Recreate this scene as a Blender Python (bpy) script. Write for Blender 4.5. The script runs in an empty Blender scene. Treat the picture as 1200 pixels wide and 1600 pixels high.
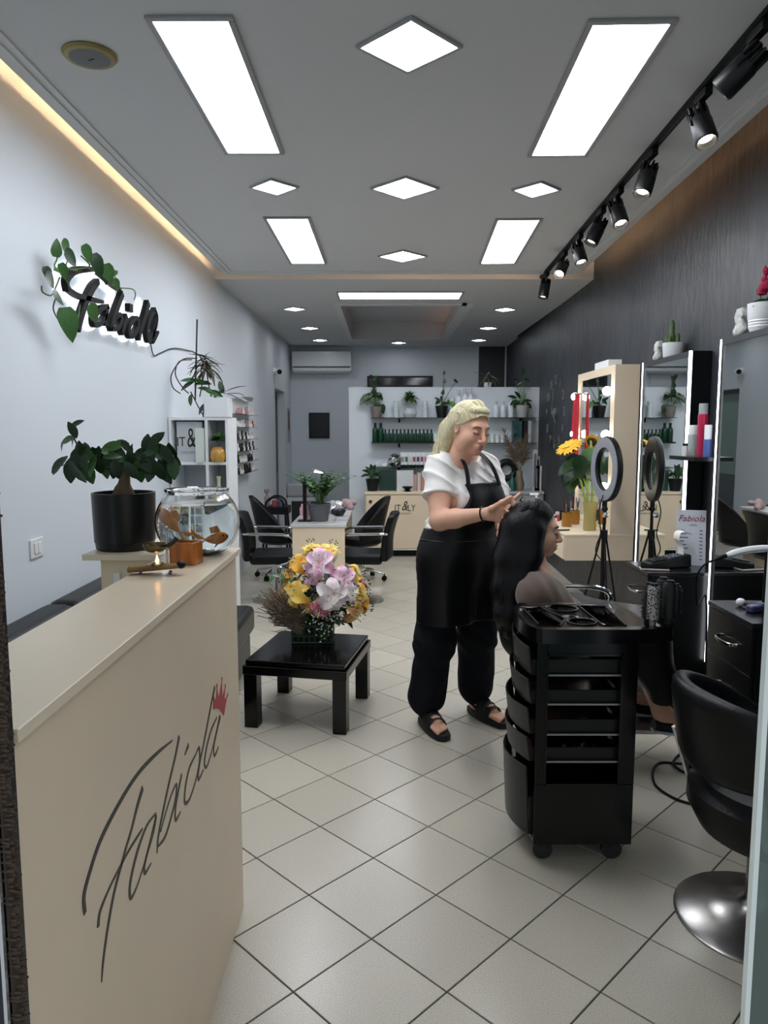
import bpy, bmesh, math, random
import numpy as np
from mathutils import Vector, Matrix, Euler
random.seed(7)
COL = bpy.context.scene.collection
SC = bpy.context.scene
PI = math.pi

# ------------------------------------------------------------------ camera, world, exposure
F_PX, PITCH, CAM_H = 1141.0, 0.1111, 1.54
cam = bpy.data.cameras.new('camera'); cam.sensor_width = 36; cam.lens = F_PX / 1600 * 36; cam.clip_start = .02
camo = bpy.data.objects.new('camera', cam); COL.objects.link(camo)
camo.location = (0, 0, CAM_H); camo.rotation_euler = (PI / 2 - PITCH, 0, 0)
SC.camera = camo
w = bpy.data.worlds.new('world'); SC.world = w; w.use_nodes = True
w.node_tree.nodes['Background'].inputs[0].default_value = (.86, .93, 1, 1)
w.node_tree.nodes['Background'].inputs[1].default_value = .6
vs = SC.view_settings; vs.view_transform = 'Standard'; vs.look = 'None'; vs.gamma = 1; vs.use_curve_mapping = False
vs.exposure = 0.14
LED = 17.0            # radiance of the ceiling LED panels

# ------------------------------------------------------------------ pixel -> direction helpers (image 1200x1600)
def ray(px, py):
    u = (px - 600) / F_PX; v = (800 - py) / F_PX
    cp, sp = math.cos(PITCH), math.sin(PITCH)
    return Vector((u, cp + v * sp, -sp + v * cp))
def atz(px, py, z): d = ray(px, py); t = (z - CAM_H) / d.z; return Vector((t * d.x, t * d.y, z))
def aty(px, py, y): d = ray(px, py); t = y / d.y; return Vector((t * d.x, y, CAM_H + t * d.z))
def atx(px, py, x): d = ray(px, py); t = x / d.x; return Vector((x, t * d.y, CAM_H + t * d.z))

# ------------------------------------------------------------------ materials
def lin(c):
    if isinstance(c, str):
        c = c.lstrip('#'); c = [int(c[i:i + 2], 16) / 255 for i in (0, 2, 4)]
    return tuple((x / 12.92 if x <= .04045 else ((x + .055) / 1.055) ** 2.4) for x in c)
MATS = {}
def mat(name, color, rough=.5, metal=0, spec=.5, var=0, vscale=8, bump=0, bscale=60, emit=0, trans=0, ior=1.45, alpha=1, coat=0, sheen=0, sub=0, stretch=None, color2=None):
    if name in MATS: return MATS[name]
    m = bpy.data.materials.new(name); m.use_nodes = True; MATS[name] = m
    nt = m.node_tree; b = nt.nodes['Principled BSDF']; L = nt.links
    c = lin(color)
    b.inputs['Base Color'].default_value = (*c, 1); b.inputs['Roughness'].default_value = rough; b.inputs['Metallic'].default_value = metal
    b.inputs['Specular IOR Level'].default_value = spec; b.inputs['IOR'].default_value = ior; b.inputs['Alpha'].default_value = alpha
    b.inputs['Transmission Weight'].default_value = trans; b.inputs['Coat Weight'].default_value = coat; b.inputs['Coat Roughness'].default_value = .08
    if sheen: b.inputs['Sheen Weight'].default_value = sheen
    if sub:
        b.inputs['Subsurface Weight'].default_value = sub; b.inputs['Subsurface Radius'].default_value = (.012, .005, .003)
    if emit:
        b.inputs['Emission Color'].default_value = (*c, 1); b.inputs['Emission Strength'].default_value = emit
    if var or bump:
        tc = nt.nodes.new('ShaderNodeTexCoord'); mp = nt.nodes.new('ShaderNodeMapping'); L.new(tc.outputs['Object'], mp.inputs[0])
        if stretch: mp.inputs['Scale'].default_value = stretch
    if var:
        n = nt.nodes.new('ShaderNodeTexNoise'); n.inputs['Scale'].default_value = vscale; n.inputs['Detail'].default_value = 6
        L.new(mp.outputs[0], n.inputs['Vector'])
        r = nt.nodes.new('ShaderNodeValToRGB'); r.color_ramp.elements[0].position = .3; r.color_ramp.elements[1].position = .7
        if color2: a, z = c, lin(color2)
        else: a, z = tuple(x * (1 - var) for x in c), tuple(min(1, x * (1 + var)) for x in c)
        r.color_ramp.elements[0].color = (*a, 1); r.color_ramp.elements[1].color = (*z, 1)
        L.new(n.outputs['Fac'], r.inputs[0]); L.new(r.outputs[0], b.inputs['Base Color'])
    if bump:
        n2 = nt.nodes.new('ShaderNodeTexNoise'); n2.inputs['Scale'].default_value = bscale; n2.inputs['Detail'].default_value = 4
        L.new(mp.outputs[0], n2.inputs['Vector'])
        bp = nt.nodes.new('ShaderNodeBump'); bp.inputs['Strength'].default_value = bump; bp.inputs['Distance'].default_value = .01
        L.new(n2.outputs['Fac'], bp.inputs['Height']); L.new(bp.outputs[0], b.inputs['Normal'])
    return m
def thin_glass(name, color, gloss=.08, tint=.9, milk=0):
    if name in MATS: return MATS[name]
    m = bpy.data.materials.new(name); m.use_nodes = True; MATS[name] = m
    nt = m.node_tree; L = nt.links; nt.nodes.remove(nt.nodes['Principled BSDF']); out = nt.nodes['Material Output']
    t = nt.nodes.new('ShaderNodeBsdfTransparent'); t.inputs[0].default_value = (*[x * tint for x in lin(color)], 1)
    g = nt.nodes.new('ShaderNodeBsdfGlossy'); g.inputs['Roughness'].default_value = .03
    fr = nt.nodes.new('ShaderNodeFresnel'); fr.inputs[0].default_value = 1.5
    mx = nt.nodes.new('ShaderNodeMixShader'); L.new(fr.outputs[0], mx.inputs[0]); L.new(t.outputs[0], mx.inputs[1]); L.new(g.outputs[0], mx.inputs[2])
    if milk:
        df = nt.nodes.new('ShaderNodeBsdfTranslucent'); df.inputs[0].default_value = (*lin('#a6b2ac'), 1); d2 = nt.nodes.new('ShaderNodeBsdfDiffuse'); d2.inputs[0].default_value = (*lin('#a6b2ac'), 1)
        m2 = nt.nodes.new('ShaderNodeMixShader'); L.new(df.outputs[0], m2.inputs[1]); L.new(d2.outputs[0], m2.inputs[2])
        m3 = nt.nodes.new('ShaderNodeMixShader'); m3.inputs[0].default_value = milk; L.new(mx.outputs[0], m3.inputs[1]); L.new(m2.outputs[0], m3.inputs[2]); L.new(m3.outputs[0], out.inputs[0]); return m
    L.new(mx.outputs[0], out.inputs[0]); return m
def emat(name, color, s):
    return mat(name, color, emit=s, rough=.4)

# ------------------------------------------------------------------ mesh builder
def perp(d):
    d = Vector(d).normalized(); a = Vector((0, 0, 1)) if abs(d.z) < .9 else Vector((1, 0, 0))
    x = d.cross(a).normalized(); return x, d.cross(x).normalized()
class MB:
    def __init__(s, T=None): s.v = []; s.f = []; s.T = T
    def add(s, vs_, fs):
        o = len(s.v)
        for p in vs_:
            p = Vector(p); s.v.append(tuple(s.T @ p) if s.T else tuple(p))
        s.f += [tuple(i + o for i in q) for q in fs]; return s
    def box(s, a, b):
        x0, y0, z0 = a; x1, y1, z1 = b
        return s.add([(x0, y0, z0), (x1, y0, z0), (x1, y1, z0), (x0, y1, z0), (x0, y0, z1), (x1, y0, z1), (x1, y1, z1), (x0, y1, z1)],
                     [(0, 3, 2, 1), (4, 5, 6, 7), (0, 1, 5, 4), (1, 2, 6, 5), (2, 3, 7, 6), (3, 0, 4, 7)])
    def cbox(s, c, size, R=None):
        c = Vector(c); hx, hy, hz = [q / 2 for q in size]; R = R or Matrix.Identity(3)
        if isinstance(R, Euler): R = R.to_matrix()
        P = [c + R @ Vector((x * hx, y * hy, z * hz)) for z in (-1, 1) for x, y in ((-1, -1), (1, -1), (1, 1), (-1, 1))]
        return s.add(P, [(0, 3, 2, 1), (4, 5, 6, 7), (0, 1, 5, 4), (1, 2, 6, 5), (2, 3, 7, 6), (3, 0, 4, 7)])
    def tube(s, pts, r, n=10, closed=False, caps=True, flat=1.0, up=None):
        pts = [Vector(p) for p in pts]; m = len(pts)
        rs = r if isinstance(r, (list, tuple)) else [r] * m
        V = []; prev = None
        for i in range(m):
            if closed: d = pts[(i + 1) % m] - pts[i - 1]
            else: d = pts[min(i + 1, m - 1)] - pts[max(i - 1, 0)]
            d = d.normalized() if d.length > 1e-9 else Vector((0, 0, 1))
            if prev is None:
                if up is not None:
                    x = Vector(up) - d * d.dot(Vector(up)); x.normalize(); y = d.cross(x)
                else: x, y = perp(d)
            else:
                x = prev - d * d.dot(prev)
                x = x.normalized() if x.length > 1e-6 else perp(d)[0]; y = d.cross(x)
            prev = x
            for k in range(n):
                a = 2 * PI * k / n; V.append(pts[i] + (x * math.cos(a) + y * math.sin(a) * flat) * rs[i])
        Fs = []
        for i in range(m if closed else m - 1):
            for k in range(n):
                a = i * n + k; b = i * n + (k + 1) % n; c = ((i + 1) % m) * n + (k + 1) % n; d = ((i + 1) % m) * n + k
                Fs.append((a, b, c, d))
        if caps and not closed: Fs += [tuple(reversed(range(n))), tuple(range((m - 1) * n, m * n))]
        return s.add(V, Fs)
    def cyl(s, p0, p1, r0, r1=None, n=20): return s.tube([p0, p1], [r0, r0 if r1 is None else r1], n)
    def lathe(s, prof, c=(0, 0, 0), n=28, R=None, sx=1, sy=1):
        c = Vector(c); V = []; Fs = []; m = len(prof)
        for r, z in prof:
            for k in range(n):
                a = 2 * PI * k / n; p = Vector((r * math.cos(a) * sx, r * math.sin(a) * sy, z)); V.append(c + (R @ p if R else p))
        for i in range(m - 1):
            for k in range(n): Fs.append((i * n + k, i * n + (k + 1) % n, (i + 1) * n + (k + 1) % n, (i + 1) * n + k))
        if prof[0][0] > 1e-6: Fs.append(tuple(reversed(range(n))))
        if prof[-1][0] > 1e-6: Fs.append(tuple(range((m - 1) * n, m * n)))
        return s.add(V, Fs)
    def ball(s, c, r, n=16, m=10, R=None):
        if not isinstance(r, (tuple, list)): r = (r, r, r)
        c = Vector(c); V = []; Fs = []
        for i in range(m + 1):
            t = PI * i / m
            for k in range(n):
                a = 2 * PI * k / n; p = Vector((r[0] * math.sin(t) * math.cos(a), r[1] * math.sin(t) * math.sin(a), -r[2] * math.cos(t)))
                V.append(c + (R @ p if R else p))
        for i in range(m):
            for k in range(n):
                q = (i * n + k, i * n + (k + 1) % n, (i + 1) * n + (k + 1) % n, (i + 1) * n + k); Fs.append(q)
        return s.add(V, Fs)
    def prism(s, poly, fn, d0, d1):
        n = len(poly); V = [fn(a, b, d0) for a, b in poly] + [fn(a, b, d1) for a, b in poly]
        Fs = [tuple(reversed(range(n))), tuple(range(n, 2 * n))] + [(i, (i + 1) % n, n + (i + 1) % n, n + i) for i in range(n)]
        return s.add(V, Fs)
    def grid(s, fn, nu, nv, closeu=False):
        V = [fn(i / nu, j / nv) for i in range(nu + (0 if closeu else 1)) for j in range(nv + 1)]
        W = nv + 1; Nu = nu if closeu else nu + 1
        Fs = [(i * W + j, ((i + 1) % Nu) * W + j, ((i + 1) % Nu) * W + j + 1, i * W + j + 1) for i in range(nu) for j in range(nv)]
        return s.add(V, Fs)
    def sheet(s, fn, nu, nv, th):
        """closed thin shell from fn(u,v)->(point, normal)"""
        A = [fn(i / nu, j / nv) for i in range(nu + 1) for j in range(nv + 1)]; N = len(A); W = nv + 1
        V = [Vector(p) + Vector(n) * th / 2 for p, n in A] + [Vector(p) - Vector(n) * th / 2 for p, n in A]
        Fs = []
        for i in range(nu):
            for j in range(nv):
                q = (i * W + j, (i + 1) * W + j, (i + 1) * W + j + 1, i * W + j + 1); Fs.append(q); Fs.append(tuple(reversed([k + N for k in q])))
        rim = [(i, 0) for i in range(nu)] + [(nu, j) for j in range(nv)] + [(i, nv) for i in range(nu, 0, -1)] + [(0, j) for j in range(nv, 0, -1)]
        ids = [i * W + j for i, j in rim]
        for k in range(len(ids)):
            a, b = ids[k], ids[(k + 1) % len(ids)]; Fs.append((a, a + N, b + N, b))
        return s.add(V, Fs)
    def leaf(s, base, d, up, L, W, bend=.3, seg=5, fold=.25, shape=None):
        d = Vector(d).normalized(); up = Vector(up); x = d.cross(up)
        x = x.normalized() if x.length > 1e-5 else perp(d)[0]; u = x.cross(d).normalized()
        V = []; Fs = []; base = Vector(base)
        for i in range(seg + 1):
            t = i / seg
            wv = (math.sin(PI * min(1, t * .96 + .02)) ** .75) if shape is None else shape(t)
            c = base + d * (L * t) - u * (bend * L * t * t)
            hw = W / 2 * wv
            V += [c - x * hw + u * hw * fold, c, c + x * hw + u * hw * fold]
        for i in range(seg):
            a = i * 3; Fs += [(a, a + 1, a + 4, a + 3), (a + 1, a + 2, a + 5, a + 4)]
        return s.add(V, Fs)
    def ribbon(s, pts, ws, nrm, th):
        """flat brush stroke with thickness: pts on a surface with normal nrm, ws widths"""
        pts = [Vector(p) for p in pts]; nrm = Vector(nrm).normalized(); V = []; Fs = []; m = len(pts)
        for i in range(m):
            d = (pts[min(i + 1, m - 1)] - pts[max(i - 1, 0)]).normalized(); x = d.cross(nrm).normalized()
            for sx, sz in ((-1, 0), (1, 0), (1, 1), (-1, 1)): V.append(pts[i] + x * (ws[i] / 2 * sx) + nrm * (th * sz))
        for i in range(m - 1):
            for k in range(4): Fs.append((i * 4 + k, i * 4 + (k + 1) % 4, i * 4 + 4 + (k + 1) % 4, i * 4 + 4 + k))
        Fs += [(3, 2, 1, 0), tuple(range((m - 1) * 4, m * 4))]
        return s.add(V, Fs)
    def build(s, name, m, parent=None, bevel=0, ang=38, kind=None, origin=None, flat=False):
        v = np.array(s.v, dtype=float).reshape(-1, 3)
        loc = None
        if parent is None:
            loc = origin if origin is not None else ((v[:, 0].min() + v[:, 0].max()) / 2, (v[:, 1].min() + v[:, 1].max()) / 2, v[:, 2].min())
            v = v - np.array(loc)
        me = bpy.data.meshes.new(name); me.from_pydata(v.tolist(), [], s.f); me.validate()
        bm = bmesh.new(); bm.from_mesh(me); bmesh.ops.recalc_face_normals(bm, faces=bm.faces); bm.to_mesh(me); bm.free()
        if not flat:
            me.polygons.foreach_set('use_smooth', [True] * len(me.polygons)); me.set_sharp_from_angle(angle=math.radians(ang))
        o = bpy.data.objects.new(name, me); COL.objects.link(o); me.materials.append(m)
        if parent is not None: o.parent = parent
        else: o.location = loc
        if bevel:
            md = o.modifiers.new('bevel', 'BEVEL'); md.width = bevel; md.segments = 2; md.limit_method = 'ANGLE'; md.angle_limit = .6
            md.harden_normals = True
        if kind: o['kind'] = kind
        return o
def tag(o, label, cat, group=None):
    o['label'] = label; o['category'] = cat
    if group: o['group'] = group
    return o
def thing(name, loc, label, cat, group=None, rz=0):
    o = bpy.data.objects.new(name, None); COL.objects.link(o); o.empty_display_size = .05
    o.location = loc; o.rotation_euler = (0, 0, rz); return tag(o, label, cat, group)
def copy_tree(o, parent=None, loc=None, rz=None, label=None, scale=None):
    c = o.copy(); COL.objects.link(c); c.parent = parent
    if loc is not None: c.location = loc
    if rz is not None: c.rotation_euler = (0, 0, rz)
    if label: c['label'] = label
    if scale: c.scale = (scale,) * 3 if not isinstance(scale, (tuple, list)) else scale
    for ch in list(o.children): copy_tree(ch, c)
    return c
def struct(o): o['kind'] = 'structure'; return o
def text_mesh(name, body, m, size, loc, rot, parent=None, ext=.001, align='CENTER', shear=0, xs=1):
    cu = bpy.data.curves.new(name, 'FONT'); cu.body = body; cu.size = size; cu.extrude = ext; cu.align_x = align; cu.align_y = 'CENTER'; cu.shear = shear
    cu.resolution_u = 3
    t = bpy.data.objects.new('tmp', cu); COL.objects.link(t)
    bpy.context.view_layer.update()
    me = bpy.data.meshes.new_from_object(t.evaluated_get(bpy.context.evaluated_depsgraph_get())); bpy.data.objects.remove(t)
    me.name = name; me.materials.clear(); me.materials.append(m)
    o = bpy.data.objects.new(name, me); COL.objects.link(o); o.parent = parent
    o.location = loc; o.rotation_euler = rot; o.scale = (xs, 1, 1); return o
def smooth_pts(P, n=6, closed=False):
    """Catmull-Rom through points (any dimension)"""
    P = [np.array(p, float) for p in P]; m = len(P); out = []
    for i in range(m if closed else m - 1):
        if closed: a, b, c, d = P[i - 1], P[i], P[(i + 1) % m], P[(i + 2) % m]
        else: a, b, c, d = P[max(i - 1, 0)], P[i], P[i + 1], P[min(i + 2, m - 1)]
        for k in range(n):
            t = k / n
            out.append(.5 * ((2 * b) + (-a + c) * t + (2 * a - 5 * b + 4 * c - d) * t * t + (-a + 3 * b - 3 * c + d) * t ** 3))
    if not closed: out.append(P[-1])
    return out
def sp3(P, n=6, closed=False): return [Vector(p) for p in smooth_pts(P, n, closed)]

# ------------------------------------------------------------------ signed-distance modelling (for organic shapes)
class SDF:
    def __init__(s, lo, hi, h):
        s.lo = np.array(lo, float); s.h = h; s.n = np.ceil((np.array(hi) - s.lo) / h).astype(int) + 1
        s.D = np.full(s.n, 1.0, np.float32)
    def _region(s, lo, hi, m):
        a = np.maximum(0, np.floor((np.array(lo) - m - s.lo) / s.h).astype(int)); b = np.minimum(s.n, np.ceil((np.array(hi) + m - s.lo) / s.h).astype(int) + 1)
        if np.any(b <= a): return None
        ax = [s.lo[i] + s.h * np.arange(a[i], b[i]) for i in range(3)]
        X, Y, Z = np.meshgrid(*ax, indexing='ij')
        return tuple(slice(a[i], b[i]) for i in range(3)), X, Y, Z
    def _op(s, lo, hi, fn, k, sub=False):
        r = s._region(lo, hi, k + .03)
        if r is None: return s
        sl, X, Y, Z = r; d = fn(X, Y, Z).astype(np.float32); A = s.D[sl]
        if sub:
            d = -d; hh = np.maximum(k - np.abs(A - d), 0) / k if k else 0
            s.D[sl] = np.maximum(A, d) + hh * hh * k / 4
        else:
            hh = np.maximum(k - np.abs(A - d), 0) / k if k else 0
            s.D[sl] = np.minimum(A, d) - hh * hh * k / 4
        return s
    def cone(s, a, b, r1, r2, k=.02, sub=False, sq=None):
        a = np.array(a, float); b = np.array(b, float); d = b - a; L2 = max(d @ d, 1e-12); R = max(r1, r2)
        def fn(X, Y, Z):
            t = np.clip(((X - a[0]) * d[0] + (Y - a[1]) * d[1] + (Z - a[2]) * d[2]) / L2, 0, 1)
            return np.sqrt((X - a[0] - t * d[0]) ** 2 + (Y - a[1] - t * d[1]) ** 2 + (Z - a[2] - t * d[2]) ** 2) - (r1 + (r2 - r1) * t)
        return s._op(np.minimum(a, b) - R, np.maximum(a, b) + R, fn, k, sub)
    def chain(s, pts, rs, k=.02):
        for i in range(len(pts) - 1): s.cone(pts[i], pts[i + 1], rs[i], rs[i + 1], k)
        return s
    def ell(s, c, r, k=.02, R=None, sub=False):
        c = np.array(c, float); r = np.array(r, float); Rm = np.array(R if R is not None else np.eye(3), float); mx = r.max()
        def fn(X, Y, Z):
            q = [X - c[0], Y - c[1], Z - c[2]]
            u = [Rm[0, i] * q[0] + Rm[1, i] * q[1] + Rm[2, i] * q[2] for i in range(3)]
            k0 = np.sqrt(sum((u[i] / r[i]) ** 2 for i in range(3))); k1 = np.sqrt(sum((u[i] / r[i] ** 2) ** 2 for i in range(3))) + 1e-9
            return k0 * (k0 - 1) / k1
        return s._op(c - mx, c + mx, fn, k, sub)
    def half(s, p, nrm):
        """cut away the side the normal points to"""
        p = np.array(p); nrm = np.array(nrm, float); nrm /= np.linalg.norm(nrm)
        ax = [s.lo[i] + s.h * np.arange(s.n[i]) for i in range(3)]
        X, Y, Z = np.meshgrid(*ax, indexing='ij')
        s.D = np.maximum(s.D, ((X - p[0]) * nrm[0] + (Y - p[1]) * nrm[1] + (Z - p[2]) * nrm[2]).astype(np.float32)); return s
    def warp(s, fn):
        ax = [s.lo[i] + s.h * np.arange(s.n[i]) for i in range(3)]
        X, Y, Z = np.meshgrid(*ax, indexing='ij'); s.D = s.D + fn(X, Y, Z).astype(np.float32); return s
    def mesh(s, relax=1):
        D = s.D; n = s.n; I = D < 0
        nc = n - 1
        cnt = np.zeros(nc, np.int16); acc = np.zeros((*nc, 3), np.float32)
        off = [(i, j, k) for i in (0, 1) for j in (0, 1) for k in (0, 1)]
        for a in off:
            for ax in range(3):
                if a[ax]: continue
                b = list(a); b[ax] = 1
                sa = tuple(slice(a[i], a[i] + nc[i]) for i in range(3)); sb = tuple(slice(b[i], b[i] + nc[i]) for i in range(3))
                x = I[sa] != I[sb]; da, db = D[sa], D[sb]
                t = np.where(x, da / np.where(x, da - db, 1), 0)
                cnt += x
                for q in range(3): acc[..., q] += x * (a[q] + (t if q == ax else 0))
        act = cnt > 0; idx = np.full(nc, -1, np.int64); idx[act] = np.arange(act.sum())
        V = np.argwhere(act) + acc[act] / cnt[act][:, None]
        V = s.lo + V * s.h
        Fc = []
        for ax in range(3):
            o1, o2 = (ax + 1) % 3, (ax + 2) % 3
            sa = [slice(1, nc[i]) for i in range(3)]; sa[ax] = slice(0, nc[ax]); sb = list(sa); sb[ax] = slice(1, nc[ax] + 1)
            A, B = I[tuple(sa)], I[tuple(sb)]
            e = np.argwhere(A != B)
            if not len(e): continue
            base = e.copy(); base[:, o1] += 1; base[:, o2] += 1; base[:, ax] += 0
            fl = A[tuple(e.T)]
            def cell(d1, d2):
                q = base.copy(); q[:, o1] -= d1; q[:, o2] -= d2; return idx[tuple(q.T)]
            Q = np.stack([cell(0, 0), cell(1, 0), cell(1, 1), cell(0, 1)], 1)
            Q[~fl] = Q[~fl][:, ::-1]; Fc.append(Q)
        Fc = np.concatenate(Fc); Fc = Fc[(Fc >= 0).all(1)]
        for _ in range(relax):
            S = np.zeros_like(V); N = np.zeros(len(V))
            for i in range(4):
                a, b = Fc[:, i], Fc[:, (i + 1) % 4]
                np.add.at(S, a, V[b]); np.add.at(N, a, 1); np.add.at(S, b, V[a]); np.add.at(N, b, 1)
            V = .5 * V + .5 * S / np.maximum(N, 1)[:, None]
        return V, Fc
    def build(s, name, m, parent=None, relax=2, offset=(0, 0, 0)):
        V, Fc = s.mesh(relax); V = V - np.array(offset)
        me = bpy.data.meshes.new(name); me.from_pydata(V.tolist(), [], Fc.tolist()); me.validate()
        bm = bmesh.new(); bm.from_mesh(me); bmesh.ops.recalc_face_normals(bm, faces=bm.faces); bm.to_mesh(me); bm.free()
        me.polygons.foreach_set('use_smooth', [True] * len(me.polygons)); me.materials.append(m)
        o = bpy.data.objects.new(name, me); COL.objects.link(o); o.parent = parent; return o
# ------------------------------------------------------------------ palette
M_white = mat('painted_white', '#d6dde3', .55, bump=.04, bscale=120)
M_ceil = mat('ceiling_paint', '#c9cacb', .7)
M_trimw = mat('moulding_white', '#cfd0d0', .55)
M_cream = mat('cream_laminate', '#e9d6ba', .38, var=.03, vscale=3)
M_creamtop = mat('cream_top', '#ecdcc2', .28, var=.03, vscale=4)
M_black = mat('black_gloss', '#060607', .14, spec=.45)
M_blackm = mat('black_matte', '#0b0b0c', .5, spec=.3)
M_leather = mat('black_leather', '#0d0e10', .38, spec=.3, bump=.12, bscale=140)
M_chrome = mat('chrome', '#c9ccd0', .12, metal=1)
M_steel = mat('brushed_steel', '#a9a7a4', .28, metal=1, var=.08, vscale=30)
M_plast = mat('white_plastic', '#e9ecee', .35)
M_led = emat('led_diffuser', '#f4f8ff', LED)
M_leds = emat('led_downlight', '#f4f8ff', LED * 1.3)
M_ledstrip = emat('led_strip_white', '#f2f6ff', 5)
M_warm = emat('warm_cove_led', '#ffcf9c', 60)
M_frame = mat('light_frame_grey', '#9a9b9c', .4)
M_mirror = mat('mirror_silver', '#eef2f1', .01, metal=1)

# ------------------------------------------------------------------ setting
XL = -1.53
def XR(y): return 1.76 + .02 * y
Y0, YB, ZT, ZC = .75, 12.15, 3.25, 2.9

# black plaster wall with trowel streaks
def plaster():
    m = bpy.data.materials.new('black_plaster'); m.use_nodes = True; nt = m.node_tree; L = nt.links; b = nt.nodes['Principled BSDF']
    tc = nt.nodes.new('ShaderNodeTexCoord')
    def nz(scale, stretch, detail):
        mp = nt.nodes.new('ShaderNodeMapping'); mp.inputs['Scale'].default_value = stretch; L.new(tc.outputs['Object'], mp.inputs[0])
        n = nt.nodes.new('ShaderNodeTexNoise'); n.inputs['Scale'].default_value = scale; n.inputs['Detail'].default_value = detail; n.inputs['Distortion'].default_value = .6
        L.new(mp.outputs[0], n.inputs['Vector']); return n
    n1 = nz(2.2, (1, 2.2, .8), 8); n2 = nz(9, (1, 2.5, .7), 6)
    r = nt.nodes.new('ShaderNodeValToRGB'); r.color_ramp.elements[0].position = .35; r.color_ramp.elements[1].position = .75
    r.color_ramp.elements[0].color = (*lin('#25272b'), 1); r.color_ramp.elements[1].color = (*lin('#3a3d43'), 1)
    L.new(n1.outputs['Fac'], r.inputs[0]); L.new(r.outputs[0], b.inputs['Base Color'])
    r2 = nt.nodes.new('ShaderNodeMapRange'); r2.inputs['To Min'].default_value = .3; r2.inputs['To Max'].default_value = .55; L.new(n2.outputs['Fac'], r2.inputs['Value'])
    L.new(r2.outputs[0], b.inputs['Roughness'])
    bp = nt.nodes.new('ShaderNodeBump'); bp.inputs['Strength'].default_value = .25; bp.inputs['Distance'].default_value = .02
    L.new(n2.outputs['Fac'], bp.inputs['Height']); L.new(bp.outputs[0], b.inputs['Normal'])
    return m
M_plaster = plaster()

def tile_mat():
    m = bpy.data.materials.new('floor_tile'); m.use_nodes = True; nt = m.node_tree; L = nt.links; b = nt.nodes['Principled BSDF']
    tc = nt.nodes.new('ShaderNodeTexCoord'); oi = nt.nodes.new('ShaderNodeObjectInfo')
    n = nt.nodes.new('ShaderNodeTexNoise'); n.inputs['Scale'].default_value = 260; n.inputs['Detail'].default_value = 3; L.new(tc.outputs['Object'], n.inputs['Vector'])
    va = nt.nodes.new('ShaderNodeVectorMath'); va.operation = 'ADD'; L.new(tc.outputs['Object'], va.inputs[0]); L.new(oi.outputs['Location'], va.inputs[1])
    n2 = nt.nodes.new('ShaderNodeTexNoise'); n2.inputs['Scale'].default_value = 3; n2.inputs['Detail'].default_value = 4; L.new(va.outputs[0], n2.inputs['Vector'])
    r = nt.nodes.new('ShaderNodeValToRGB'); r.color_ramp.elements[0].position = .3; r.color_ramp.elements[1].position = .7
    r.color_ramp.elements[0].color = (*lin('#b1aa9b'), 1); r.color_ramp.elements[1].color = (*lin('#d0cabb'), 1); L.new(n.outputs['Fac'], r.inputs[0])
    hs = nt.nodes.new('ShaderNodeHueSaturation'); L.new(r.outputs[0], hs.inputs['Color'])
    mr = nt.nodes.new('ShaderNodeMapRange'); mr.inputs['To Min'].default_value = .93; mr.inputs['To Max'].default_value = 1.06; L.new(oi.outputs['Random'], mr.inputs['Value'])
    L.new(mr.outputs[0], hs.inputs['Value']); L.new(hs.outputs[0], b.inputs['Base Color'])
    m2 = nt.nodes.new('ShaderNodeMapRange'); m2.inputs['To Min'].default_value = .255; m2.inputs['To Max'].default_value = .275; L.new(n2.outputs['Fac'], m2.inputs['Value'])
    L.new(m2.outputs[0], b.inputs['Roughness']); return m
M_tile = tile_mat(); M_grout = mat('dark_grout', '#4a4744', .9)

fl = struct(MB().add([(XL - .1, .3, -.004), (2.1, .3, -.004), (2.1, YB + .1, -.004), (XL - .1, YB + .1, -.004), (XL - .1, .3, -.1), (2.1, .3, -.1), (2.1, YB + .1, -.1), (XL - .1, YB + .1, -.1)],
    [(0, 1, 2, 3), (7, 6, 5, 4), (0, 4, 5, 1), (1, 5, 6, 2), (2, 6, 7, 3), (3, 7, 4, 0)]).build('floor', M_grout, origin=(0, 0, 0)))
HD, TX, TY = .2119, -.0382, 2.0686
def clip_poly(P):
    for f in (lambda p: p[0] - XL, lambda p: XR(p[1]) - p[0], lambda p: YB - p[1], lambda p: p[1] - .32):
        Q = []
        for i in range(len(P)):
            a, b = P[i - 1], P[i]; fa, fb = f(a), f(b)
            if (fa < 0) != (fb < 0):
                t = fa / (fa - fb); Q.append((a[0] + (b[0] - a[0]) * t, a[1] + (b[1] - a[1]) * t))
            if fb >= 0: Q.append(b)
        P = Q
        if len(P) < 3: return []
    return P
hd_ = HD - .0034
base_poly = [(0, -hd_), (hd_, 0), (0, hd_), (-hd_, 0)]
def tile_mb(P):
    cx = sum(p[0] for p in P) / len(P); cy = sum(p[1] for p in P) / len(P); n = len(P)
    top = [(cx + (x - cx) * .993, cy + (y - cy) * .993, 0) for x, y in P]
    V = top + [(x, y, -.0012) for x, y in P] + [(x, y, -.004) for x, y in P]
    return MB().add(V, [tuple(range(n))] + [(i, i + n, (i + 1) % n + n, (i + 1) % n) for i in range(n)] + [(i + n, i + 2 * n, (i + 1) % n + 2 * n, (i + 1) % n + n) for i in range(n)])
spots_ = []
for b in range(-9, 50):
    for a in range(-9, 12):
        if (a + b) % 2 == 0: continue
        cx, cy = TX + a * HD, TY + b * HD
        P = clip_poly([(cx + x, cy + y) for x, y in base_poly])
        if P: spots_.append((cx, cy, P))
near = sorted([s for s in spots_ if s[1] > 1.3 and abs(s[0]) < s[1] * .56 + .2], key=lambda s: s[1])[:300]
keys = {(s[0], s[1]) for s in near}
tile0 = None; rest = MB()
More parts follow.
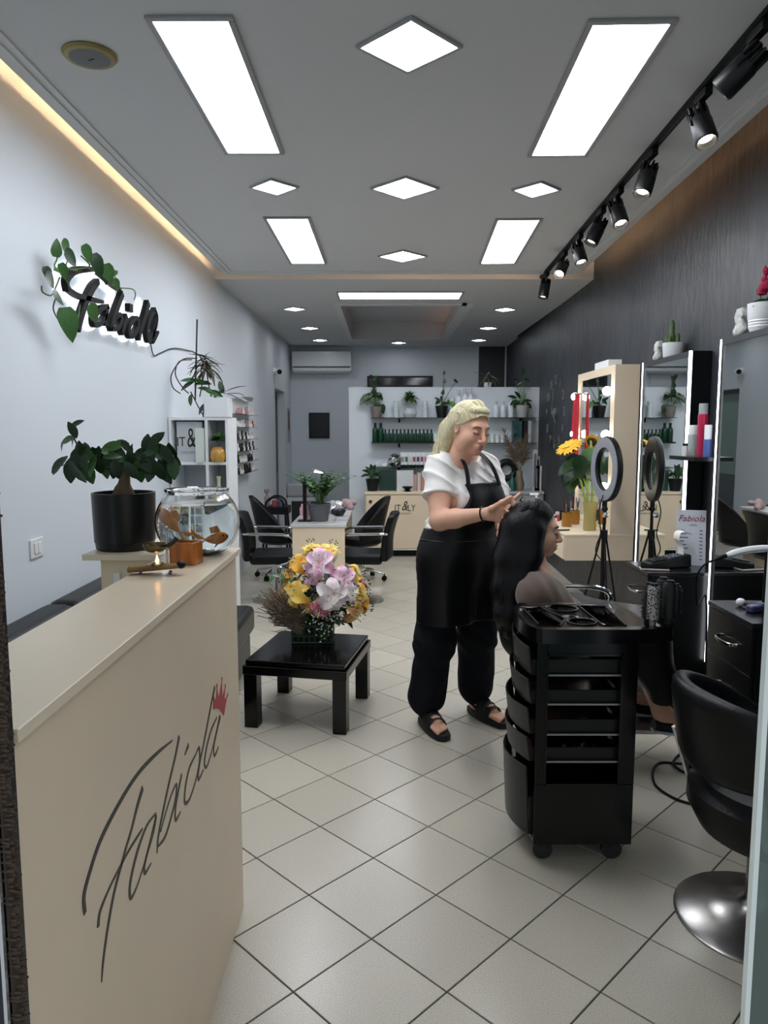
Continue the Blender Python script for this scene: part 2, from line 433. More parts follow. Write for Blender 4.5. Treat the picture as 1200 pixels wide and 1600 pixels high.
for cx, cy, P in spots_:
    if (cx, cy) not in keys:
        t = tile_mb(P); rest.add(t.v, t.f); continue
    if len(P) == 4 and abs(P[0][0] - cx) < hd_ + 1e-6 and max(abs(p[0] - cx) for p in P) > hd_ - 1e-6 and max(abs(p[1] - cy) for p in P) > hd_ - 1e-6 and min(p[0] - cx for p in P) < -hd_ + 1e-6:
        if tile0 is None:
            tile0 = tile_mb(base_poly).build('tile', M_tile, fl); tile0.location = (cx, cy, 0)
        else:
            c = tile0.copy(); COL.objects.link(c); c.location = (cx, cy, 0)
    else:
        o = tile_mb([(x - cx, y - cy) for x, y in P]).build('tile', M_tile, fl); o.location = (cx, cy, 0)
o = rest.build('tiles_beyond', M_tile, fl); o['kind'] = 'stuff'

# walls
MBx = MB
YD0, YD1, ZD = 10.35, 11.35, 2.13
wl = struct(MB().box((XL - .15, Y0, -.1), (XL, YD0, ZT)).box((XL - .15, YD1, -.1), (XL, YB, ZT)).box((XL - .15, YD0, ZD), (XL, YD1, ZT)).build('wall_left', M_white))
dr = struct(MB().box((XL - .15, YD0, 0), (XL - .11, YD0 + .06, ZD)).box((XL - .15, YD1 - .06, 0), (XL - .11, YD1, ZD)).box((XL - .15, YD0 + .06, ZD - .06), (XL - .11, YD1 - .06, ZD)).box((XL - .15, YD0 + .06, 0), (XL - .11, YD1 - .06, .9)).build('door_1', mat('door_grey', '#5b6064', .4), origin=(XL, YD0, 0)))
o = MB().box((-.14, .06, .9), (-.13, .94, ZD - .06)).build('pane', mat('frosted_pane', '#8fa39c', .5), dr)
MB().cyl((-.105, .1, 1.02), (-.105, .22, 1.02), .012).cyl((-.105, .1, 1.02), (-.13, .1, 1.02), .01).build('handle', M_chrome, dr)
struct(MB().add([(XR(Y0), Y0, -.1), (XR(YB), YB, -.1), (XR(YB) + .2, YB, -.1), (XR(Y0) + .2, Y0, -.1), (XR(Y0), Y0, ZT), (XR(YB), YB, ZT), (XR(YB) + .2, YB, ZT), (XR(Y0) + .2, Y0, ZT)],
    [(0, 1, 2, 3), (4, 5, 6, 7), (0, 1, 5, 4), (1, 2, 6, 5), (2, 3, 7, 6), (3, 0, 4, 7)]).build('wall_right', M_plaster))
struct(MB().box((XL - .15, YB, -.1), (2.2, YB + .15, ZT)).build('wall_back', M_white))
struct(MB().box((-.44, 9.25, -.02), (XR(9.25), 9.37, 2.08)).build('wall_partition', M_white))
struct(MB().box((XL - .15, Y0, ZT), (2.2, YB + .15, ZT + .12)).build('ceiling', M_ceil))

# suspended front ceiling board with stepped mouldings along three sides
def XB(y): return 1.51 + .029 * y
YE = 6.55
bd = struct(MB().add([(-1.405, Y0, ZC), (XB(Y0), Y0, ZC), (XB(YE), YE, ZC), (-1.405, YE, ZC), (-1.405, Y0, ZC + .06), (XB(Y0), Y0, ZC + .06), (XB(YE), YE, ZC + .06), (-1.405, YE, ZC + .06)],
    [(3, 2, 1, 0), (4, 5, 6, 7), (0, 1, 5, 4), (1, 2, 6, 5), (2, 3, 7, 6), (3, 0, 4, 7)]).build('ceiling', M_ceil, origin=(0, 0, 0)))
for i, (o0, o1, dz) in enumerate(((.0, .035, .006), (.035, .062, .016), (.062, .095, .008))):
    MB().box((-1.405 + o0, Y0, ZC - dz), (-1.405 + o1, YE - o0, ZC)).build('moulding', M_trimw, bd)
    MB().box((-1.405 + o1, YE - o1, ZC - dz), (XB(YE) - o1, YE - o0, ZC)).build('moulding', M_trimw, bd)
    MB().add([(XB(Y0) - o1, Y0, ZC - dz), (XB(Y0) - o0, Y0, ZC - dz), (XB(YE) - o0, YE - o0, ZC - dz), (XB(YE) - o1, YE - o0, ZC - dz), (XB(Y0) - o1, Y0, ZC), (XB(Y0) - o0, Y0, ZC), (XB(YE) - o0, YE - o0, ZC), (XB(YE) - o1, YE - o0, ZC)],
        [(3, 2, 1, 0), (4, 5, 6, 7), (0, 1, 5, 4), (1, 2, 6, 5), (2, 3, 7, 6), (3, 0, 4, 7)]).build('moulding', M_trimw, bd)
MB().box((-1.398, YE - .007, ZC + .06), (XB(YE), YE, ZC + .074)).build('cutoff_lip', M_trimw, bd)  # unseen upstand added to shield the tape and sharpen the cove light's cut-off
# warm LED tape lying on the board's edge, inside the cove
tag(MB().box((-1.365, Y0 + .1, ZC + .061), (-1.355, YE - .1, ZC + .067)).build('led_tape', M_warm), 'warm LED tape hidden in the cove above the white wall', 'LED strip')
tag(MB().tube([(XB(Y0) - .09, Y0 + .1, ZC + .066), (XB(YE) - .09, YE - .1, ZC + .066)], .006, 6).build('led_tape', mat('warm_cove_led_dim', '#ffc48c', emit=15)), 'warm LED tape hidden in the cove above the black wall', 'LED strip')
tag(MB().box((-.4, YE - .07, ZC + .062), (XB(YE) - .1, YE - .06, ZC + .072)).build('led_tape', M_warm), 'warm LED tape in the cove across the ceiling step', 'LED strip')
# rear ceiling, level with the board, with a recessed tray
TX0, TX1, TY0, TY1 = -.47, .89, 8.1, 11.0
YF = 6.80
lc = MB().box((XL, YF, ZC), (XR(8), TY0, ZT)).box((XL, TY1, ZC), (XR(YB), YB, ZT)).box((XL, TY0, ZC), (TX0, TY1, ZT)).box((TX1, TY0, ZC), (XR(TY0), TY1, ZT)).box((TX0, TY0, ZC + .22), (TX1, TY1, ZT))
lc = struct(lc.build('ceiling', M_ceil, origin=(0, 0, 0)))
for (a, b) in (((TX0 - .07, TY0 - .07), (TX0, TY1 + .07)), ((TX1 - .05, TY0 - .07), (TX1 + .07, TY1 + .07)), ((TX0, TY0 - .07), (TX1, TY0)), ((TX0, TY1), (TX1, TY1 + .07))):
    MB().box((*a, ZC - .022), (*b, ZC)).build('moulding', M_trimw, lc)
tag(MB().box((TX1 - .02, TY0 + .1, ZC + .004), (TX1 - .01, TY1 - .1, ZC + .014)).build('led_tape', mat('warm_tray_led', '#ffb27a', emit=1.8)), 'warm LED tape inside the right rim of the recessed ceiling tray', 'LED strip')

# ------------------------------------------------------------------ ceiling lights
def panel(name, c, sx, sy, rz, label, group, m=M_led, fr=.022, drop=.012):
    t = thing(name, (c[0], c[1], ZC), label, 'ceiling light', group, rz)
    hx, hy = sx / 2, sy / 2
    f = MB()
    for a, b in (((-hx - fr, -hy - fr), (hx + fr, -hy)), ((-hx - fr, hy), (hx + fr, hy + fr)), ((-hx - fr, -hy), (-hx, hy)), ((hx, -hy), (hx + fr, hy))):
        f.box((*a, -drop), (*b, 0))
    f.build('frame', M_frame, t, bevel=.003)
    MB().box((-hx, -hy, -drop * .5), (hx, hy, 0)).build('diffuser', m, t)
    return t
panel('ceiling_light', (-.641, 3.17), .25, 1.16, -.005, 'long glowing LED panel nearest the camera, on the white wall side', 'long LED ceiling panels')
panel('ceiling_light', (.845, 3.195), .255, 1.17, -.027, 'long glowing LED panel nearest the camera, beside the spotlight track', 'long LED ceiling panels')
panel('ceiling_light', (-.62, 5.50), .26, 1.26, -.004, 'farther long LED panel of the front ceiling, on the white wall side', 'long LED ceiling panels')
panel('ceiling_light', (.898, 5.517), .262, 1.23, -.043, 'farther long LED panel of the front ceiling, near the end of the spotlight track', 'long LED ceiling panels')
panel('ceiling_light', (.16, 7.58), 1.22, .34, 0, 'wide LED panel lying crosswise just before the recessed ceiling tray', 'long LED ceiling panels')
for (x, y, hd, lb) in ((.09, 2.76, .172, 'largest diamond-set square LED light, nearest the camera'), (-.615, 4.268, .122, 'small diamond-set LED light left of the middle diamond'),
    (.117, 4.285, .176, 'middle diamond-set LED light on the centre line of the front ceiling'), (.862, 4.311, .124, 'small diamond-set LED light next to the spotlight track'),
    (.145, 5.9, .178, 'farthest diamond-set LED light of the front ceiling, close to the step')):
    panel('diamond_light', (x, y), hd * 1.4142, hd * 1.4142, PI / 4, lb, 'diamond-set square ceiling lights', M_leds, .014)
for (x, y, lb) in ((-1.005, 8.39, 'nearest of three square downlights along the white wall, rear ceiling'), (-.988, 9.93, 'second of three square downlights along the white wall, rear ceiling'),
    (-.966, 11.24, 'square downlight just in front of the air conditioner'), (.229, 11.56, 'square downlight centred behind the recessed tray'),
    (1.43, 11.24, 'farthest square downlight along the black wall, rear ceiling'), (1.388, 9.93, 'second square downlight along the black wall, rear ceiling'), (1.363, 8.43, 'nearest square downlight along the black wall, rear ceiling')):
    panel('downlight', (x, y), .17, .17, PI / 4, lb, 'square downlights of the rear ceiling', M_leds, .008)

# round ceiling speaker with a brassy rim
t = thing('ceiling_speaker', (-1.07, 2.823, ZC), 'round grey ceiling speaker with a yellowed brass rim', 'speaker')
MB().lathe([(.066, -.001), (.094, -.001), (.095, -.006), (.088, -.014), (.072, -.016), (.066, -.012)], n=40).build('rim', mat('brass_rim', '#8f8150', .4, metal=.5), t)
MB().lathe([(0.0, -.019), (.05, -.0185), (.072, -.016), (.073, -.010)], n=40).build('grille', mat('speaker_grille', '#6d6e70', .6, bump=.3, bscale=400), t)
MB().cbox((.005, -.0, -.0195), (.026, .005, .002), Euler((0, 0, -.5))).build('badge', M_blackm, t)

# ------------------------------------------------------------------ spotlight track
def RX(y): return 1.25 + .036 * (y - 2.55)
rt = thing('track_rail', (RX(2.1), 2.1, ZC), 'long black ceiling track rail carrying the spotlights', 'track rail')
d = Vector((RX(6.62) - RX(2.1), 6.62 - 2.1, 0)); ang = -math.atan2(d.x, d.y); rt.rotation_euler = (0, 0, ang)
MB().box((-.017, 0, -.02), (.017, d.length, 0)).build('rail', M_blackm, rt)
MB().box((-.006, .01, -.0205), (.006, d.length - .01, -.019)).build('slot', mat('track_slot', '#26272a', .3, metal=.6), rt)
MB().box((-.02, d.length, -.023), (.02, d.length + .04, 0)).build('end_cap', M_blackm, rt)
M_spotem = emat('spot_lamp', '#fff4e0', 14)
M_spotb = mat('spot_black', '#0d0d0f', .42)
def spot(y, yaw, tilt, lit, label, L=.13):
    t = thing('track_spotlight', (RX(y), y, ZC - .02), label, 'spotlight', 'spotlights on the ceiling track')
    MB().box((-.016, -.055, -.034), (.016, .055, 0)).build('adapter', M_blackm, t, bevel=.004)
    MB().cyl((0, .03, -.034), (0, .03, -.075), .007, n=10).build('stem', M_blackm, t)
    R = Matrix.Rotation(yaw, 3, 'Z') @ Matrix.Rotation(tilt, 3, 'X')   # head axis = local -Z
    c = Vector((0, .03, -.085)); r = .042
    bk = MB()
    for k in range(10):
        a = 2 * PI * k / 10
        bk.cbox(c + R @ Vector((math.cos(a) * r * .74, math.sin(a) * r * .74, .01)), (r * .5, .007, .06), R @ Matrix.Rotation(a, 3, 'Z'))
    bk.lathe([(.012, .02), (r * .6, .02), (r * .6, -.03), (.012, -.03)], c, 16, R)
    bk.build('heat_sink', M_spotb, t)
    MB().lathe([(r * .98, -.015), (r * 1.06, -.03), (r * 1.08, -L + .01), (r, -L + .002), (r * .9, -L), (r * .86, -L + .01), (r * .6, -L + .03)], c, 28, R).build('housing', M_spotb, t)
    MB().lathe([(0, -L + .024), (r * .8, -L + .0235), (r * .8, -L + .026), (0, -L + .027)], c, 24, R).build('lens', M_spotem if lit else mat('spot_lens_side', '#fff4e0', emit=10), t)
    for s in (-1, 1): MB().tube([c + R @ Vector((s * r * 1.15, 0, -.05)), c + R @ Vector((s * r * 1.15, 0, .0)), c + Vector((s * .006, 0, .02))], .004, 6).build('bracket_arm', M_blackm, t)
    return t
# yaw 0, tilt +: lamp points towards -y (to the camera)
spot(2.60, .9, .9, True, 'track spotlight nearest the camera, cut by the right edge of the picture')
spot(3.07, .25, -.45, True, 'second track spotlight, its bright lens turned towards the camera')
spot(3.70, 2.3, .45, False, 'third track spotlight, finned head hanging with its lens turned away')
spot(4.26, .2, -.5, True, 'fourth track spotlight, bright lens turned towards the camera')
spot(4.63, 1.9, .5, False, 'fifth track spotlight, dark finned head next to the fourth lamp')
spot(5.21, .2, -.5, True, 'sixth track spotlight, small with a bright lens facing the camera')
spot(5.71, 2.6, .8, False, 'seventh track spotlight, dark head tilted back towards the step')
spot(6.44, 2.4, .3, False, 'last track spotlight at the far end of the rail', .13)

# ------------------------------------------------------------------ glass doors at the entrance
M_dg = thin_glass('door_glass_green', '#cfe3dc', tint=.82, milk=.2)
YG = .8
xr = aty(1155, 1600, YG).x + .004
dR = struct(MB().box((xr, YG - .004, .02), (xr + .006, YG + .006, 2.5)).build('door_2', mat('polished_glass_edge', '#dfe8e4', .2, spec=.6), origin=(xr, YG, 0)))
MB().box((.006, -.003, .02), (.75, .005, 2.5)).build('pane', M_dg, dR)
xl = aty(45, 1600, YG).x
dL = struct(MB().box((xl - .045, YG - .02, 0), (xl - .014, YG + .03, 2.5)).build('door_3', mat('aluminium_dark', '#33343a', .35, metal=.7), origin=(xl, YG, 0)))
MB().box((-.0165, -.022, 0), (-.0125, -.016, 2.5)).build('edge_strip', mat('alu_bright', '#c4c6c8', .3, metal=.9), dL)
br = MB(); rnd = random.Random(3)
for i in range(900):
    z = 2.5 * i / 900
    for j in range(2):
        yy = -.012 + rnd.random() * .02; br.tube([(-.016, yy, z), (-.001 - rnd.random() * .004, yy + rnd.uniform(-.003, .003), z + rnd.uniform(-.002, .002))], .0016, 4)
o = br.build('brush_seal', mat('brush_fibres', '#5a4c40', .9), dL); o['kind'] = 'stuff'
MB().box((-.8, -.004, .02), (-.045, .004, 2.5)).build('pane', M_dg, dL)
MB().box((-.012, -.012, 0), (-.010, .012, 2.5)).build('brush_carrier', mat('brush_base', '#4a4038', .8), dL)
# ------------------------------------------------------------------ leaves as shared meshes
LEAFM = {}
def leaf_mesh(kind):
    if kind in LEAFM: return LEAFM[kind]
    m = MB()
    if kind == 'oval': m.leaf((0, 0, 0), (0, 1, 0), (0, 0, 1), 1, .5, .18, 5, .2)
    elif kind == 'heart': m.leaf((0, 0, 0), (0, 1, 0), (0, 0, 1), 1, .72, .25, 6, .12, lambda t: (.55 + 2.2 * t if t < .2 else 1.0 * math.cos((t - .2) / .8 * PI / 2) ** .8 + .02))
    elif kind == 'blade': m.leaf((0, 0, 0), (0, 1, 0), (0, 0, 1), 1, .09, .35, 5, .4, lambda t: min(1, t * 5 + .4) * (1 - t ** 3))
    elif kind == 'narrow': m.leaf((0, 0, 0), (0, 1, 0), (0, 0, 1), 1, .22, .25, 5, .25)
    me = m.build('leaf', mat('leaf_seed', '#2c4a25', .5)); data = me.data; bpy.data.objects.remove(me); LEAFM[kind] = data; data.materials.clear()
    return data
def leaf_obj(parent, pos, d, up, size, m, kind='oval', wid=1, name='leaf'):
    src = leaf_mesh(kind); key = kind + m.name
    if key not in LEAFM:
        c = src.copy(); c.materials.append(m); LEAFM[key] = c
    o = bpy.data.objects.new(name, LEAFM[key]); COL.objects.link(o); o.parent = parent
    d = Vector(d).normalized(); up = Vector(up); x = d.cross(up)
    x = x.normalized() if x.length > 1e-4 else perp(d)[0]; z = x.cross(d).normalized()
    R = Matrix((x, d, z)).transposed().to_4x4()
    o.matrix_local = Matrix.Translation(pos) @ R @ Matrix.Diagonal((size * wid, size, size, 1)); return o
def rdir(r, zlo=-.3, zhi=.8):
    a = r.uniform(0, 2 * PI); z = r.uniform(zlo, zhi); q = math.sqrt(max(.05, 1 - z * z)); return Vector((math.cos(a) * q, math.sin(a) * q, z))
M_leafd = mat('leaf_dark_green', '#1f3a1f', .35, var=.25, vscale=30)
M_leafm = mat('leaf_mid_green', '#3b6330', .4, var=.25, vscale=30)
M_leafl = mat('leaf_light_green', '#6b9440', .45, var=.2, vscale=30)
M_stem = mat('stem_brown', '#4a3d2a', .7)
M_stemg = mat('stem_green', '#4d6a35', .6)
M_soil = mat('soil', '#2a211a', .95, bump=.6, bscale=90)
M_glass = mat('clear_glass', '#ffffff', .0, trans=1, ior=1.45)
M_shelfglass = thin_glass('shelf_glass', '#d5e6e2', tint=.93)

# ------------------------------------------------------------------ reception counter
PX = -.457
ct = thing('reception_counter', (PX, .86, 0), 'tall cream reception counter with a black script name and red crown on its front', 'counter')
YC1 = 2.235
MB().box((-.018, 0, 0), (0, YC1 - .86 - .012, 1.162)).build('front_panel', M_cream, ct, bevel=.002)
MB().box((-.185, -.01, 1.162), (.014, YC1 - .86, 1.180)).build('counter_top', M_creamtop, ct, bevel=.002)
MB().box((-.185, YC1 - .86 - .03, 0), (-.018, YC1 - .86 - .012, 1.162)).build('end_panel', M_cream, ct)
MB().box((-.185, 0, 0), (-.170, YC1 - .89, 1.162)).build('inner_panel', M_cream, ct)
# return with its own top, carrying the plant
MB().box((-.43, 2.115 - .86, 1.160), (-.185, 2.44 - .86, 1.178)).build('return_top', M_creamtop, ct, bevel=.002)
MB().box((-.385, 2.14 - .86, 0), (-.187, 2.16 - .86, 1.160)).build('return_panel', M_cream, ct)
MB().box((-.345, 2.13 - .86, 1.06), (-.327, 2.14 - .86, 1.12)).build('bracket', M_plast, ct)
# lettering traced on the panel plane
M_ink = mat('black_vinyl', '#2a2a28', .4)
def cpx(p): return atx(p[0] / 2.0524, 820 + p[1] / 2.0524, PX) - Vector((PX, .86, 0))
def stroke(P, W, mb, toP, nrm, th=.0012, n=5, ws=None):
    Q = smooth_pts([(p[0], p[1], wv) for p, wv in zip(P, W)], n)
    pts = [toP(q) for q in Q]; mb.ribbon(pts, [max(.0008, q[2]) for q in Q], nrm, th)
def wid(p):  # metres per crop pixel across the vertical at that point
    return (cpx((p[0], p[1] + 1)) - cpx(p)).length
ltr = {
 'letter_f': [([(552, 692), (500, 735), (440, 800), (380, 895), (322, 1010), (288, 1110), (268, 1190), (272, 1246)], [4, 10, 12, 14, 16, 17, 18, 15]),
              ([(457, 843), (440, 900), (420, 980), (402, 1040), (386, 1100), (365, 1180), (345, 1290), (330, 1400), (325, 1467)], [17, 15, 11, 11, 11, 13, 13, 11, 4]),
              ([(314, 1290), (320, 1240), (350, 1165), (385, 1095), (412, 1045), (440, 1000), (456, 975)], [14, 12, 8, 8, 8, 8, 5])],
 'letter_a': [([(500, 925), (470, 965), (442, 1040), (422, 1120), (415, 1170), (420, 1197), (442, 1150), (470, 1060), (492, 985), (500, 930)], [5, 8, 13, 14, 13, 10, 6, 6, 7, 8]),
              ([(500, 935), (480, 1020), (464, 1085), (464, 1118), (484, 1085)], [10, 10, 10, 9, 4])],
 'letter_b': [([(574, 678), (562, 740), (541, 830), (522, 920), (507, 1000), (503, 1053)], [15, 12, 11, 11, 11, 5]),
              ([(514, 985), (536, 905), (556, 848), (566, 834), (562, 880), (549, 935), (529, 1000), (507, 1030)], [4, 6, 6, 8, 10, 10, 9, 6])],
 'letter_i': [([(582, 800), (572, 850), (562, 910), (563, 947), (578, 920)], [10, 10, 10, 9, 4]), ([(592, 737), (604, 706)], [5, 12])],
 'letter_o': [([(628, 735), (607, 780), (594, 840), (592, 890), (607, 880), (627, 820), (639, 760), (638, 715), (626, 740)], [5, 9, 11, 10, 8, 8, 9, 8, 4])],
 'letter_l': [([(688, 520), (672, 600), (655, 690), (638, 775), (636, 817), (652, 785)], [12, 10, 10, 10, 9, 4])],
 'letter_a_': [([(695, 618), (676, 660), (661, 720), (655, 765), (663, 775), (680, 720), (696, 650), (704, 612)], [5, 8, 10, 10, 7, 5, 5, 7]),
               ([(706, 615), (693, 670), (685, 715), (688, 740), (700, 712)], [9, 9, 9, 8, 4])]}
for nm, ss in ltr.items():
    mb = MB()
    for P, W in ss: stroke(P, [a * wid(p) * 1.3 for a, p in zip(W, P)], mb, cpx, (1, 0, 0))
    mb.build(nm.rstrip('_'), M_ink, ct)
cr = [(683, 592), (684, 548), (692, 566), (695, 520), (701, 556), (711, 497), (712, 552), (722, 520), (719, 562), (728, 548), (717, 612), (702, 590), (691, 590)]
o = MB().prism(cr, lambda a, b, dd: cpx((a, b)) + Vector((dd, 0, 0)), 0, .0012).build('crown_mark', mat('red_vinyl', '#b8434c', .45), ct)
o['label'] = 'red crown mark over the last letter'
for p in ((695, 516), (711, 494), (722, 517), (729, 546), (684, 545)):
    q = cpx(p); MB().cyl(q, q + Vector((.0012, 0, 0)), .006, n=10).build('crown_tip', mat('red_vinyl', '#b8434c', .45), ct)

# ------------------------------------------------------------------ ginseng ficus in a black pot
pt = thing('potted_ficus', (-.80, 2.235, 1.178), 'ginseng ficus bonsai with dark leaves in a round black pot', 'potted plant')
MB().lathe([(.075, 0), (.086, .004), (.088, .022), (.090, .024), (.094, .168), (.094, .174), (.087, .174), (.086, .150), (0, .150)], n=40).build('pot', mat('pot_black', '#0c0c0d', .32), pt)
MB().lathe([(0, .157), (.05, .155), (.086, .151)], n=24).build('soil', M_soil, pt)
s = SDF((-.06, -.05, .13), (.06, .05, .27), .004)
s.ell((0.0, 0, .17), (.03, .026, .028), .02).ell((-.016, .004, .155), (.022, .02, .02), .015).ell((.02, -.006, .155), (.016, .016, .022), .015)
s.chain([(0, 0, .185), (.006, 0, .215), (.004, 0, .245)], [.018, .011, .009], .02).cone((.004, 0, .225), (.02, .0, .25), .008, .007, .01)
s.build('trunk', mat('ficus_bark', '#6e5a43', .8, bump=.3, bscale=120, var=.2, vscale=40), pt, 1)
def pl(px, py, dy=0.0, base=None): return aty(px, py, 2.235 + dy) - Vector(pt.location)
rr = random.Random(11)
br_ = [[(196, 742), (190, 725), (165, 722), (140, 715), (118, 690), (115, 668)], [(196, 740), (180, 735), (150, 728), (120, 722), (95, 728)],
       [(197, 740), (205, 722), (220, 712), (240, 700), (252, 684)], [(197, 740), (215, 725), (240, 715), (262, 705), (272, 715)], [(196, 738), (205, 720), (207, 700)],
       [(196, 738), (215, 735), (235, 733), (255, 740)]]
mb = MB(); tips = []
for i, b in enumerate(br_):
    dyy = [rr.uniform(-.02, .02) * j for j in range(len(b))]
    P = sp3([pl(q[0], q[1], dd) for q, dd in zip(b, dyy)], 4); n = len(P)
    mb.tube(P, [.006 * (1 - .75 * k / n) for k in range(n)], 6)
mb.build('branches', mat('ficus_twig', '#3d3324', .8), pt)
lv = [(112, 672, -.3, 1, 1), (122, 664, .9, .6, .9), (118, 690, -.5, -.6, 1), (108, 690, -.9, -.2, 1.1), (100, 700, -.4, -.5, .8), (95, 728, -.8, -.8, 1.3), (120, 715, -.2, -1, 1.2), (128, 705, .2, -.9, 1.2),
      (112, 735, -.1, -1, 1.5), (125, 735, .3, -1, 1.6), (135, 720, 0, -1, 1.3), (140, 712, .5, -.8, 1), (150, 715, .3, -1, 1.5), (148, 730, -.3, -1, 1.3), (160, 722, .4, -.9, 1.4), (168, 728, 0, -1, 1.5), (165, 708, -.6, .3, 1),
      (178, 700, .9, .3, 1.3), (172, 712, .7, .1, 1), (185, 715, .3, -1, 1.5), (182, 732, .2, -1, 1.2), (188, 722, .9, .1, 1.1), (205, 720, .3, -1, 1.3), (207, 705, .1, .6, .9), (212, 722, -.2, -1, 1.2), (218, 735, .1, -1, 1.4),
      (228, 725, .6, -.8, 1.3), (235, 735, -.1, -1, 1.4), (222, 708, .8, .5, 1), (240, 698, .4, 1, 1.3), (246, 688, .7, .9, 1.2), (250, 715, .9, -.5, 1.2), (258, 725, .3, -1, 1.3), (262, 710, .5, -.9, 1.2), (270, 712, .1, -1, 1.5), (275, 715, .4, -1, 1.1),
      (246, 735, .6, -1, 1.3), (262, 738, .4, -1, 1.5), (225, 718, -.7, .3, 1), (232, 712, .9, .4, 1), (198, 728, -.5, -.7, 1.3), (204, 735, .6, -.8, 1.2), (155, 705, .3, .9, .8), (130, 725, -.5, -.8, 1.2)]
for px, py, dx, dz, sc in lv + [(a_ + rr.uniform(-14, 14), b_ + rr.uniform(-12, 6), c_ + rr.uniform(-.4, .4), d_ + rr.uniform(-.3, .3), e_ * .9) for a_, b_, c_, d_, e_ in lv[5:40:2]]:
    d = Vector((dx, rr.uniform(-.7, .5), dz)); leaf_obj(pt, pl(px, py, rr.uniform(-.07, .07)), d, Vector((rr.uniform(-.5, .5), -.8, .6)), 'SZ' and .054 * sc, M_leafd if rr.random() < .85 else M_leafm, 'oval', 1.05)

# ------------------------------------------------------------------ goldfish bowl
BW = Vector((-.545, 2.12, 1.180))
fb = thing('fish_bowl', BW, 'round glass fish bowl full of water at the end of the counter', 'fish bowl')
R0 = .121; CZ = .096
def prof(r, z0, z1, n=16):
    out = []
    for i in range(n + 1):
        z = z0 + (z1 - z0) * i / n; out.append((math.sqrt(max(0, r * r - ((z - CZ) * (r / R0) * 1.0) ** 2 * 1.12)), z))
    return out
outer = [(0.0, 0.0), (.06, 0.0)] + prof(R0, .006, .178) + [(.089, .183), (.093, .189), (.091, .192)]
inner = [(.086, .189), (.084, .183)] + list(reversed(prof(R0 - .003, .010, .178))) + [(.055, .006), (0, .006)]
MB().lathe(outer + inner, n=56).build('bowl', M_glass, fb)
wat = [(0.0, .0065)] + [(max(0, r - .0006), z) for r, z in prof(R0 - .003, .011, .150)] + [(0.0, .150)]
MB().lathe(wat, n=56).build('water', mat('water', '#eef7f4', .0, trans=1, ior=1.33), fb)
pebc = ['#23345f', '#1b2a55', '#2f4a86', '#3a4440', '#5c6a52', '#27302c', '#435a9a', '#7d8a7a']
rp = random.Random(5)
for i in range(22):
    a = rp.uniform(0, 2 * PI); q = rp.uniform(0, .055); rr2 = rp.uniform(.009, .016)
    tag(MB().ball((BW.x + q * math.cos(a) + .01, BW.y + q * math.sin(a), BW.z + .016 + rp.uniform(0, .012)), (rr2, rr2 * .9, rr2 * .65), 10, 6, Euler((0, 0, a)).to_matrix()).build('pebble', mat('pebble%d' % (i % 8), pebc[i % 8], .3)), 'smooth pebble at the bottom of the fish bowl', 'pebble', 'pebbles in the fish bowl')
def goldfish(c, d, L, label):
    t = thing('goldfish', c, label, 'goldfish', 'goldfish in the bowl'); d = Vector(d).normalized(); sd = d.cross(Vector((0, 0, 1))).normalized(); up = sd.cross(d).normalized()
    mo = mat('goldfish_orange', '#ff8a14', .35, var=.25, vscale=60)
    def fn(u, v):
        r = (math.sin(PI * (u * .93 + .05)) ** .7) * (1 - .45 * u) * L * .26; a = 2 * PI * v
        return d * (L * (.5 - u)) + sd * (math.cos(a) * r * .62) + up * (math.sin(a) * r)
    MB().grid(fn, 12, 12).build('body', mo, t)
    mf = mat('goldfish_fin', '#e79a45', .4)
    tl = MB()
    for sg in (1, -1):
        tl.add([d * (-L * .42), d * (-L * .95) + up * (sg * L * .34) + sd * .004, d * (-L * .8) + up * (sg * L * .08), d * (-L * .6) + up * (sg * .02 * L)], [(0, 1, 2, 3)])
    tl.build('tail_fin', mf, t)
    MB().add([d * (L * .15) + up * L * .22, d * (-L * .25) + up * L * .17, d * (-L * .3) + up * L * .36, d * (L * .02) + up * L * .42], [(0, 1, 2, 3)]).build('dorsal_fin', mf, t)
    MB().add([d * (L * .1) - up * L * .18, d * (-L * .08) - up * L * .18, d * (-L * .15) - up * L * .33], [(0, 1, 2)]).build('belly_fin', mf, t)
    for sg in (1, -1): MB().ball(d * L * .36 + up * L * .06 + sd * sg * L * .105, .003, 8, 6).build('eye', M_blackm, t)
goldfish(BW + Vector((.055, -.03, .058)), (1, -.3, .05), .075, 'orange goldfish swimming low on the right side of the bowl')
goldfish(BW + Vector((-.06, -.01, .098)), (-.6, .3, .55), .075, 'orange goldfish nosing upwards on the left side of the bowl')

# ------------------------------------------------------------------ oil burner and amber box
c0 = atz(240, 897, 1.18)
ob = thing('oil_burner', (c0.x, c0.y, 1.18), 'small brass oil burner bowl over a lit tea light on a driftwood slab', 'oil burner')
def wl_(u, v):
    x = -.062 + .135 * u; w_ = .022 * (math.sin(PI * (u * .8 + .12)) ** .6); a = 2 * PI * v
    return Vector((x, math.cos(a) * w_ * 1.1, .012 + .010 * (u) + math.sin(a) * .0085 * (1 - .3 * u)))
MB().grid(wl_, 14, 12).build('driftwood_slab', mat('driftwood', '#8a6a3a', .7, var=.35, vscale=25, bump=.4, bscale=80, stretch=(1, 5, 5)), ob)
MB().ball((.07, 0, .024), (.012, .014, .010), 10, 8).build('dark_knot', M_blackm, ob)
for x, y in ((-.03, -.008), (.045, -.01), (.04, .01)): MB().ball((x, y, .004), .0045, 8, 6).build('foot', mat('glass_foot', '#8a5f8d', .1), ob)
MB().lathe([(0, .020), (.015, .020), (.016, .028), (.014, .028), (.014, .024), (0, .024)], (.012, 0, 0), 20).build('tea_light', M_steel, ob)
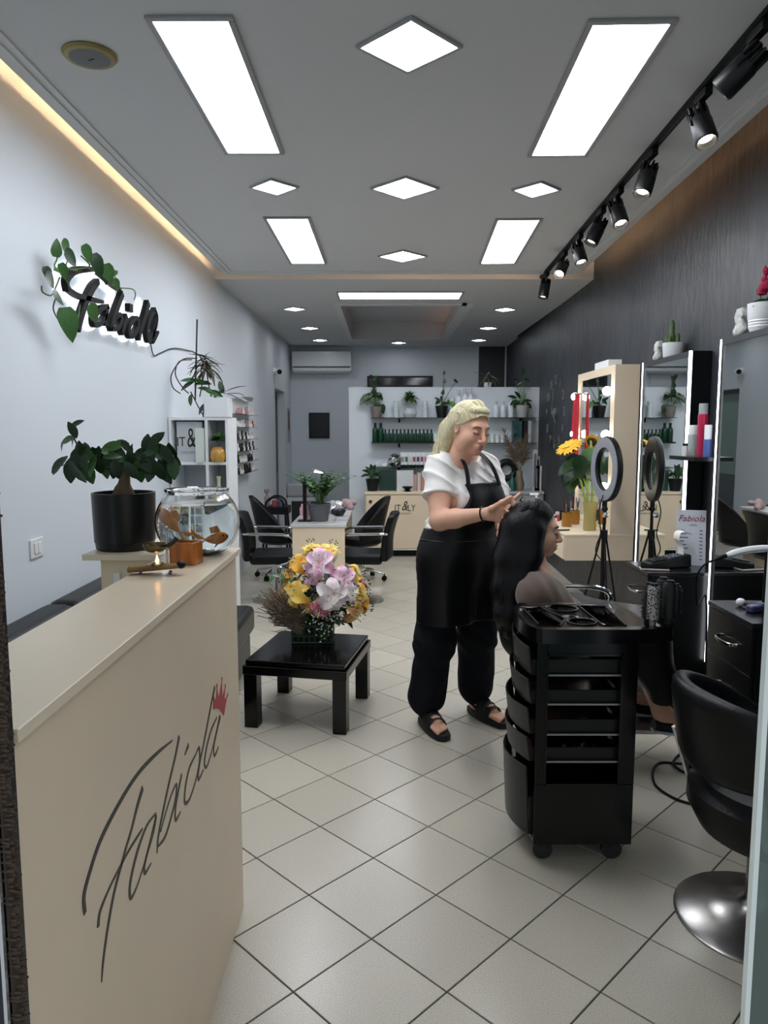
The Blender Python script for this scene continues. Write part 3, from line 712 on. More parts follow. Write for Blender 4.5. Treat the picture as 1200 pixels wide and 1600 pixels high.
MB().lathe([(0, .026), (.0035, .029), (.0045, .034), (.0025, .042), (0, .050)], (.010, 0, 0), 12).build('flame', emat('flame', '#ffb457', 12), ob)
MB().cyl((.034, .004, .02), (.034, .004, .112), .0028, n=8).ball((.034, .004, .116), .0058, 10, 8).build('post', M_steel, ob)
mbz = mat('aged_brass', '#6d6144', .3, metal=1)
MB().lathe([(0, .056), (.018, .057), (.027, .064), (.031, .075), (.0305, .077), (.026, .066), (.017, .060), (0, .059)], (.006, .002, 0), 28).build('bowl', mbz, ob)
MB().tube([(.034, .004, .07), (.05, .01, .08), (.058, .014, .09)], .006, 8).build('bowl_handle', mat('dark_handle', '#2c2622', .5), ob)
a0 = atz(285, 884, 1.18)
ab = thing('amber_box', (a0.x + .003, a0.y + .03, 1.18), 'small amber-coloured wooden box with an open top beside the fish bowl', 'box', rz=-.25)
mam = mat('amber_wood', '#a8611c', .25, var=.45, vscale=12, stretch=(3, 3, .6), coat=.4)
for q in (((-.036, -.028, 0), (.036, -.020, .062)), ((-.036, .020, 0), (.036, .028, .062)), ((-.036, -.02, 0), (-.027, .02, .062)), ((.027, -.02, 0), (.036, .02, .062)), ((-.027, -.02, 0), (.027, .02, .008))):
    MB().box(*q).build('side' if q[0][2] == 0 and q[1][2] > .02 else 'bottom', mam, ab, bevel=.003)

# wall switch
sw = thing('light_switch', atx(56, 856, XL) - Vector((0, 0, .0)), 'white double rocker switch on the white wall above the sofa', 'light switch')
MB().box((0, -.06, -.042), (.008, .06, .042)).build('plate', mat('switch_plate', '#dfe2e3', .4), sw, bevel=.003)
for y in (-.017, .017): MB().box((.008, y - .014, -.024), (.012, y + .014, .024)).build('rocker', M_plast, sw, bevel=.002)

# ------------------------------------------------------------------ black leather sofa along the white wall
sf = thing('sofa', (-1.16, 3.55, 0), 'low black leather sofa against the white wall, mostly behind the counter', 'sofa')
MB().box((-.36, -1.05, .04), (.30, 1.05, .26)).build('base', M_leather, sf, bevel=.03)
for k in range(3): MB().box((-.2, -1.06 + k * .707, .26), (.33, -1.06 + (k + 1) * .707 - .01, .43)).build('seat_cushion', M_leather, sf, bevel=.035)
for k in range(3): MB().box((-.36, -1.06 + k * .707, .3), (-.2, -1.06 + (k + 1) * .707 - .004, .78)).build('back_cushion', M_leather, sf, bevel=.045)
for x in (-.3, .24):
    for y in (-.95, .95): MB().cyl((x, y, 0), (x, y, .05), .02, n=12).build('leg', M_chrome, sf)

# ------------------------------------------------------------------ backlit name sign on the white wall
sg = thing('backlit_sign', (XL, 4.0, 1.95), 'backlit black script sign glowing white on the white wall', 'sign')
ORG = Vector((XL, 4.0, 1.95))
def spx(q, off=0): return atx(q[0] / 3, 350 + q[1] / 3, XL + .0) - ORG
M_signb = mat('sign_black', '#0c0c0d', .6, spec=.2)
M_signw = emat('sign_glow', '#f3f7ff', 1.3)
sgn = {
 'letter_f': [([(262, 315), (256, 262), (290, 222), (350, 212), (412, 218)], [22, 30, 34, 28, 8]), ([(262, 305), (310, 335), (370, 352), (430, 366)], [16, 22, 24, 14]), ([(408, 268), (380, 300), (350, 360), (325, 430), (308, 495)], [26, 36, 36, 38, 40]),
              ([(412, 232), (450, 258), (492, 290), (515, 308)], [8, 18, 24, 12])],
 'letter_a': [([(455, 385), (415, 400), (388, 440), (392, 470), (420, 465), (450, 420)], [20, 26, 30, 28, 22, 20]), ([(455, 385), (440, 440), (442, 478)], [24, 24, 18])],
 'letter_b': [([(525, 325), (500, 390), (478, 450), (468, 490)], [30, 32, 32, 26]), ([(470, 492), (500, 488), (520, 450), (512, 425), (490, 440)], [22, 24, 26, 22, 16])],
 'letter_i': [([(545, 430), (530, 480), (522, 515)], [28, 28, 22]), ([(556, 390), (572, 396)], [36, 36])],
 'letter_o': [([(590, 440), (562, 470), (555, 510), (572, 525), (598, 490), (600, 450), (590, 440)], [20, 26, 28, 26, 26, 24, 20])],
 'letter_l': [([(652, 368), (632, 440), (612, 500), (605, 540)], [32, 32, 32, 24])],
 'letter_a_': [([(685, 400), (655, 450), (645, 510), (655, 545), (680, 500), (692, 440), (680, 402)], [20, 26, 28, 26, 24, 26, 22]), ([(692, 420), (678, 490), (672, 550), (700, 505)], [22, 24, 24, 10])]}
def sw_(p): return (spx((p[0], p[1] + 1)) - spx(p)).length
glow = MB()
for nm, ss in sgn.items():
    mb = MB()
    for P, W in ss:
        Q = smooth_pts([(p[0], p[1], a * sw_(p) * 1.0) for p, a in zip(P, W)], 5)
        pts = [spx(q) for q in Q]
        mb.ribbon([p + Vector((.035, 0, 0)) for p in pts], [q[2] for q in Q], (1, 0, 0), .03)
        glow.ribbon([p + Vector((.006, 0, 0)) for p in pts], [q[2] + .034 for q in Q], (1, 0, 0), .012 + random.random() * .004)
    mb.build(nm.rstrip('_'), M_signb, sg)
glow.build('glowing_backplate', M_signw, sg)
mb = MB()
for p in ((270, 260), (330, 420), (500, 380), (560, 500), (620, 500), (665, 500)): mb.cyl(spx(p), spx(p) + Vector((.05, 0, 0)), .004, n=6)
mb.build('standoffs', M_chrome, sg)
MB().tube(sp3([atx(235, 535, XL + .01) - ORG, atx(240, 555, XL + .01) - ORG, atx(250, 552, XL + .01) - ORG, atx(272, 544, XL + .01) - ORG, atx(300, 549, XL + .01) - ORG], 5), .004, 6).build('power_cable', M_blackm, sg)
# trailing plant over the sign
vn = thing('trailing_vine', ORG + Vector((.07, 0, 0)), 'trailing green vine with broad leaves draped over the glowing sign', 'plant')
VX = XL + .085
def vpx(q): return atx(q[0] / 3, 350 + q[1] / 3, VX) - Vector(vn.location)
vs_ = [[(255, 125), (268, 160), (255, 200), (290, 230), (330, 300)], [(300, 115), (325, 150), (310, 200), (360, 220)], [(195, 290), (200, 320), (240, 335), (260, 300), (280, 250)], [(380, 150), (420, 190), (400, 205), (330, 215)],
       [(490, 195), (460, 230), (440, 220), (400, 200)], [(260, 350), (250, 400), (280, 455), (330, 480), (360, 470), (375, 380)], [(520, 260), (540, 250), (525, 215)], [(550, 300), (620, 305), (635, 330), (628, 355)], [(440, 220), (480, 250), (520, 280), (550, 300)]]
mb = MB()
for q in vs_: mb.tube(sp3([vpx(p) for p in q], 4), .0035, 6)
mb.build('stems', M_stemg, vn)
vl = [(255, 110, -.1, .6, 1.1), (290, 110, .9, -.5, 1.3), (290, 165, 1, -.5, 1.5), (395, 140, .6, -.9, 1.3), (440, 178, 1, .15, 1.3), (425, 200, .2, -1, 1.6), (480, 235, .4, -.9, 1.5), (200, 240, 0, -1, .9), (190, 270, 1, -.3, 1.5), (235, 225, -1, 0, .9),
      (245, 360, 1, 0, 1.6), (290, 480, 0, -1, 2.1), (410, 385, .6, .3, .8), (400, 420, 1, -.9, 1.6), (525, 285, .6, -.9, 1.0), (530, 230, .6, .5, .7), (490, 260, -.4, -.8, 1.1), (275, 225, .5, -1, 1.1)]
rv = random.Random(4)
for x, y, dx, dz, sc in vl:
    leaf_obj(vn, vpx((x, y)) + Vector((rv.uniform(0, .03), 0, 0)), (rv.uniform(.1, .4), dx, dz), (.55, -.8, .25), 'SZ' and .072 * sc, M_leafm if rv.random() < .55 else M_leafd, 'heart', .85)

# ------------------------------------------------------------------ white shelf unit with its contents
YS = 5.2
def sh(px, py, y=YS): return aty(px, py, y)
sx0, sx1, sxm = XL + .005, sh(357, 700).x, sh(323, 700).x
zt, zm = sh(300, 652).z, sh(300, 722).z
su = thing('shelf_unit', ((sx0 + sx1) / 2, YS + .15, 0), 'white open cube shelf unit standing against the white wall behind the counter', 'shelf')
ox, oy = (sx0 + sx1) / 2, YS + .15
for x in (sx0, sxm - .01, sx1 - .02): MB().box((x - ox, -.15, 0), (x - ox + .02, .15, zt)).build('upright', M_plast, su)
for z in (zt - .02, zm - .02, zm - .34, zm - .66, zm - .98, .05):
    MB().box((sx0 - ox + .02, -.15, z), (sxm - ox - .01, .15, z + .02)).build('shelf_board', M_plast, su); MB().box((sxm - ox + .01, -.15, z), (sx1 - ox - .02, .15, z + .02)).build('shelf_board', M_plast, su)
MB().box((sx0 - ox, .15, 0), (sx1 - ox, .156, zt)).build('back_panel', mat('shelf_back', '#b9c0c6', .6), su)
# plaque
pq = thing('salon_plaque', ((sx0 + sxm) / 2, YS + .06, zm), 'framed white plaque with black lettering in the upper shelf cube', 'sign', rz=.06)
MB().box((-.09, -.008, 0), (.09, .008, .285)).build('board', mat('plaque_white', '#c3c8cb', .5), pq)
text_mesh('lettering', 'IT  LY', mat('plaque_ink', '#22262a', .5), .095, (0, -.0085, .14), (PI / 2, 0, 0), pq, .001, xs=.78)
text_mesh('lettering', '&', mat('plaque_ink', '#22262a', .5), .2, (.012, -.0085, .165), (PI / 2, 0, 0), pq, .001, xs=.5)
text_mesh('lettering', 'COLORISTI', mat('plaque_ink2', '#7d8286', .5), .026, (0, -.0085, .065), (PI / 2, 0, 0), pq, .001)
def simple(name, mb, m, label, cat, group=None): return tag(mb.build(name, m), label, cat, group)
c = Vector((sxm + .03, YS + .05, zm))
simple('carton', MB().box((sxm - .075, YS - .02, zm), (sxm - .015, YS + .05, zm + .24)), mat('pale_green_carton', '#cfdad2', .5), 'pale carton with a green lid standing beside the plaque', 'carton')
jr = thing('fern_jar', (sxm + .075, YS + .02, zm), 'round amber glass jar with a small green fern inside the shelf', 'potted plant')
MB().lathe([(.0, 0), (.045, .002), (.058, .035), (.05, .085), (.035, .1), (.037, .108)], n=20).build('jar', mat('amber_glass', '#b98b3c', .15, coat=.5, var=.3, vscale=40), jr)
rf = random.Random(9)
for i in range(46):
    d = rdir(rf, -.1, 1); leaf_obj(jr, Vector((0, 0, .15)) + d * .03, d + Vector((0, 0, .2)), (0, -.3, 1), rf.uniform(.04, .08), M_leafm, 'oval')
cb2 = thing('small_succulent', (sxm - .06, YS + .02, zm - .32), 'small round-leaved plant in a dark pot on the lower shelf', 'potted plant')
MB().lathe([(.03, 0), (.042, .06), (.038, .06), (0, .055)], n=18).build('pot', M_blackm, cb2)
for i in range(14): d = rdir(rf, .1, 1); leaf_obj(cb2, (0, 0, .06), d, (0, 0, 1), .06, M_leafd, 'heart')
simple('bottle', MB().lathe([(0, 0), (.03, 0), (.032, .12), (.012, .15), (.012, .2), (.016, .2), (.016, .22), (0, .22)], (sxm + .08, YS, zm - .32), 18), mat('olive_cream_bottle', '#b7b48c', .4), 'cream and olive bottle on the lower shelf next to the succulent', 'bottle')
# planter with dracaena, climbing stems and stake on top of the unit
pln = thing('dracaena_planter', (sxm + .075, YS + .08, zt), 'spiky red-green dracaena in a white box planter with a tall stake', 'potted plant')
MB().box((-.085, -.09, 0), (.085, .06, .135)).build('planter', M_plast, pln, bevel=.004)
PL = Vector(pln.location)
def pp(px, py, dy=0): return aty(px, py, YS + .08 + dy) - PL
MB().tube([pp(305, 625), pp(308, 499)], .006, 6).build('stake', mat('stake_dark', '#3a3a36', .7), pln)
mb = MB()
for q in ([(312, 620), (318, 590), (322, 575)], [(330, 620), (325, 595), (322, 572)], [(345, 612), (347, 596), (336, 582)], [(308, 560), (285, 562), (268, 585), (270, 605), (282, 615)], [(300, 562), (280, 565), (274, 585), (285, 605), (295, 615)], [(300, 549), (312, 556), (318, 570)], [(318, 650), (308, 632), (298, 612)], [(318, 668), (318, 640), (322, 622)], [(322, 690), (326, 655), (318, 640)]):
    mb.tube(sp3([pp(*p) for p in q], 4), .0045, 6)
mb.build('stems', M_stem, pln)
M_drac = mat('dracaena_leaf', '#4a2a2e', .45, color2='#41522f', var=.3, vscale=20)
top = pp(322, 578)
for i in range(46):
    a = rf.uniform(0, 2 * PI); el = rf.uniform(-.05, 1.45); d = Vector((math.cos(a) * math.cos(el), math.sin(a) * math.cos(el), math.sin(el)))
    leaf_obj(pln, top + Vector((0, 0, rf.uniform(-.06, .04))), d, (0, 0, 1), rf.uniform(.14, .24), M_drac, 'blade', 1.1)
for x, y, dx, dz, s_ in ((296, 598, -1, .2, .13), (295, 605, -1, -.5, .12), (312, 598, -.8, .5, .09), (318, 603, .8, .1, .14), (322, 612, 1, -.1, .12), (345, 605, -.2, 1, .09), (335, 618, 1, -.2, .13), (300, 625, -.3, -1, .09), (338, 628, -1, .1, .11), (318, 640, -.7, -.8, .1), (322, 690, -1, -.6, .1), (318, 680, -1, -.4, .1)):
    leaf_obj(pln, pp(x, y, -.02), (dx, rf.uniform(-.4, .2), dz), (0, -.5, .8), s_, rf.choice([M_leafd, M_leafm]), 'oval')
for q in ([(355, 610), (370, 605), (385, 603)], [(355, 615), (375, 615), (384, 622)], [(355, 615), (372, 622), (388, 632)]):
    P = sp3([pp(*p) for p in q], 4); pln_ = MB().tube(P, [.012 * math.sin(PI * (.15 + .8 * k / (len(P) - 1))) + .001 for k in range(len(P))], 6, flat=.25).build('strap_leaf', mat('strap_dark', '#33382f', .5), pln)
for i in range(8): d = Vector((rf.uniform(.3, 1), rf.uniform(-.6, .1), rf.uniform(-.1, .5))); leaf_obj(pln, pp(345, 618), d, (0, 0, 1), .13, M_leafd, 'narrow', 1.3)

# ------------------------------------------------------------------ wall rack of nail polish
rk = thing('polish_rack', (XL, 7.75, 1.2), 'white wall rack with thin glass shelves for nail polish', 'rack')
OR = Vector((XL, 7.75, 1.2))
MB().box((0, -.48, -.05), (.02, .48, .66)).build('back_panel', M_plast, rk)
def arch(u, v):
    y = -.48 + .96 * u; z = .66 + .03 * math.sin(PI * u); x = .02 + (.12) * v * math.sin(PI * (.1 + .8 * u)); return Vector((x, y, z))
MB().grid(arch, 14, 1).build('top_board', mat('rack_top', '#c9c6c2', .5), rk)
shz = [.50, .37, .245, .13, .015, -.1]
for z in shz: MB().box((.02, -.48, z), (.12, .48, z + .006)).build('glass_shelf', M_shelfglass, rk)
rk_ = random.Random(2)
pal = ['#b34a4a', '#d9c9c4', '#efe9e4', '#1c1c20', '#c98f8f', '#e6dcd8', '#2a2528', '#8d8d95']
for si, z in enumerate(shz):
    for k in range(9):
        y = 7.75 - .42 + .105 * k + rk_.uniform(-.01, .01); cc = pal[rk_.choice([1, 2, 5, 7, 2, 0, 4] if si < 2 else [2, 3, 2, 6, 5, 3])]
        hgt = rk_.uniform(.055, .09)
        t = MB().lathe([(0, 0), (.016, 0), (.017, .03), (.008, .036), (.009, hgt), (0, hgt)], (XL + .07, y, 1.2 + z + .006), 10).build('polish_bottle', mat('polish' + cc[1:], cc, .25))
        tag(t, 'small nail polish bottle on the glass shelves of the wall rack', 'bottle', 'nail polish bottles on the wall rack')
# ------------------------------------------------------------------ black coffee table with the lily basket
tb = thing('coffee_table', (-.405, 3.90, 0), 'square black lacquered coffee table carrying a flower basket', 'table', rz=-.19)
hw, hdp = .265, .285
MB().box((-hw, -hdp, .335), (hw, hdp, .362)).build('table_top', M_black, tb, bevel=.006)
MB().box((-hw - .012, -hdp - .012, .285), (hw + .012, hdp + .012, .333)).build('apron', M_black, tb, bevel=.005)
for x in (-1, 1):
    for y in (-1, 1): MB().box((x * (hw - .028) - .036, y * (hdp - .028) - .036, 0), (x * (hw - .028) + .036, y * (hdp - .028) + .036, .287)).build('leg', M_black, tb, bevel=.004)

def petal_mat(name, cin, cout, spots=False, edge=.5):
    m = bpy.data.materials.new(name); m.use_nodes = True; nt = m.node_tree; L = nt.links; b = nt.nodes['Principled BSDF']
    tc = nt.nodes.new('ShaderNodeTexCoord'); sx = nt.nodes.new('ShaderNodeSeparateXYZ'); L.new(tc.outputs['Object'], sx.inputs[0])
    ab = nt.nodes.new('ShaderNodeMath'); ab.operation = 'ABSOLUTE'; L.new(sx.outputs[0], ab.inputs[0])
    mr = nt.nodes.new('ShaderNodeMapRange'); mr.inputs['From Max'].default_value = .17; L.new(ab.outputs[0], mr.inputs['Value'])
    mx = nt.nodes.new('ShaderNodeMix'); mx.data_type = 'RGBA'; L.new(mr.outputs[0], mx.inputs['Factor'])
    mx.inputs['A'].default_value = (*lin(cin), 1); mx.inputs['B'].default_value = (*lin(cout), 1); L.new(mx.outputs['Result'], b.inputs['Base Color'])
    b.inputs['Roughness'].default_value = .5; MATS[name] = m; return m
PM = {'pink': petal_mat('petal_pink', '#ee9fc8', '#fff4f8'), 'white': petal_mat('petal_white', '#f8e2ea', '#fffaf8'), 'yellow': petal_mat('petal_yellow', '#f6c23a', '#ffe58a'),
      'orange': petal_mat('petal_orange', '#f2a51e', '#f6c95a'), 'magenta': petal_mat('petal_magenta', '#c94a78', '#f0a2b6'), 'peach': petal_mat('petal_peach', '#eba66a', '#f3cc86'), 'rose': petal_mat('petal_rose', '#eab0d0', '#f5d8e8')}
LEAFM['petal'] = None
def mk_petal():
    m = MB(); V = []; Fs = []; seg = 7
    for i in range(seg + 1):
        t = i / seg; w_ = .165 * math.sin(PI * min(1, (t * .93 + .06))) ** .9
        y = math.sin(t * 1.9) * .62 + t * .25; z = .50 * t - .66 * t ** 3
        V += [(-w_, y, z + w_ * .35), (-w_ * .4, y, z + .02), (0, y, z), (w_ * .4, y, z + .02), (w_, y, z + w_ * .35)]
    for i in range(seg):
        for k in range(4): a = i * 5 + k; Fs.append((a, a + 1, a + 6, a + 5))
    o = m.add(V, Fs).build('petal', M_plast); d = o.data; bpy.data.objects.remove(o); d.materials.clear(); return d
LEAFM['petal'] = mk_petal()
bk = thing('flower_basket', atz(489, 1003, .362) + Vector((.0, .03, 0)), 'basket of pink, white and yellow lilies with dried grass on the coffee table', 'flowers')
BK = Vector(bk.location)
gd = mat('basket_green', '#12301f', .35, var=.3, vscale=30)
MB().box((-.115, -.075, 0), (.115, .075, .012)).build('tray', gd, bk, bevel=.004)
for i in range(8):
    x = -.108 + .0308 * i
    for y in (-.07, .07): MB().box((x - .006, y - .004, .012), (x + .006, y + .004, .105)).build('slat', gd, bk)
for j in range(5):
    y = -.06 + .03 * j
    for x in (-.11, .11): MB().box((x - .004, y - .005, .012), (x + .004, y + .005, .105)).build('slat', gd, bk)
for z in (.04, .095):
    for y in (-.074, .074): MB().box((-.116, y - .003, z), (.116, y + .003, z + .012)).build('rail', gd, bk)
MB().box((-.1, -.06, .012), (.1, .06, .09)).build('foam', mat('floral_foam', '#17261b', .9, bump=.5, bscale=80), bk)
def lily(px, py, dy, facing, size, col, label=None):
    p = aty(px, py, BK.y + dy) - BK; f = Vector(facing).normalized(); x, y = perp(f)
    l = bpy.data.objects.new('lily', None); COL.objects.link(l); l.parent = bk; l.empty_display_size = .02
    # stem joins the flower to the basket
    l.matrix_local = Matrix.Translation(p) @ Matrix((x, y, f)).transposed().to_4x4()
    key = 'petal' + col
    if key not in LEAFM:
        c = LEAFM['petal'].copy(); c.materials.append(PM[col]); LEAFM[key] = c
    rl = random.Random(int(px * 7 + py))
    for k in range(6):
        o = bpy.data.objects.new('petal', LEAFM[key]); COL.objects.link(o); o.parent = l
        a = 2 * PI * k / 6 + rl.uniform(-.12, .12)
        o.matrix_local = Matrix.Rotation(a, 4, 'Z') @ Matrix.Rotation(rl.uniform(-.15, .15), 4, 'X') @ Matrix.Diagonal((size * rl.uniform(.9, 1.1),) * 3 + (1,)) @ Matrix.Diagonal((1.15 if k % 2 else .95, 1, 1, 1))
    mb = MB(); an = MB()
    for k in range(6):
        a = 2 * PI * k / 6 + .4; q = Vector((math.cos(a) * .16, math.sin(a) * .16, .62)) * size
        mb.tube([(0, 0, 0), q * .6, q], .0012, 5); an.ball(q, (.003, .003, .007), 6, 5)
    mb.tube([(0, 0, 0), (0, 0, size * .75)], .002, 5)
    mb.build('stamens', mat('stamen_pale', '#dfe2b0', .5), l); an.build('anthers', mat('anther_brown', '#3a1a12', .6), l)
    bk_p = Vector((p.x * .25, p.y * .3 + .02, .09)); st.tube(sp3([p, p * .6 + bk_p * .4 - f * .03, bk_p], 4), .004, 6)
st = MB()
LS = 1.5
for a in ((500, 882, -.06, (.0, -1, .35), .135, 'pink'), (531, 906, -.03, (.5, -.9, .3), .12, 'rose'), (518, 926, -.08, (.15, -1, -.05), .14, 'white'), (540, 925, -.05, (.7, -.8, .1), .10, 'white'), (502, 947, -.08, (-.1, -1, -.3), .095, 'magenta'),
          (471, 928, -.05, (-.5, -.9, .3), .125, 'yellow'), (472, 886, -.01, (-.6, -.6, .6), .10, 'orange'), (555, 925, 0, (.9, -.4, .1), .09, 'yellow'), (547, 950, -.02, (.8, -.7, -.45), .105, 'peach'), (488, 866, .05, (-.1, -.2, 1), .09, 'yellow'),
          (515, 868, .06, (.3, -.3, 1), .095, 'yellow'), (548, 900, .06, (.9, -.2, .5), .09, 'yellow'), (562, 945, .05, (1, -.2, -.2), .08, 'orange'), (458, 905, .07, (-.9, 0, .3), .09, 'orange'), (560, 915, .08, (1, .2, .3), .07, 'magenta'), (490, 905, -.02, (-.4, -.8, .4), .09, 'rose'), (452, 935, .02, (-.9, -.4, .1), .09, 'yellow'), (487, 945, -.06, (-.5, -.9, -.3), .08, 'peach')):
    lily(*a[:4], a[4] * LS, a[5])
st.build('stems', M_stemg, bk)
for px, py, d, L_, cl in ((480, 858, (0, -.1, 1), .075, 'bud_green'), (524, 858, (.35, -.2, 1), .085, 'bud_cream'), (455, 915, (-.45, -.6, .8), .085, 'bud_yellow'), (556, 936, (.7, -.5, .6), .075, 'bud_lime')):
    p = aty(px, py + 12, BK.y - .05) - BK; d = Vector(d).normalized()
    P = [p + d * (L_ * k / 6 - L_ / 2) for k in range(7)]
    MB().tube(P, [.003, .009, .012, .0125, .011, .007, .002], 8).build('bud', mat(cl, {'bud_green': '#8fa62c', 'bud_cream': '#dfe0b0', 'bud_yellow': '#c3a21f', 'bud_lime': '#aab23a'}[cl], .45), bk)
rb = random.Random(21)
for i in range(230):
    p = aty(rb.gauss(503, 27), rb.uniform(895, 990), BK.y + rb.uniform(-.05, .1)) - BK; p.z = max(p.z, .1)
    d = Vector((p.x * 3 + rb.uniform(-.5, .5), rb.uniform(-1, .4), rb.uniform(-.3, .8))); leaf_obj(bk, p, d, (0, -.4, 1), rb.uniform(.06, .12), M_leafd if rb.random() < .8 else M_leafm, 'narrow', 1.4)
gy = MB()
for i in range(90):
    px, py = rb.gauss(508, 13), rb.gauss(972, 14)
    gy.ball(aty(px, py, BK.y - .115 + rb.uniform(-.02, .03)) - BK, rb.uniform(.003, .0055), 6, 4)
for i in range(25):
    gy.ball(aty(rb.uniform(520, 540), rb.uniform(945, 965), BK.y - .09) - BK, .0035, 6, 4)
o = gy.build('gypsophila', mat('gypsophila_white', '#f3f3ee', .6), bk); o['kind'] = 'stuff'
gs = MB()
for i in range(26):
    gs.tube([aty(505 + rb.uniform(-4, 4), 1000, BK.y - .08) - BK, aty(rb.gauss(508, 14), rb.gauss(970, 14), BK.y - .11) - BK], .0009, 4)
o = gs.build('gypsophila_stalks', M_stemg, bk); o['kind'] = 'stuff'
dg = MB()
for i in range(520):
    t = rb.random(); tx = rb.gauss(440, 16); ty = rb.gauss(948, 14)
    a = aty(468 + rb.uniform(-6, 8), 985 + rb.uniform(-8, 8), BK.y - .03 + rb.uniform(-.05, .05)) - BK; b = aty(tx, ty, BK.y - .05 + rb.uniform(-.07, .07)) - BK
    m_ = (a + b) / 2 + Vector((0, 0, .015)); e = b + Vector((rb.uniform(-.03, .01), rb.uniform(-.02, .02), rb.uniform(-.012, .018)))
    dg.tube([a, m_, b, e], [.0012, .0011, .0022, .0006], 4)
o = dg.build('dried_grass', mat('dried_grass', '#857260', .9, var=.3, vscale=60), bk); o['kind'] = 'stuff'

# ------------------------------------------------------------------ manicure desk
dk = thing('manicure_desk', (-.562, 6.95, 0), 'cream manicure desk with a pale marble-look top', 'desk')
M_marb = mat('marble_top', '#c9c9c6', .22, var=.1, vscale=6)
MB().box((-.24, -.75, .715), (.24, .75, .742)).build('desk_top', M_marb, dk, bevel=.003)
MB().box((-.225, -.74, 0), (.225, -.72, .715)).build('end_panel', M_cream, dk); MB().box((-.225, .72, 0), (.225, .74, .715)).build('end_panel', M_cream, dk)
MB().box((-.01, -.72, .25), (.01, .72, .715)).build('modesty_panel', M_cream, dk)
# arched LED lamp
lm = thing('desk_lamp', (-.70, 6.42, .742), 'black two-post LED lamp on the manicure desk', 'lamp')
MB().box((-.06, -.05, 0), (.06, .05, .012)).build('base', M_blackm, lm, bevel=.003)
MB().box((-.016, -.012, .012), (.016, .012, .37)).build('post', M_blackm, lm, bevel=.003)
e = aty(503, 738, 7.0) - Vector(lm.location)
MB().box((e.x - .012, e.y - .012, 0), (e.x + .012, e.y + .012, e.z - .005)).build('post', M_blackm, lm, bevel=.002)
for s in (-.012, .012): MB().tube([(s, 0, .365), (e.x * .55 + s, e.y * .5, e.z + .05), (e.x + s, e.y, e.z)], .005, 6).build('arm_wire', M_steel, lm)
MB().tube([(e.x - .055, e.y - .12, e.z + .012), (e.x, e.y, e.z - .002)], .013, 8, flat=.5).build('led_head', emat('desk_led', '#f8fbff', 9), lm)
MB().box((e.x - .05, e.y - .04, 0), (e.x + .05, e.y + .04, .01)).build('base', M_blackm, lm)
# palm
pm = thing('potted_palm', aty(499, 816, 6.45) * 1, 'small parlour palm in a ribbed grey pot on the manicure desk', 'potted plant')
pm.location.z = .742
MB().lathe([(.07, 0), (.076, .003)] + [(.078 + .022 * i / 14 + (.0015 if i % 2 else 0), .01 + .13 * i / 14) for i in range(15)] + [(.106, .145), (.106, .155), (.098, .155), (.094, .13), (0, .13)], n=32).build('pot', mat('pot_grey', '#5a5d61', .5), pm)
MB().lathe([(0, .135), (.094, .132)], n=20).build('soil', M_soil, pm)
M_palm = mat('palm_green', '#3f6a35', .5, var=.25, vscale=30)
rp = random.Random(8); sm = MB()
for i in range(20):
    a = rp.uniform(0, 2 * PI); el = rp.uniform(1.0, 1.45); L_ = rp.uniform(.28, .42)
    d = Vector((math.cos(a) * math.cos(el), math.sin(a) * math.cos(el), math.sin(el))); out = Vector((math.cos(a), math.sin(a), 0))
    P = [Vector((0, 0, .13)) + d * (L_ * t) + out * (L_ * .35 * t * t) - Vector((0, 0, L_ * .22 * t ** 3)) for t in [k / 8 for k in range(9)]]
    sm.tube(P, [.003 * (1 - .08 * k) for k in range(9)], 5)
    for k in range(3, 9):
        ax = (P[k] - P[k - 1]).normalized(); sd = ax.cross(Vector((0, 0, 1))).normalized()
        for s in (-1, 1): leaf_obj(pm, P[k], ax * .9 + sd * s * .9, (0, 0, 1), rp.uniform(.08, .12) * (1.15 - .05 * k), M_palm, 'narrow', 1.7, 'leaflet')
sm.build('fronds', M_stemg, pm)
# things lying on the desk
def desk(px, y): p = aty(px, 800, y); return Vector((p.x, y, .742))
p = desk(478, 6.75)
simple('pump_bottle', MB().lathe([(0, 0), (.025, 0), (.026, .1), (.01, .12), (.01, .15), (.014, .15), (.014, .165), (0, .165)], desk(478, 6.62), 16), mat('pink_bottle', '#c9899b', .35), 'pink plastic bottle standing behind the desk lamp', 'bottle')
simple('pump_bottle', MB().lathe([(0, 0), (.022, 0), (.023, .07), (.009, .09), (.009, .11), (0, .11)], desk(472, 6.85), 16), mat('rose_bottle', '#dcb3bb', .35), 'short pale rose bottle behind the desk lamp', 'bottle')
simple('lotion_bottle', MB().lathe([(0, 0), (.02, 0), (.021, .11), (.009, .125), (.009, .14), (0, .14)], desk(484, 6.75), 16), mat('tan_bottle', '#c2a78a', .35), 'tan lotion bottle next to the grey palm pot', 'bottle')
s = SDF((-.16, 6.3, .7), (.2, 7.6, 1.1), .012); c = desk(530, 7.1)
def lumps(c, r, n, seed, h=.008):
    q = random.Random(seed); s = SDF((c.x - r * 1.7, c.y - r * 1.7, c.z - .02), (c.x + r * 1.7, c.y + r * 1.7, c.z + r * 2), h)
    for i in range(n):
        a = q.uniform(0, 2 * PI); k = q.uniform(0, r * .7); s.ell((c.x + k * math.cos(a), c.y + k * math.sin(a), c.z + q.uniform(.2, .7) * r), (q.uniform(.25, .5) * r, q.uniform(.25, .5) * r, q.uniform(.25, .45) * r), .01)
    s.half((0, 0, c.z + .001), (0, 0, -1)); return s
def lump_thing(name, c, r, n, seed, m, label, cat, h=.008):
    o = lumps(c, r, n, seed, h).build(name, m, None, 1, tuple(c)); o.location = c; return tag(o, label, cat)
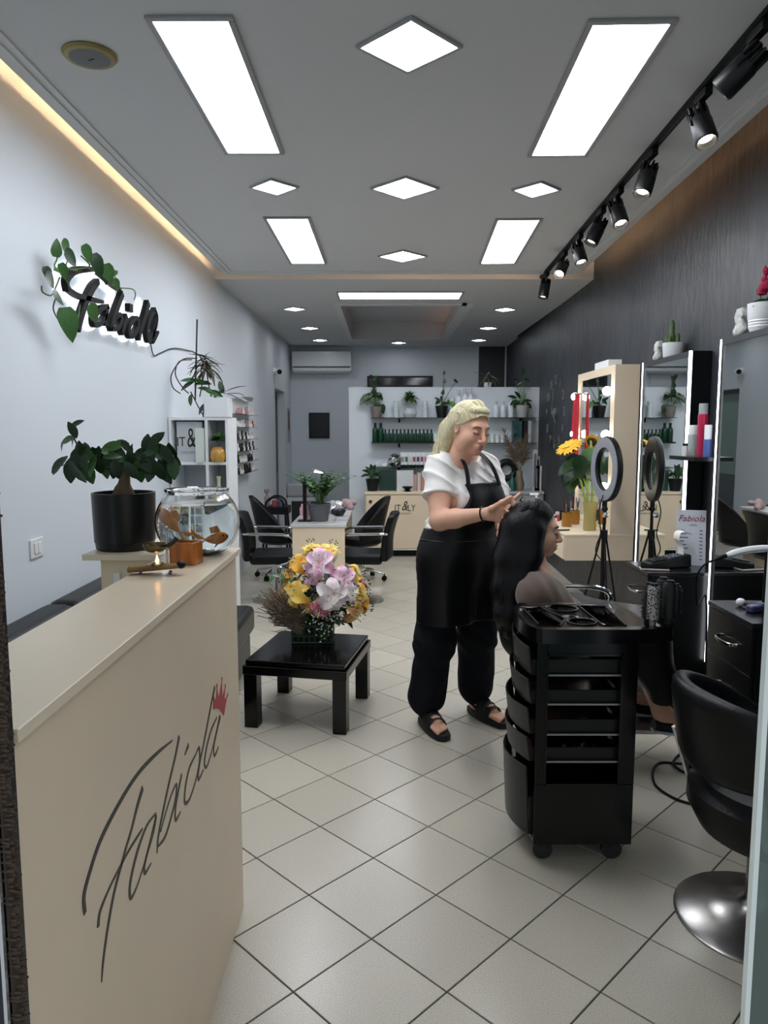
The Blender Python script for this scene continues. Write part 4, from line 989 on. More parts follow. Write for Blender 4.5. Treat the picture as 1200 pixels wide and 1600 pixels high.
lump_thing('foil_heap', desk(522, 7.10), .125, 18, 4, mat('foil', '#d8dadc', .25, metal=.8, bump=.5, bscale=40), 'crumpled silvery foil heap behind the palm pot', 'foil', .007)
lump_thing('tool_bag', desk(545, 7.42), .10, 9, 6, mat('bag_pink', '#a98e90', .7), 'dusty pink zipped bag at the back of the manicure desk', 'bag')
lump_thing('pouch', desk(532, 6.82), .085, 8, 9, mat('pouch_black', '#131417', .4, var=.9, vscale=25, color2='#3c3d42'), 'black pouch with pale print on the manicure desk', 'pouch')
simple('notebook', MB().box((desk(538, 6.55).x - .07, 6.45, .742), (desk(538, 6.55).x + .03, 6.66, .75)), mat('notebook_grey', '#aeb2b4', .5), 'thin grey notebook near the front corner of the manicure desk', 'notebook')

# ------------------------------------------------------------------ salon chairs
def tub(seat_r, h_back, h_arm, th=.05, half=2.0, tilt=.12, z0=.40, n=28, taper=.85, power=1.0):
    """curved tub shell, opening towards +x"""
    def fn(u, v):
        a = PI + (u - .5) * 2 * half; w_ = math.cos((u - .5) * PI) ** power
        zt = h_arm + (h_back - h_arm) * w_; z = z0 + (zt - z0) * v
        r = seat_r * (taper + (1 - taper) * v) + tilt * v * w_ * .5
        nrm = Vector((math.cos(a), math.sin(a), 0)); return Vector((math.cos(a) * r, math.sin(a) * r, z)), nrm
    return MB().sheet(fn, n, 8, th)
def seat_pad(rx, ry, z, th): 
    pr = [(0, -th), (.8, -th), (.97, -th * .7), (1, -th * .35), (.96, -.008), (.8, 0), (0, .006)]
    return MB().lathe([(r, z + h) for r, h in pr], n=36, sx=rx, sy=ry)
def disc_base(parent, r=.26, h=.44):
    MB().lathe([(r, 0), (r, .006), (r - .01, .012), (r * .6, .022), (r * .25, .05), (.04, .075), (.036, .09), (0, .09)], n=44).build('base_disc', M_steel, parent)
    MB().cyl((0, 0, .085), (0, 0, h), .026, n=20).cyl((0, 0, .085), (0, 0, .25), .036, n=20).build('column', M_chrome, parent)
def star_base(parent, h=.42):
    MB().cyl((0, 0, .08), (0, 0, h), .024, n=16).build('column', M_chrome, parent)
    for k in range(5):
        a = 2 * PI * k / 5 + .3; c, s_ = math.cos(a), math.sin(a)
        MB().tube([(0, 0, .12), (c * .15, s_ * .15, .105), (c * .28, s_ * .28, .075)], [.02, .016, .012], 8).build('foot_arm', M_chrome, parent)
        cs = MB()
        for q in (-.014, .014): cs.cyl((c * .28 - s_ * q - s_ * .006, s_ * .28 + c * q + c * .006, .028), (c * .28 - s_ * q + s_ * .006, s_ * .28 + c * q - c * .006, .028), .028, n=14)
        cs.cyl((c * .28, s_ * .28, .03), (c * .28, s_ * .28, .078), .008, n=8)
        cs.build('caster', M_blackm, parent)
def arm_chair(loc, rz, label):
    t = thing('salon_chair', loc, label, 'chair', 'chairs around the manicure desk', rz)
    MB().box((-.22, -.23, .37), (.24, .23, .47)).build('seat', M_leather, t, bevel=.035)
    def bf(u, v):
        y = -.24 + .48 * u; bow = .05 * (1 - (2 * u - 1) ** 2); z = .42 + .42 * v
        return Vector((-.235 - bow - .07 * v + .03 * math.sin(PI * v), y, z - .02 * (2 * u - 1) ** 4)), Vector((1, 0, 0))
    MB().sheet(bf, 12, 8, .065).build('backrest', M_leather, t, bevel=.02)
    for s in (-1, 1):
        P = sp3([(.20, s * .255, .42), (.23, s * .27, .54), (.19, s * .275, .635), (.05, s * .275, .655), (-.2, s * .27, .66), (-.27, s * .25, .66)], 5)
        MB().tube(P, .011, 8).build('arm_frame', M_chrome, t)
        MB().tube([(.13, s * .277, .660), (-.2, s * .272, .668)], .017, 8, flat=.55).build('arm_pad', mat('arm_pad_grey', '#6f7275', .35, metal=.5), t)
        MB().tube([(.2, s * .255, .41), (.05, s * .22, .36)], .011, 8).build('arm_strut', M_chrome, t)
    disc_base(t, .22, .38); t.scale = (.9, .9, .97); return t
arm_chair((-1.0, 6.55, 0), .05, 'square-backed black salon chair with chrome arms left of the manicure desk')
arm_chair((-.20, 6.55, 0), PI - .06, 'square-backed black salon chair with chrome arms right of the manicure desk')
def egg_chair(loc, rz, label):
    t = thing('salon_chair', loc, label, 'chair', 'chairs around the manicure desk', rz)
    seat_pad(.25, .25, .47, .09).build('seat', M_leather, t)
    tub(.25, .90, .52, .05, 1.75, .16, .42).build('tub_back', M_leather, t, bevel=.012)
    star_base(t); t.scale = (.88, .88, .97); return t
egg_chair((-1.1, 7.6, 0), .2, 'rounded black swivel chair on casters beyond the left armchair')
egg_chair((-.24, 7.45, 0), PI + .15, 'rounded black swivel chair on casters beyond the right armchair')

# black tool trolley table by the white wall
tt = thing('tray_table', (-1.27, 8.55, 0), 'small black tray table with bottles and looped handles by the white wall', 'table')
MB().box((-.16, -.14, .57), (.16, .14, .66)).build('tray', M_blackm, tt, bevel=.01)
for x in (-.12, .12):
    for y in (-.1, .1): MB().tube([(x, y, .58), (x * 1.25, y * 1.25, 0)], .013, 8).build('leg', M_blackm, tt)
for y in (-.11, .1): MB().tube([Vector((.11 * math.cos(PI * k / 10), y, .66 + .11 * math.sin(PI * k / 10))) for k in range(11)], .013, 8).build('loop_handle', M_blackm, tt)
simple('spray_bottle', MB().lathe([(0, 0), (.03, 0), (.032, .1), (.012, .13), (.012, .16), (.03, .16), (.03, .2), (0, .2)], (-1.37, 8.5, .66), 14), mat('grey_pink_bottle', '#8d7a7d', .4), 'bottle with a black spray head on the tray table', 'bottle')
simple('cream_jar', MB().lathe([(0, 0), (.035, 0), (.035, .05), (.03, .07), (0, .075)], (-1.27, 8.47, .66), 14), mat('red_blue_jar', '#8a3a44', .4), 'dark red jar on the tray table', 'jar')
simple('cream_jar', MB().lathe([(0, 0), (.03, 0), (.03, .05), (.025, .065), (0, .07)], (-1.2, 8.47, .66), 14), mat('blue_jar', '#4a5a86', .4), 'small blue jar on the tray table', 'jar')
# ------------------------------------------------------------------ rear of the salon
sc_ = thing('security_camera', atx(428, 580, XL), 'white round security camera on the white wall above the side door', 'camera')
MB().lathe([(0, 0), (.05, 0), (.05, .02), (.03, .04), (0, .04)], n=20, R=Matrix.Rotation(PI / 2, 3, 'Y')).build('mount', M_plast, sc_)
MB().tube([(.05, .03, 0), (.09, -.09, -.015)], .042, 18).build('camera_body', M_plast, sc_)
MB().tube([(.09, -.0905, -.015), (.0925, -.098, -.016)], .034, 18).build('lens', M_blackm, sc_)
ac = thing('air_conditioner', (-1.005, YB - .008, 2.45), 'white split air conditioner high on the back wall', 'air conditioner')
def acf(u, v):
    a = v; z = .02 + .33 * v; y = -.2 + .03 * (1 - v) ** 2 * 0 - .02 * math.sin(PI * v)
    return Vector((-.48 + .96 * u, y, z))
MB().box((-.48, -.19, .03), (.48, 0, .36)).build('casing', M_plast, ac, bevel=.03)
MB().box((-.475, -.205, .115), (.475, -.19, .355)).build('front_panel', mat('ac_gloss', '#e8edf0', .15), ac, bevel=.01)
MB().box((-.46, -.202, .1), (.46, -.19, .112)).build('seam', M_blackm, ac)
MB().cbox((0, -.17, .035), (.9, .07, .012), Euler((-.5, 0, 0))).build('louvre', M_plast, ac, bevel=.003)
MB().box((-.1, -.208, .09), (.0, -.2, .104)).build('display', M_chrome, ac)
MB().tube([(.08, -.01, .03), (.08, -.006, -.25), (.06, -.006, -.62)], .008, 6).build('cable', M_plast, ac)
pb = thing('wall_panel', aty(499, 665, YB), 'square black framed panel on the back wall beneath the air conditioner', 'panel')
MB().box((-.17, -.03, -.21), (.17, 0, .21)).build('frame', M_black, pb, bevel=.006)
MB().box((-.14, -.034, -.18), (.14, -.03, .18)).build('door', mat('panel_dark', '#16181c', .25), pb, bevel=.003)
wn = struct(MB().box((-.275, YB - .012, 2.25), (.80, YB - .001, 2.43)).build('window_1', mat('window_frame_dark', '#23252a', .5)))
MB().box((-.5, -.006, .03), (.5, -.003, .15)).build('pane', mat('night_pane', '#0b0d10', .08), wn)
wd = struct(MB().box((1.55, YB - .012, 1.9), (XR(YB) - .03, YB - .001, 2.9)).build('trim_1', mat('dark_wall_patch', '#3a3c41', .6)))
cl = thing('wall_calendar', (XL, 11.75, 1.35), 'narrow calendar hanging on the white wall by the side door', 'calendar')
MB().box((0, -.12, 0), (.012, .12, .55)).build('sheet', mat('calendar_sheet', '#a8a2a0', .6), cl)
MB().box((.012, -.1, .2), (.014, .1, .5)).build('picture', mat('calendar_print', '#6d5550', .6, var=.5, vscale=9), cl)
bc = thing('base_unit', (-1.27, 11.7, 0), 'white low unit with a dark front standing against the back wall', 'cabinet')
MB().box((-.25, -.3, 0), (.25, .3, .5)).build('body', M_plast, bc, bevel=.01)
MB().box((-.18, -.306, .06), (.22, -.3, .44)).build('door', mat('unit_dark', '#34383b', .4), bc)
MB().box((-.26, -.31, .5), (.35, .31, .72)).build('cushion_top', mat('unit_top', '#c6cbcc', .6), bc, bevel=.05)

# cream sideboard with the printed sliding door
cb = thing('sideboard', (.42, 9.03, 0), 'long cream sideboard with sliding doors under the product shelves', 'cabinet')
XA = aty(571, 800, 8.85).x - .42
MB().box((XA, -.18, .09), (.66, .2, .77)).build('body', M_cream, cb)
MB().box((XA - .01, -.20, .77), (.67, .2, .80)).build('top_board', M_creamtop, cb, bevel=.003)
MB().box((XA + .02, -.12, 0), (.64, .18, .09)).build('plinth', M_blackm, cb)
for x0, x1, yy in ((XA + .012, XA + .79, -.198), (XA + .79, .65, -.19)):
    d_ = MB().box((x0, yy, .105), (x1, yy + .012, .755)).build('sliding_door', M_cream, cb, bevel=.002)
    MB().cyl((x0 + .05, yy - .004, .68), (x0 + .05, yy, .68), .022, n=18).build('finger_pull', mat('pull_dark', '#4a4338', .4), d_)
MB().box((XA, -.2, .085), (.66, -.18, .1)).build('rail', M_plast, cb)
lx = aty(632, 800, 8.83).x - .42
ink = mat('logo_ink', '#2b2925', .5)
text_mesh('lettering', 'IT', ink, .115, (lx - .085, -.1995, .60), (PI / 2, 0, 0), cb, .0008, xs=.8)
text_mesh('lettering', 'LY', ink, .115, (lx + .085, -.1995, .60), (PI / 2, 0, 0), cb, .0008, xs=.8)
text_mesh('lettering', '&', ink, .17, (lx, -.1995, .625), (PI / 2, 0, 0), cb, .0008, xs=.7, shear=.3)
text_mesh('lettering', 'COLORISTI', ink, .03, (lx, -.1995, .535), (PI / 2, 0, 0), cb, .0008)

# glass product shelves on the partition
sg_ = []
for i, z in enumerate((1.70, 1.39, 1.085)):
    t = thing('glass_shelf', (.85, 9.25, z), ['top', 'middle', 'lowest'][i] + ' long glass product shelf on the white partition', 'shelf', 'glass product shelves')
    MB().box((-1.01, -.2, -.008), (1.04 if i < 2 else .42, -.001, 0)).build('glass_board', M_shelfglass, t)
    for x in (-.66, .2, .86)[:3 if i < 2 else 2]: MB().box((x - .012, -.06, -.06), (x + .012, -.001, -.008)).build('bracket', M_blackm, t)
    if i == 1: MB().box((-1.0, -.195, 0), (-.02, -.19, .012)).build('front_rail', M_blackm, t)
S1, S2, S3, YSH = 1.70, 1.39, 1.085, 9.14
def sx(px, y=YSH): return aty(px, 660, y).x
def bottle_prof(r, h, neck=.35, capr=.45, caph=.14): return [(0, 0), (r, 0), (r, h * .66), (r * neck, h * .8), (r * neck, h * (1 - caph)), (r * capr, h * (1 - caph)), (r * capr, h), (0, h)]
M_gb = mat('green_bottle', '#153a2a', .2); M_gcap = mat('bottle_cap_black', '#0e0f10', .4)
def bottle(px, z, r, h, m, capm, label, group, y=YSH, name='bottle', cat='bottle'):
    t = thing(name, (sx(px, y), y, z), label, cat, group)
    MB().lathe([(0, 0), (r * .95, 0), (r, .004), (r, h * .62), (r * .8, h * .72), (r * .38, h * .78), (r * .38, h * .82)], n=16).build('bottle_body', m, t)
    MB().lathe([(r * .45, h * .80), (r * .45, h), (0, h)], n=14).build('cap', capm, t); return t
for px in (586, 595): bottle(px, S2, .036, .245, M_gb, M_gcap, ['leftmost tall green bottle on the middle glass shelf', 'second tall green bottle on the middle glass shelf'][px > 590], 'tall green bottles')
b0 = None
for i in range(13):
    px = 602 + 6.0 * i; lb = 'small dark green bottle in the row on the middle glass shelf'
    if b0 is None: b0 = bottle(px, S2, .0225, .165, M_gb, M_gcap, lb, 'row of small green bottles')
    else: copy_tree(b0, None, (sx(px), YSH, S2))
M_wb = mat('white_bottle', '#dde2e5', .35); M_gl = mat('silver_bottle', '#c3cbd0', .2, metal=.3); M_jar = mat('jar_white', '#e6e8e8', .4)
j0 = None
for px, y in ((681, 9.14), (688, 9.14), (695, 9.14), (762, 9.14), (770, 9.14), (778, 9.14), (786, 9.14)):
    if j0 is None:
        j0 = thing('cream_jar', (sx(px), y, S2), 'low white cream jar on the middle glass shelf', 'jar', 'white jars on the middle shelf')
        MB().lathe([(0, 0), (.026, 0), (.027, .07), (0, .07)], n=18).build('jar_body', M_jar, j0); MB().lathe([(.029, .07), (.029, .105), (0, .105)], n=18).build('lid', M_wb, j0)
    else: copy_tree(j0, None, (sx(px), y, S2))
t = thing('product_box', (sx(808), 9.16, S2), 'upright dark box with blue and green print on the middle shelf', 'box')
MB().box((-.055, -.05, 0), (.055, .05, .27)).build('carton', mat('box_print', '#0f1b20', .35, var=.9, vscale=14, color2='#3f6f74'), t)
for i, px in enumerate((820, 827)):
    simple('product_box', MB().box((sx(px) - .018, 9.1, S2), (sx(px) + .018, 9.2, S2 + .27)), mat(['box_black', 'box_pale'][i], ['#1a1b1e', '#b9bdbf'][i], .4), ['thin black box beside the printed box', 'thin pale box at the right end of the middle shelf'][i], 'box')
# top shelf
t0 = None
for px, h, nm in ((619, .20, 'ribbed clear cylinder left of the fern bowl on the top shelf'), (664, .20, 'ribbed clear cylinder right of the fern bowl on the top shelf'), (706, .24, 'ribbed clear cylinder right of the black pot on the top shelf')):
    pr = [(0, 0), (.034, 0)]
    for k in range(8): pr += [(.034, h * k / 8 + .005), (.030, h * k / 8 + .012)]
    pr += [(.034, h), (0, h)]
    simple('ribbed_cylinder', MB().lathe(pr, (sx(px), YSH, S1), 18), mat('frosted_clear', '#ccd6da', .25), nm, 'bottle', 'ribbed cylinders')
for k, px in enumerate((716, 726, 735)): bottle(px, S1, .042, .36 - .02 * (k == 0), M_wb, M_gl, ['left', 'middle', 'right'][k] + ' one of three tall white bottles behind the hairdresser on the top shelf', 'tall white bottles')
for k, px in enumerate((775, 786, 798)): bottle(px, S1, .034, [.2, .2, .24][k], M_wb, M_gl if k < 2 else M_wb, ['first', 'second', 'third'][k] + ' white bottle right of her head on the top shelf', 'white pump bottles')
rs = random.Random(31)
def shelf_plant(name, px, z, potm, r, h, label, kind, leaves, y=YSH, topm=None):
    t = thing(name, (sx(px, y), y, z), label, 'potted plant')
    MB().lathe([(r * .72, 0), (r, h * .98), (r, h), (r * .88, h), (r * .85, h * .86), (0, h * .86)], n=24).build('pot', potm, t)
    MB().lathe([(0, h * .88), (r * .86, h * .87)], n=16).build('soil', M_soil, t)
    L = Vector(t.location); stm = MB()
    for (qx, qy, dx, dz, s_, m) in leaves:
        p = aty(qx, qy, y + rs.uniform(-.05, .03)) - L
        stm.tube(sp3([(rs.uniform(-.2, .2) * r, 0, h * .85), p * .5 + Vector((0, 0, h * .6)), p], 3), .004, 5)
        leaf_obj(t, p, (dx, rs.uniform(-.6, 0), dz), (0, -.6, .8), s_, m, kind)
    stm.build('stems', M_stemg, t); return t
mottle = mat('variegated_leaf', '#2f4a2a', .4, var=.3, vscale=6, color2='#8fa184')
shelf_plant('potted_pothos', 588, S1, mat('pot_taupe', '#7a706a', .6), .075, .135, 'variegated trailing plant in a taupe pot, left end of the top shelf', 'heart',
    [(575, 622, -1, -.5, .13, mottle), (568, 628, -1, -.9, .14, mottle), (580, 618, -.9, .2, .12, M_leafd), (584, 612, 0, 1, .12, M_leafd), (586, 600, .2, 1, .1, M_leafd), (592, 618, .9, .3, .12, mottle), (593, 622, .8, -.6, .12, M_leafd), (578, 628, -.7, -.7, .12, mottle), (590, 635, .4, -1, .1, M_leafd), (597, 640, .3, -1, .12, M_leafd), (588, 592, .4, .9, .09, M_leafd), (580, 590, -.5, .8, .09, M_leafd), (572, 620, -1, .2, .11, mottle)])
t = thing('fern_bowl', (sx(640), YSH, S1), 'green fern growing out of a round clear glass bowl on the top shelf', 'potted plant')
MB().lathe([(0, 0), (.06, .0), (.088, .04), (.085, .075), (.06, .11), (.063, .118), (.056, .116)], n=28).build('bowl', mat('bowl_clear', '#d2dbde', .12, alpha=.55), t)
for i in range(150):
    d = rdir(rs, -.35, 1); leaf_obj(t, Vector((0, -.02, .21)) + d * rs.uniform(.03, .09), d, (0, 0, 1), rs.uniform(.06, .1), rs.choice([M_leafm, M_leafm, M_leafl]), 'narrow', 1.3)
for i in range(9): d = rdir(rs, .3, .8); leaf_obj(t, (0, 0, .2), d, (0, 0, 1), rs.uniform(.16, .24), M_leafd, 'blade', .8)
shelf_plant('climbing_plant', 690, S1, mat('pot_blk', '#101113', .4), .08, .145, 'leggy climbing plant in a black pot behind the hairdresser', 'heart',
    [(682, 625, -.6, .6, .09, M_leafd), (684, 630, -.7, -.6, .08, M_leafd), (693, 612, .2, 1, .07, M_leafd), (695, 595, .1, 1, .06, M_leafd), (706, 628, .6, .5, .11, M_leafm), (707, 634, .5, -.9, .1, M_leafl), (712, 597, .8, -.5, .07, M_leafd), (697, 632, .8, .2, .09, M_leafd), (688, 622, -.2, 1, .07, M_leafd), (694, 582, 0, 1, .05, M_leafd)])
shelf_plant('potted_pothos', 816, S1, mat('pot_grey_light', '#a9a9a6', .6), .085, .15, 'leafy green plant in a light grey pot, right end of the top shelf', 'oval',
    [(800, 622, -1, .3, .13, M_leafd), (803, 630, -1, -.5, .12, M_leafd), (808, 618, -.5, .8, .12, M_leafd), (812, 632, -.3, -1, .12, M_leafd), (818, 622, .3, .8, .13, M_leafm), (824, 628, .9, .1, .12, M_leafd), (826, 634, .6, -.9, .1, M_leafd), (806, 634, -.7, -.9, .12, M_leafm), (815, 628, 0, .5, .1, M_leafd), (822, 595, -.7, .4, .1, M_leafd), (805, 595, -.8, .1, .11, M_leafd), (812, 600, .6, .5, .1, M_leafd), (818, 580, 0, 1, .1, M_leafd)])
# spider plant on top of the partition
t = thing('spider_plant', (aty(762, 605, 9.3).x, 9.31, 2.08), 'thin-leaved spider plant on top of the white partition', 'potted plant')
MB().lathe([(.04, 0), (.06, .06), (.054, .06), (0, .055)], n=18).build('pot', M_plast, t)
for i in range(26):
    a = rs.uniform(0, 2 * PI); el = rs.uniform(.0, 1.3); leaf_obj(t, (0, 0, .07), (math.cos(a) * math.cos(el), math.sin(a) * math.cos(el), math.sin(el)), (0, 0, 1), rs.uniform(.18, .34), mat('spider_leaf', '#56604a', .5), 'blade', .7)
# lowest shelf
for k, px in enumerate((590, 602)):
    lump_thing('plastic_bag', Vector((sx(px), YSH, S3)), .062, 10, 40 + k, mat('pale_plastic', '#cfd4d6', .3, bump=.4, bscale=30), ['crinkled pale plastic bag, left end of the lowest shelf', 'second crinkled pale bag on the lowest shelf'][k], 'bag')
for k, px in enumerate((590, 602)):
    pass
t = thing('tinsel_ball', (sx(617), YSH - .02, S3), 'shiny silver ball of crumpled foil on the lowest shelf', 'ornament')
rt_ = random.Random(77); mb = MB(); V = []
for i in range(9):
    for k in range(14):
        th = PI * i / 8; a = 2 * PI * k / 14; r = .082 * rt_.uniform(.72, 1.12); V.append((r * math.sin(th) * math.cos(a), r * math.sin(th) * math.sin(a), .088 - r * math.cos(th)))
mb.add(V, [(i * 14 + k, i * 14 + (k + 1) % 14, (i + 1) * 14 + (k + 1) % 14, (i + 1) * 14 + k) for i in range(8) for k in range(14)]).build('foil_ball', mat('tinsel', '#dfe3e6', .12, metal=1), t, flat=True)
tcol = ['#8a8f93', '#3f6b4a', '#c9ced0', '#8d4a63', '#5b3a6b', '#9b4a58', '#b8707f', '#7a8288']
for k in range(9):
    px = 629 + 6.1 * k
    tu = thing('product_tube', (sx(px), YSH, S3), 'white hair product tube standing in the row on the lowest shelf', 'tube', 'row of hair product tubes')
    def tf(u, v): a = 2 * PI * u; return Vector((.024 * math.cos(a) * (1 - .0 * v) * (1.0 + .15 * v), .024 * math.sin(a) * (1 - .92 * v), .03 + .155 * v))
    MB().grid(tf, 16, 4).build('tube_body', mat('tube_white', '#e0e2e3', .35), tu)
    MB().lathe([(0, 0), (.021, 0), (.022, .032), (0, .032)], n=14).build('cap', M_gcap, tu)
    MB().box((-.016, -.0235, .07), (.016, -.019, .13)).build('print', mat('tubeprint%d' % (k % 8), tcol[k % 8], .5), tu)
# sideboard top
shelf_plant('potted_zamioculcas', 582, .80, mat('pot_blk', '#101113', .4), .085, .15, 'small dark green plant in a black pot on the sideboard', 'oval',
    [(572, 738, -.9, .4, .12, M_leafd), (575, 735, -.6, .8, .12, M_leafm), (580, 732, -.2, 1, .12, M_leafd), (585, 733, .3, 1, .12, M_leafd), (590, 738, .9, .5, .11, M_leafm), (578, 742, -.9, -.2, .1, M_leafd), (588, 742, .8, 0, .1, M_leafd), (583, 738, 0, .6, .1, M_leafm), (570, 744, -1, -.2, .1, M_leafd), (592, 744, .9, -.2, .1, M_leafd), (582, 740, .2, 1, .13, M_leafd)], y=8.98)
simple('glass_case', MB().box((sx(592, 9.05), 9.0, .80), (sx(618, 9.05), 9.12, 1.045)), mat('dark_green_board', '#28423a', .25), 'dark green glossy board leaning behind the sideboard plant', 'board')
simple('white_carton', MB().box((sx(620, 9.05), 9.0, .80), (sx(646, 9.05), 9.15, 1.05)), mat('carton_white', '#d4d8da', .5), 'plain white carton standing on the sideboard', 'carton')
t = thing('bowl_stand', (sx(637, 8.9), 8.9, .80), 'small black bowl on the sideboard in front of the white carton', 'bowl')
MB().lathe([(.03, 0), (.05, .006), (.022, .02), (.055, .045), (.072, .06), (.064, .06), (0, .03)], n=24).build('bowl', M_blackm, t)
for k, px in enumerate((649, 655, 661)):
    simple('product_box', MB().box((sx(px, 9.05) - .02, 9.0, .80), (sx(px, 9.05) + .02, 9.08, .80 + .2 + .02 * k)), mat('boxes%d' % k, ['#b79c8c', '#d2c7c0', '#c48a70'][k], .5), ['tan', 'pale beige', 'terracotta'][k] + ' upright product box at the right of the white carton', 'box')
# side counter in the far right corner with tools
sc2 = thing('side_counter', (1.52, 8.98, 0), 'grey side counter in the corner between partition and black wall', 'cabinet')
MB().box((-.40, -.22, .06), (.40, .2, .78)).build('body', mat('counter_grey', '#9ea19f', .4), sc2)
MB().box((-.42, -.24, .78), (.405, .2, .81)).build('top_board', mat('counter_top_grey', '#b4b6b4', .3), sc2, bevel=.003)
for k in range(2): MB().box((-.39 + .39 * k, -.232, .1), (-.01 + .39 * k, -.22, .76)).build('door', mat('counter_grey', '#9ea19f', .4), sc2, bevel=.003)
CT = .81
t = thing('pampas_vase', (aty(811, 760, 8.92).x, 8.92, CT), 'vase of tan pampas grass plumes in the far corner', 'vase')
MB().lathe([(0, 0), (.05, 0), (.062, .08), (.035, .2), (.04, .24), (.034, .24)], n=24).build('vase', mat('vase_brown', '#8a7a66', .4), t)
pg = MB()
for (qx, qy) in ((792, 672), (800, 690), (826, 682), (828, 705), (812, 690), (820, 695), (806, 705)):
    b = aty(qx - 5, qy, 8.9 + rs.uniform(-.05, .05)) - Vector(t.location); a = Vector((0, 0, .2)); L_ = (b - a)
    for i in range(130):
        f = rs.uniform(.35, 1); p = a + L_ * f; w_ = .055 * math.sin(PI * min(1, (f - .3) / .75)) + .01
        e = p + L_.normalized() * .05 + Vector((rs.gauss(0, 1) * w_, rs.gauss(0, 1) * w_ * .6, rs.gauss(0, .5) * w_)); pg.tube([p, e], [.0022, .0007], 4)
    pg.tube([a, b], .003, 5)
o = pg.build('plumes', mat('pampas', '#7d6b55', .9, var=.2, vscale=40), t); o['kind'] = 'stuff'
t = thing('training_wig', (aty(793, 722, 9.15).x, 9.235, S3 - .04), 'black round hair ring hanging under the shelf by the pampas', 'hairpiece')
MB().tube([Vector((.105 * math.cos(2 * PI * k / 24), -.03, .105 * math.sin(2 * PI * k / 24))) for k in range(24)], .042, 12, closed=True).build('ring', mat('wig_black', '#0c0c0e', .5, bump=.6, bscale=60), t)
t = thing('hair_dryer', (aty(772, 718, 9.15).x, 9.205, S3 - .06), 'black upright hair dryer nozzle beside the black hair ring', 'hair dryer')
MB().lathe([(0, -.1), (.03, -.09), (.042, 0), (.038, .1), (.022, .17), (0, .18)], n=16).build('dryer_body', M_blackm, t)
simple('spray_bottle', MB().lathe([(0, 0), (.04, 0), (.042, .12), (.014, .16), (.014, .2), (.028, .2), (.028, .23), (0, .23)], (aty(799, 760, 8.9).x, 8.84, CT), 18), mat('teal_bottle', '#1e5751', .3), 'teal spray bottle on the corner counter', 'bottle')
t = thing('pump_bottle', (aty(838, 775, 6.58).x, 6.58, .77), 'white pump dispenser bottle at the far end of the vanity', 'bottle')
MB().lathe([(0, 0), (.07, 0), (.075, .02), (.075, .1), (.06, .13), (.022, .145), (.022, .165), (0, .165)], n=22).build('bottle_body', mat('translucent_white', '#d7dadb', .3), t)
MB().cyl((0, 0, .165), (0, 0, .2), .009, n=10).cbox((-.02, 0, .2), (.075, .026, .018)).build('pump', M_plast, t)
for k, (px, y0, w_, h_, cl_) in enumerate(((835, 8.9, .05, .5, '#b9babb'), (847, 8.9, .04, .3, '#cfcfcd'), (856, 8.9, .08, .3, '#d8d6d3'), (866, 8.95, .05, .42, '#c9c6c1'))):
    t = thing('picture_frame', (min(aty(px, 760, y0).x, 1.88), y0, CT), ['tall slim grey frame beside the pampas vase', 'slim pale frame on the corner counter', 'white printed card frame on the corner counter', 'upright frame with a dark tool against the black wall'][k], 'frame')
    MB().cbox((0, 0, h_ / 2), (w_, .012, h_), Euler((-.0, 0, 0))).build('frame', mat('framec%d' % k, cl_, .5), t)
    MB().cbox((0, -.007, h_ / 2), (w_ * .55, .003, h_ * .8)).build('print', mat('framep%d' % k, ['#6a6a6c', '#2a2422', '#8a8a8c', '#2a2226'][k], .5), t)
# ------------------------------------------------------------------ mirrors along the black wall
M_bpanel = mat('black_board', '#08090a', .32, spec=.4)
def led_mirror(y0, y1, z0, z1, xb, label):
    xm = 1.72; t = thing('styling_mirror', (xm, (y0 + y1) / 2, z0), label, 'mirror', 'LED-edged styling mirrors'); h = (y1 - y0) / 2; H = z1 - z0
    MB().box((.012, -h, 0), (xb - xm, h, H)).build('back_box', M_bpanel, t)
    MB().box((.004, -h + .03, .02), (.012, h - .03, H - .03)).build('mirror_glass', M_mirror, t)
    for s in (-1, 1):
        a, b = sorted((s * h, s * (h - .014))); MB().box((-.004, a, .01), (.011, b, H)).build('led_strip', M_ledstrip, t)
        a, b = sorted((s * (h - .016), s * (h - .03))); MB().box((-.002, a, 0), (.012, b, H - .0)).build('side_frame', M_blackm, t)
        a, b = sorted((s * (h - .030), s * (h - .036))); MB().box((-.001, a, .02), (.005, b, H - .03)).build('chrome_bead', M_steel, t)
    MB().box((-.002, -h + .03, H - .03), (.012, h - .03, H)).build('top_frame', mat('mirror_top_grey', '#34373b', .4), t)
    return t
led_mirror(4.17, 4.93, .45, 1.985, 1.842, 'tall LED-edged mirror beside the vanity, with a small cactus on top')
led_mirror(3.20, 3.80, .30, 2.0, 1.822, 'nearest tall LED-edged mirror, with a red-flowered pot on top')
# little ornaments on top of the mirrors
def bust(loc, label, s_):
    S = SDF((-.07, -.06, -.01), (.07, .06, .14), .004)
    S.ell((0, 0, .02), (.05, .035, .028), .02).ell((.004, 0, .085), (.032, .03, .036), .02).cone((0, 0, .03), (0, 0, .07), .02, .02, .02).cone((-.03, 0, .085), (-.044, 0, .078), .008, .006, .01).ell((-.026, 0, .06), (.014, .014, .012), .012).ell((.02, 0, .10), (.026, .028, .026), .012).ell((-.035, 0, .025), (.022, .02, .022), .015)
    S.warp(lambda X, Y, Z: .0035 * np.sin(X * 160) * np.sin(Y * 150 + 1) * np.sin(Z * 170)); S.half((0, 0, 0), (0, 0, -1))
    o = S.build('plaster_bust', mat('plaster_white', '#c9cac6', .8, bump=.3, bscale=90), None, 1); o.location = loc; o.scale = (s_,) * 3; o.rotation_euler = (0, 0, 1.1); return tag(o, label, 'figurine')
bust((1.775, 4.80, 1.985), 'white plaster bust beside the cactus pot on the farther mirror', 1.05)
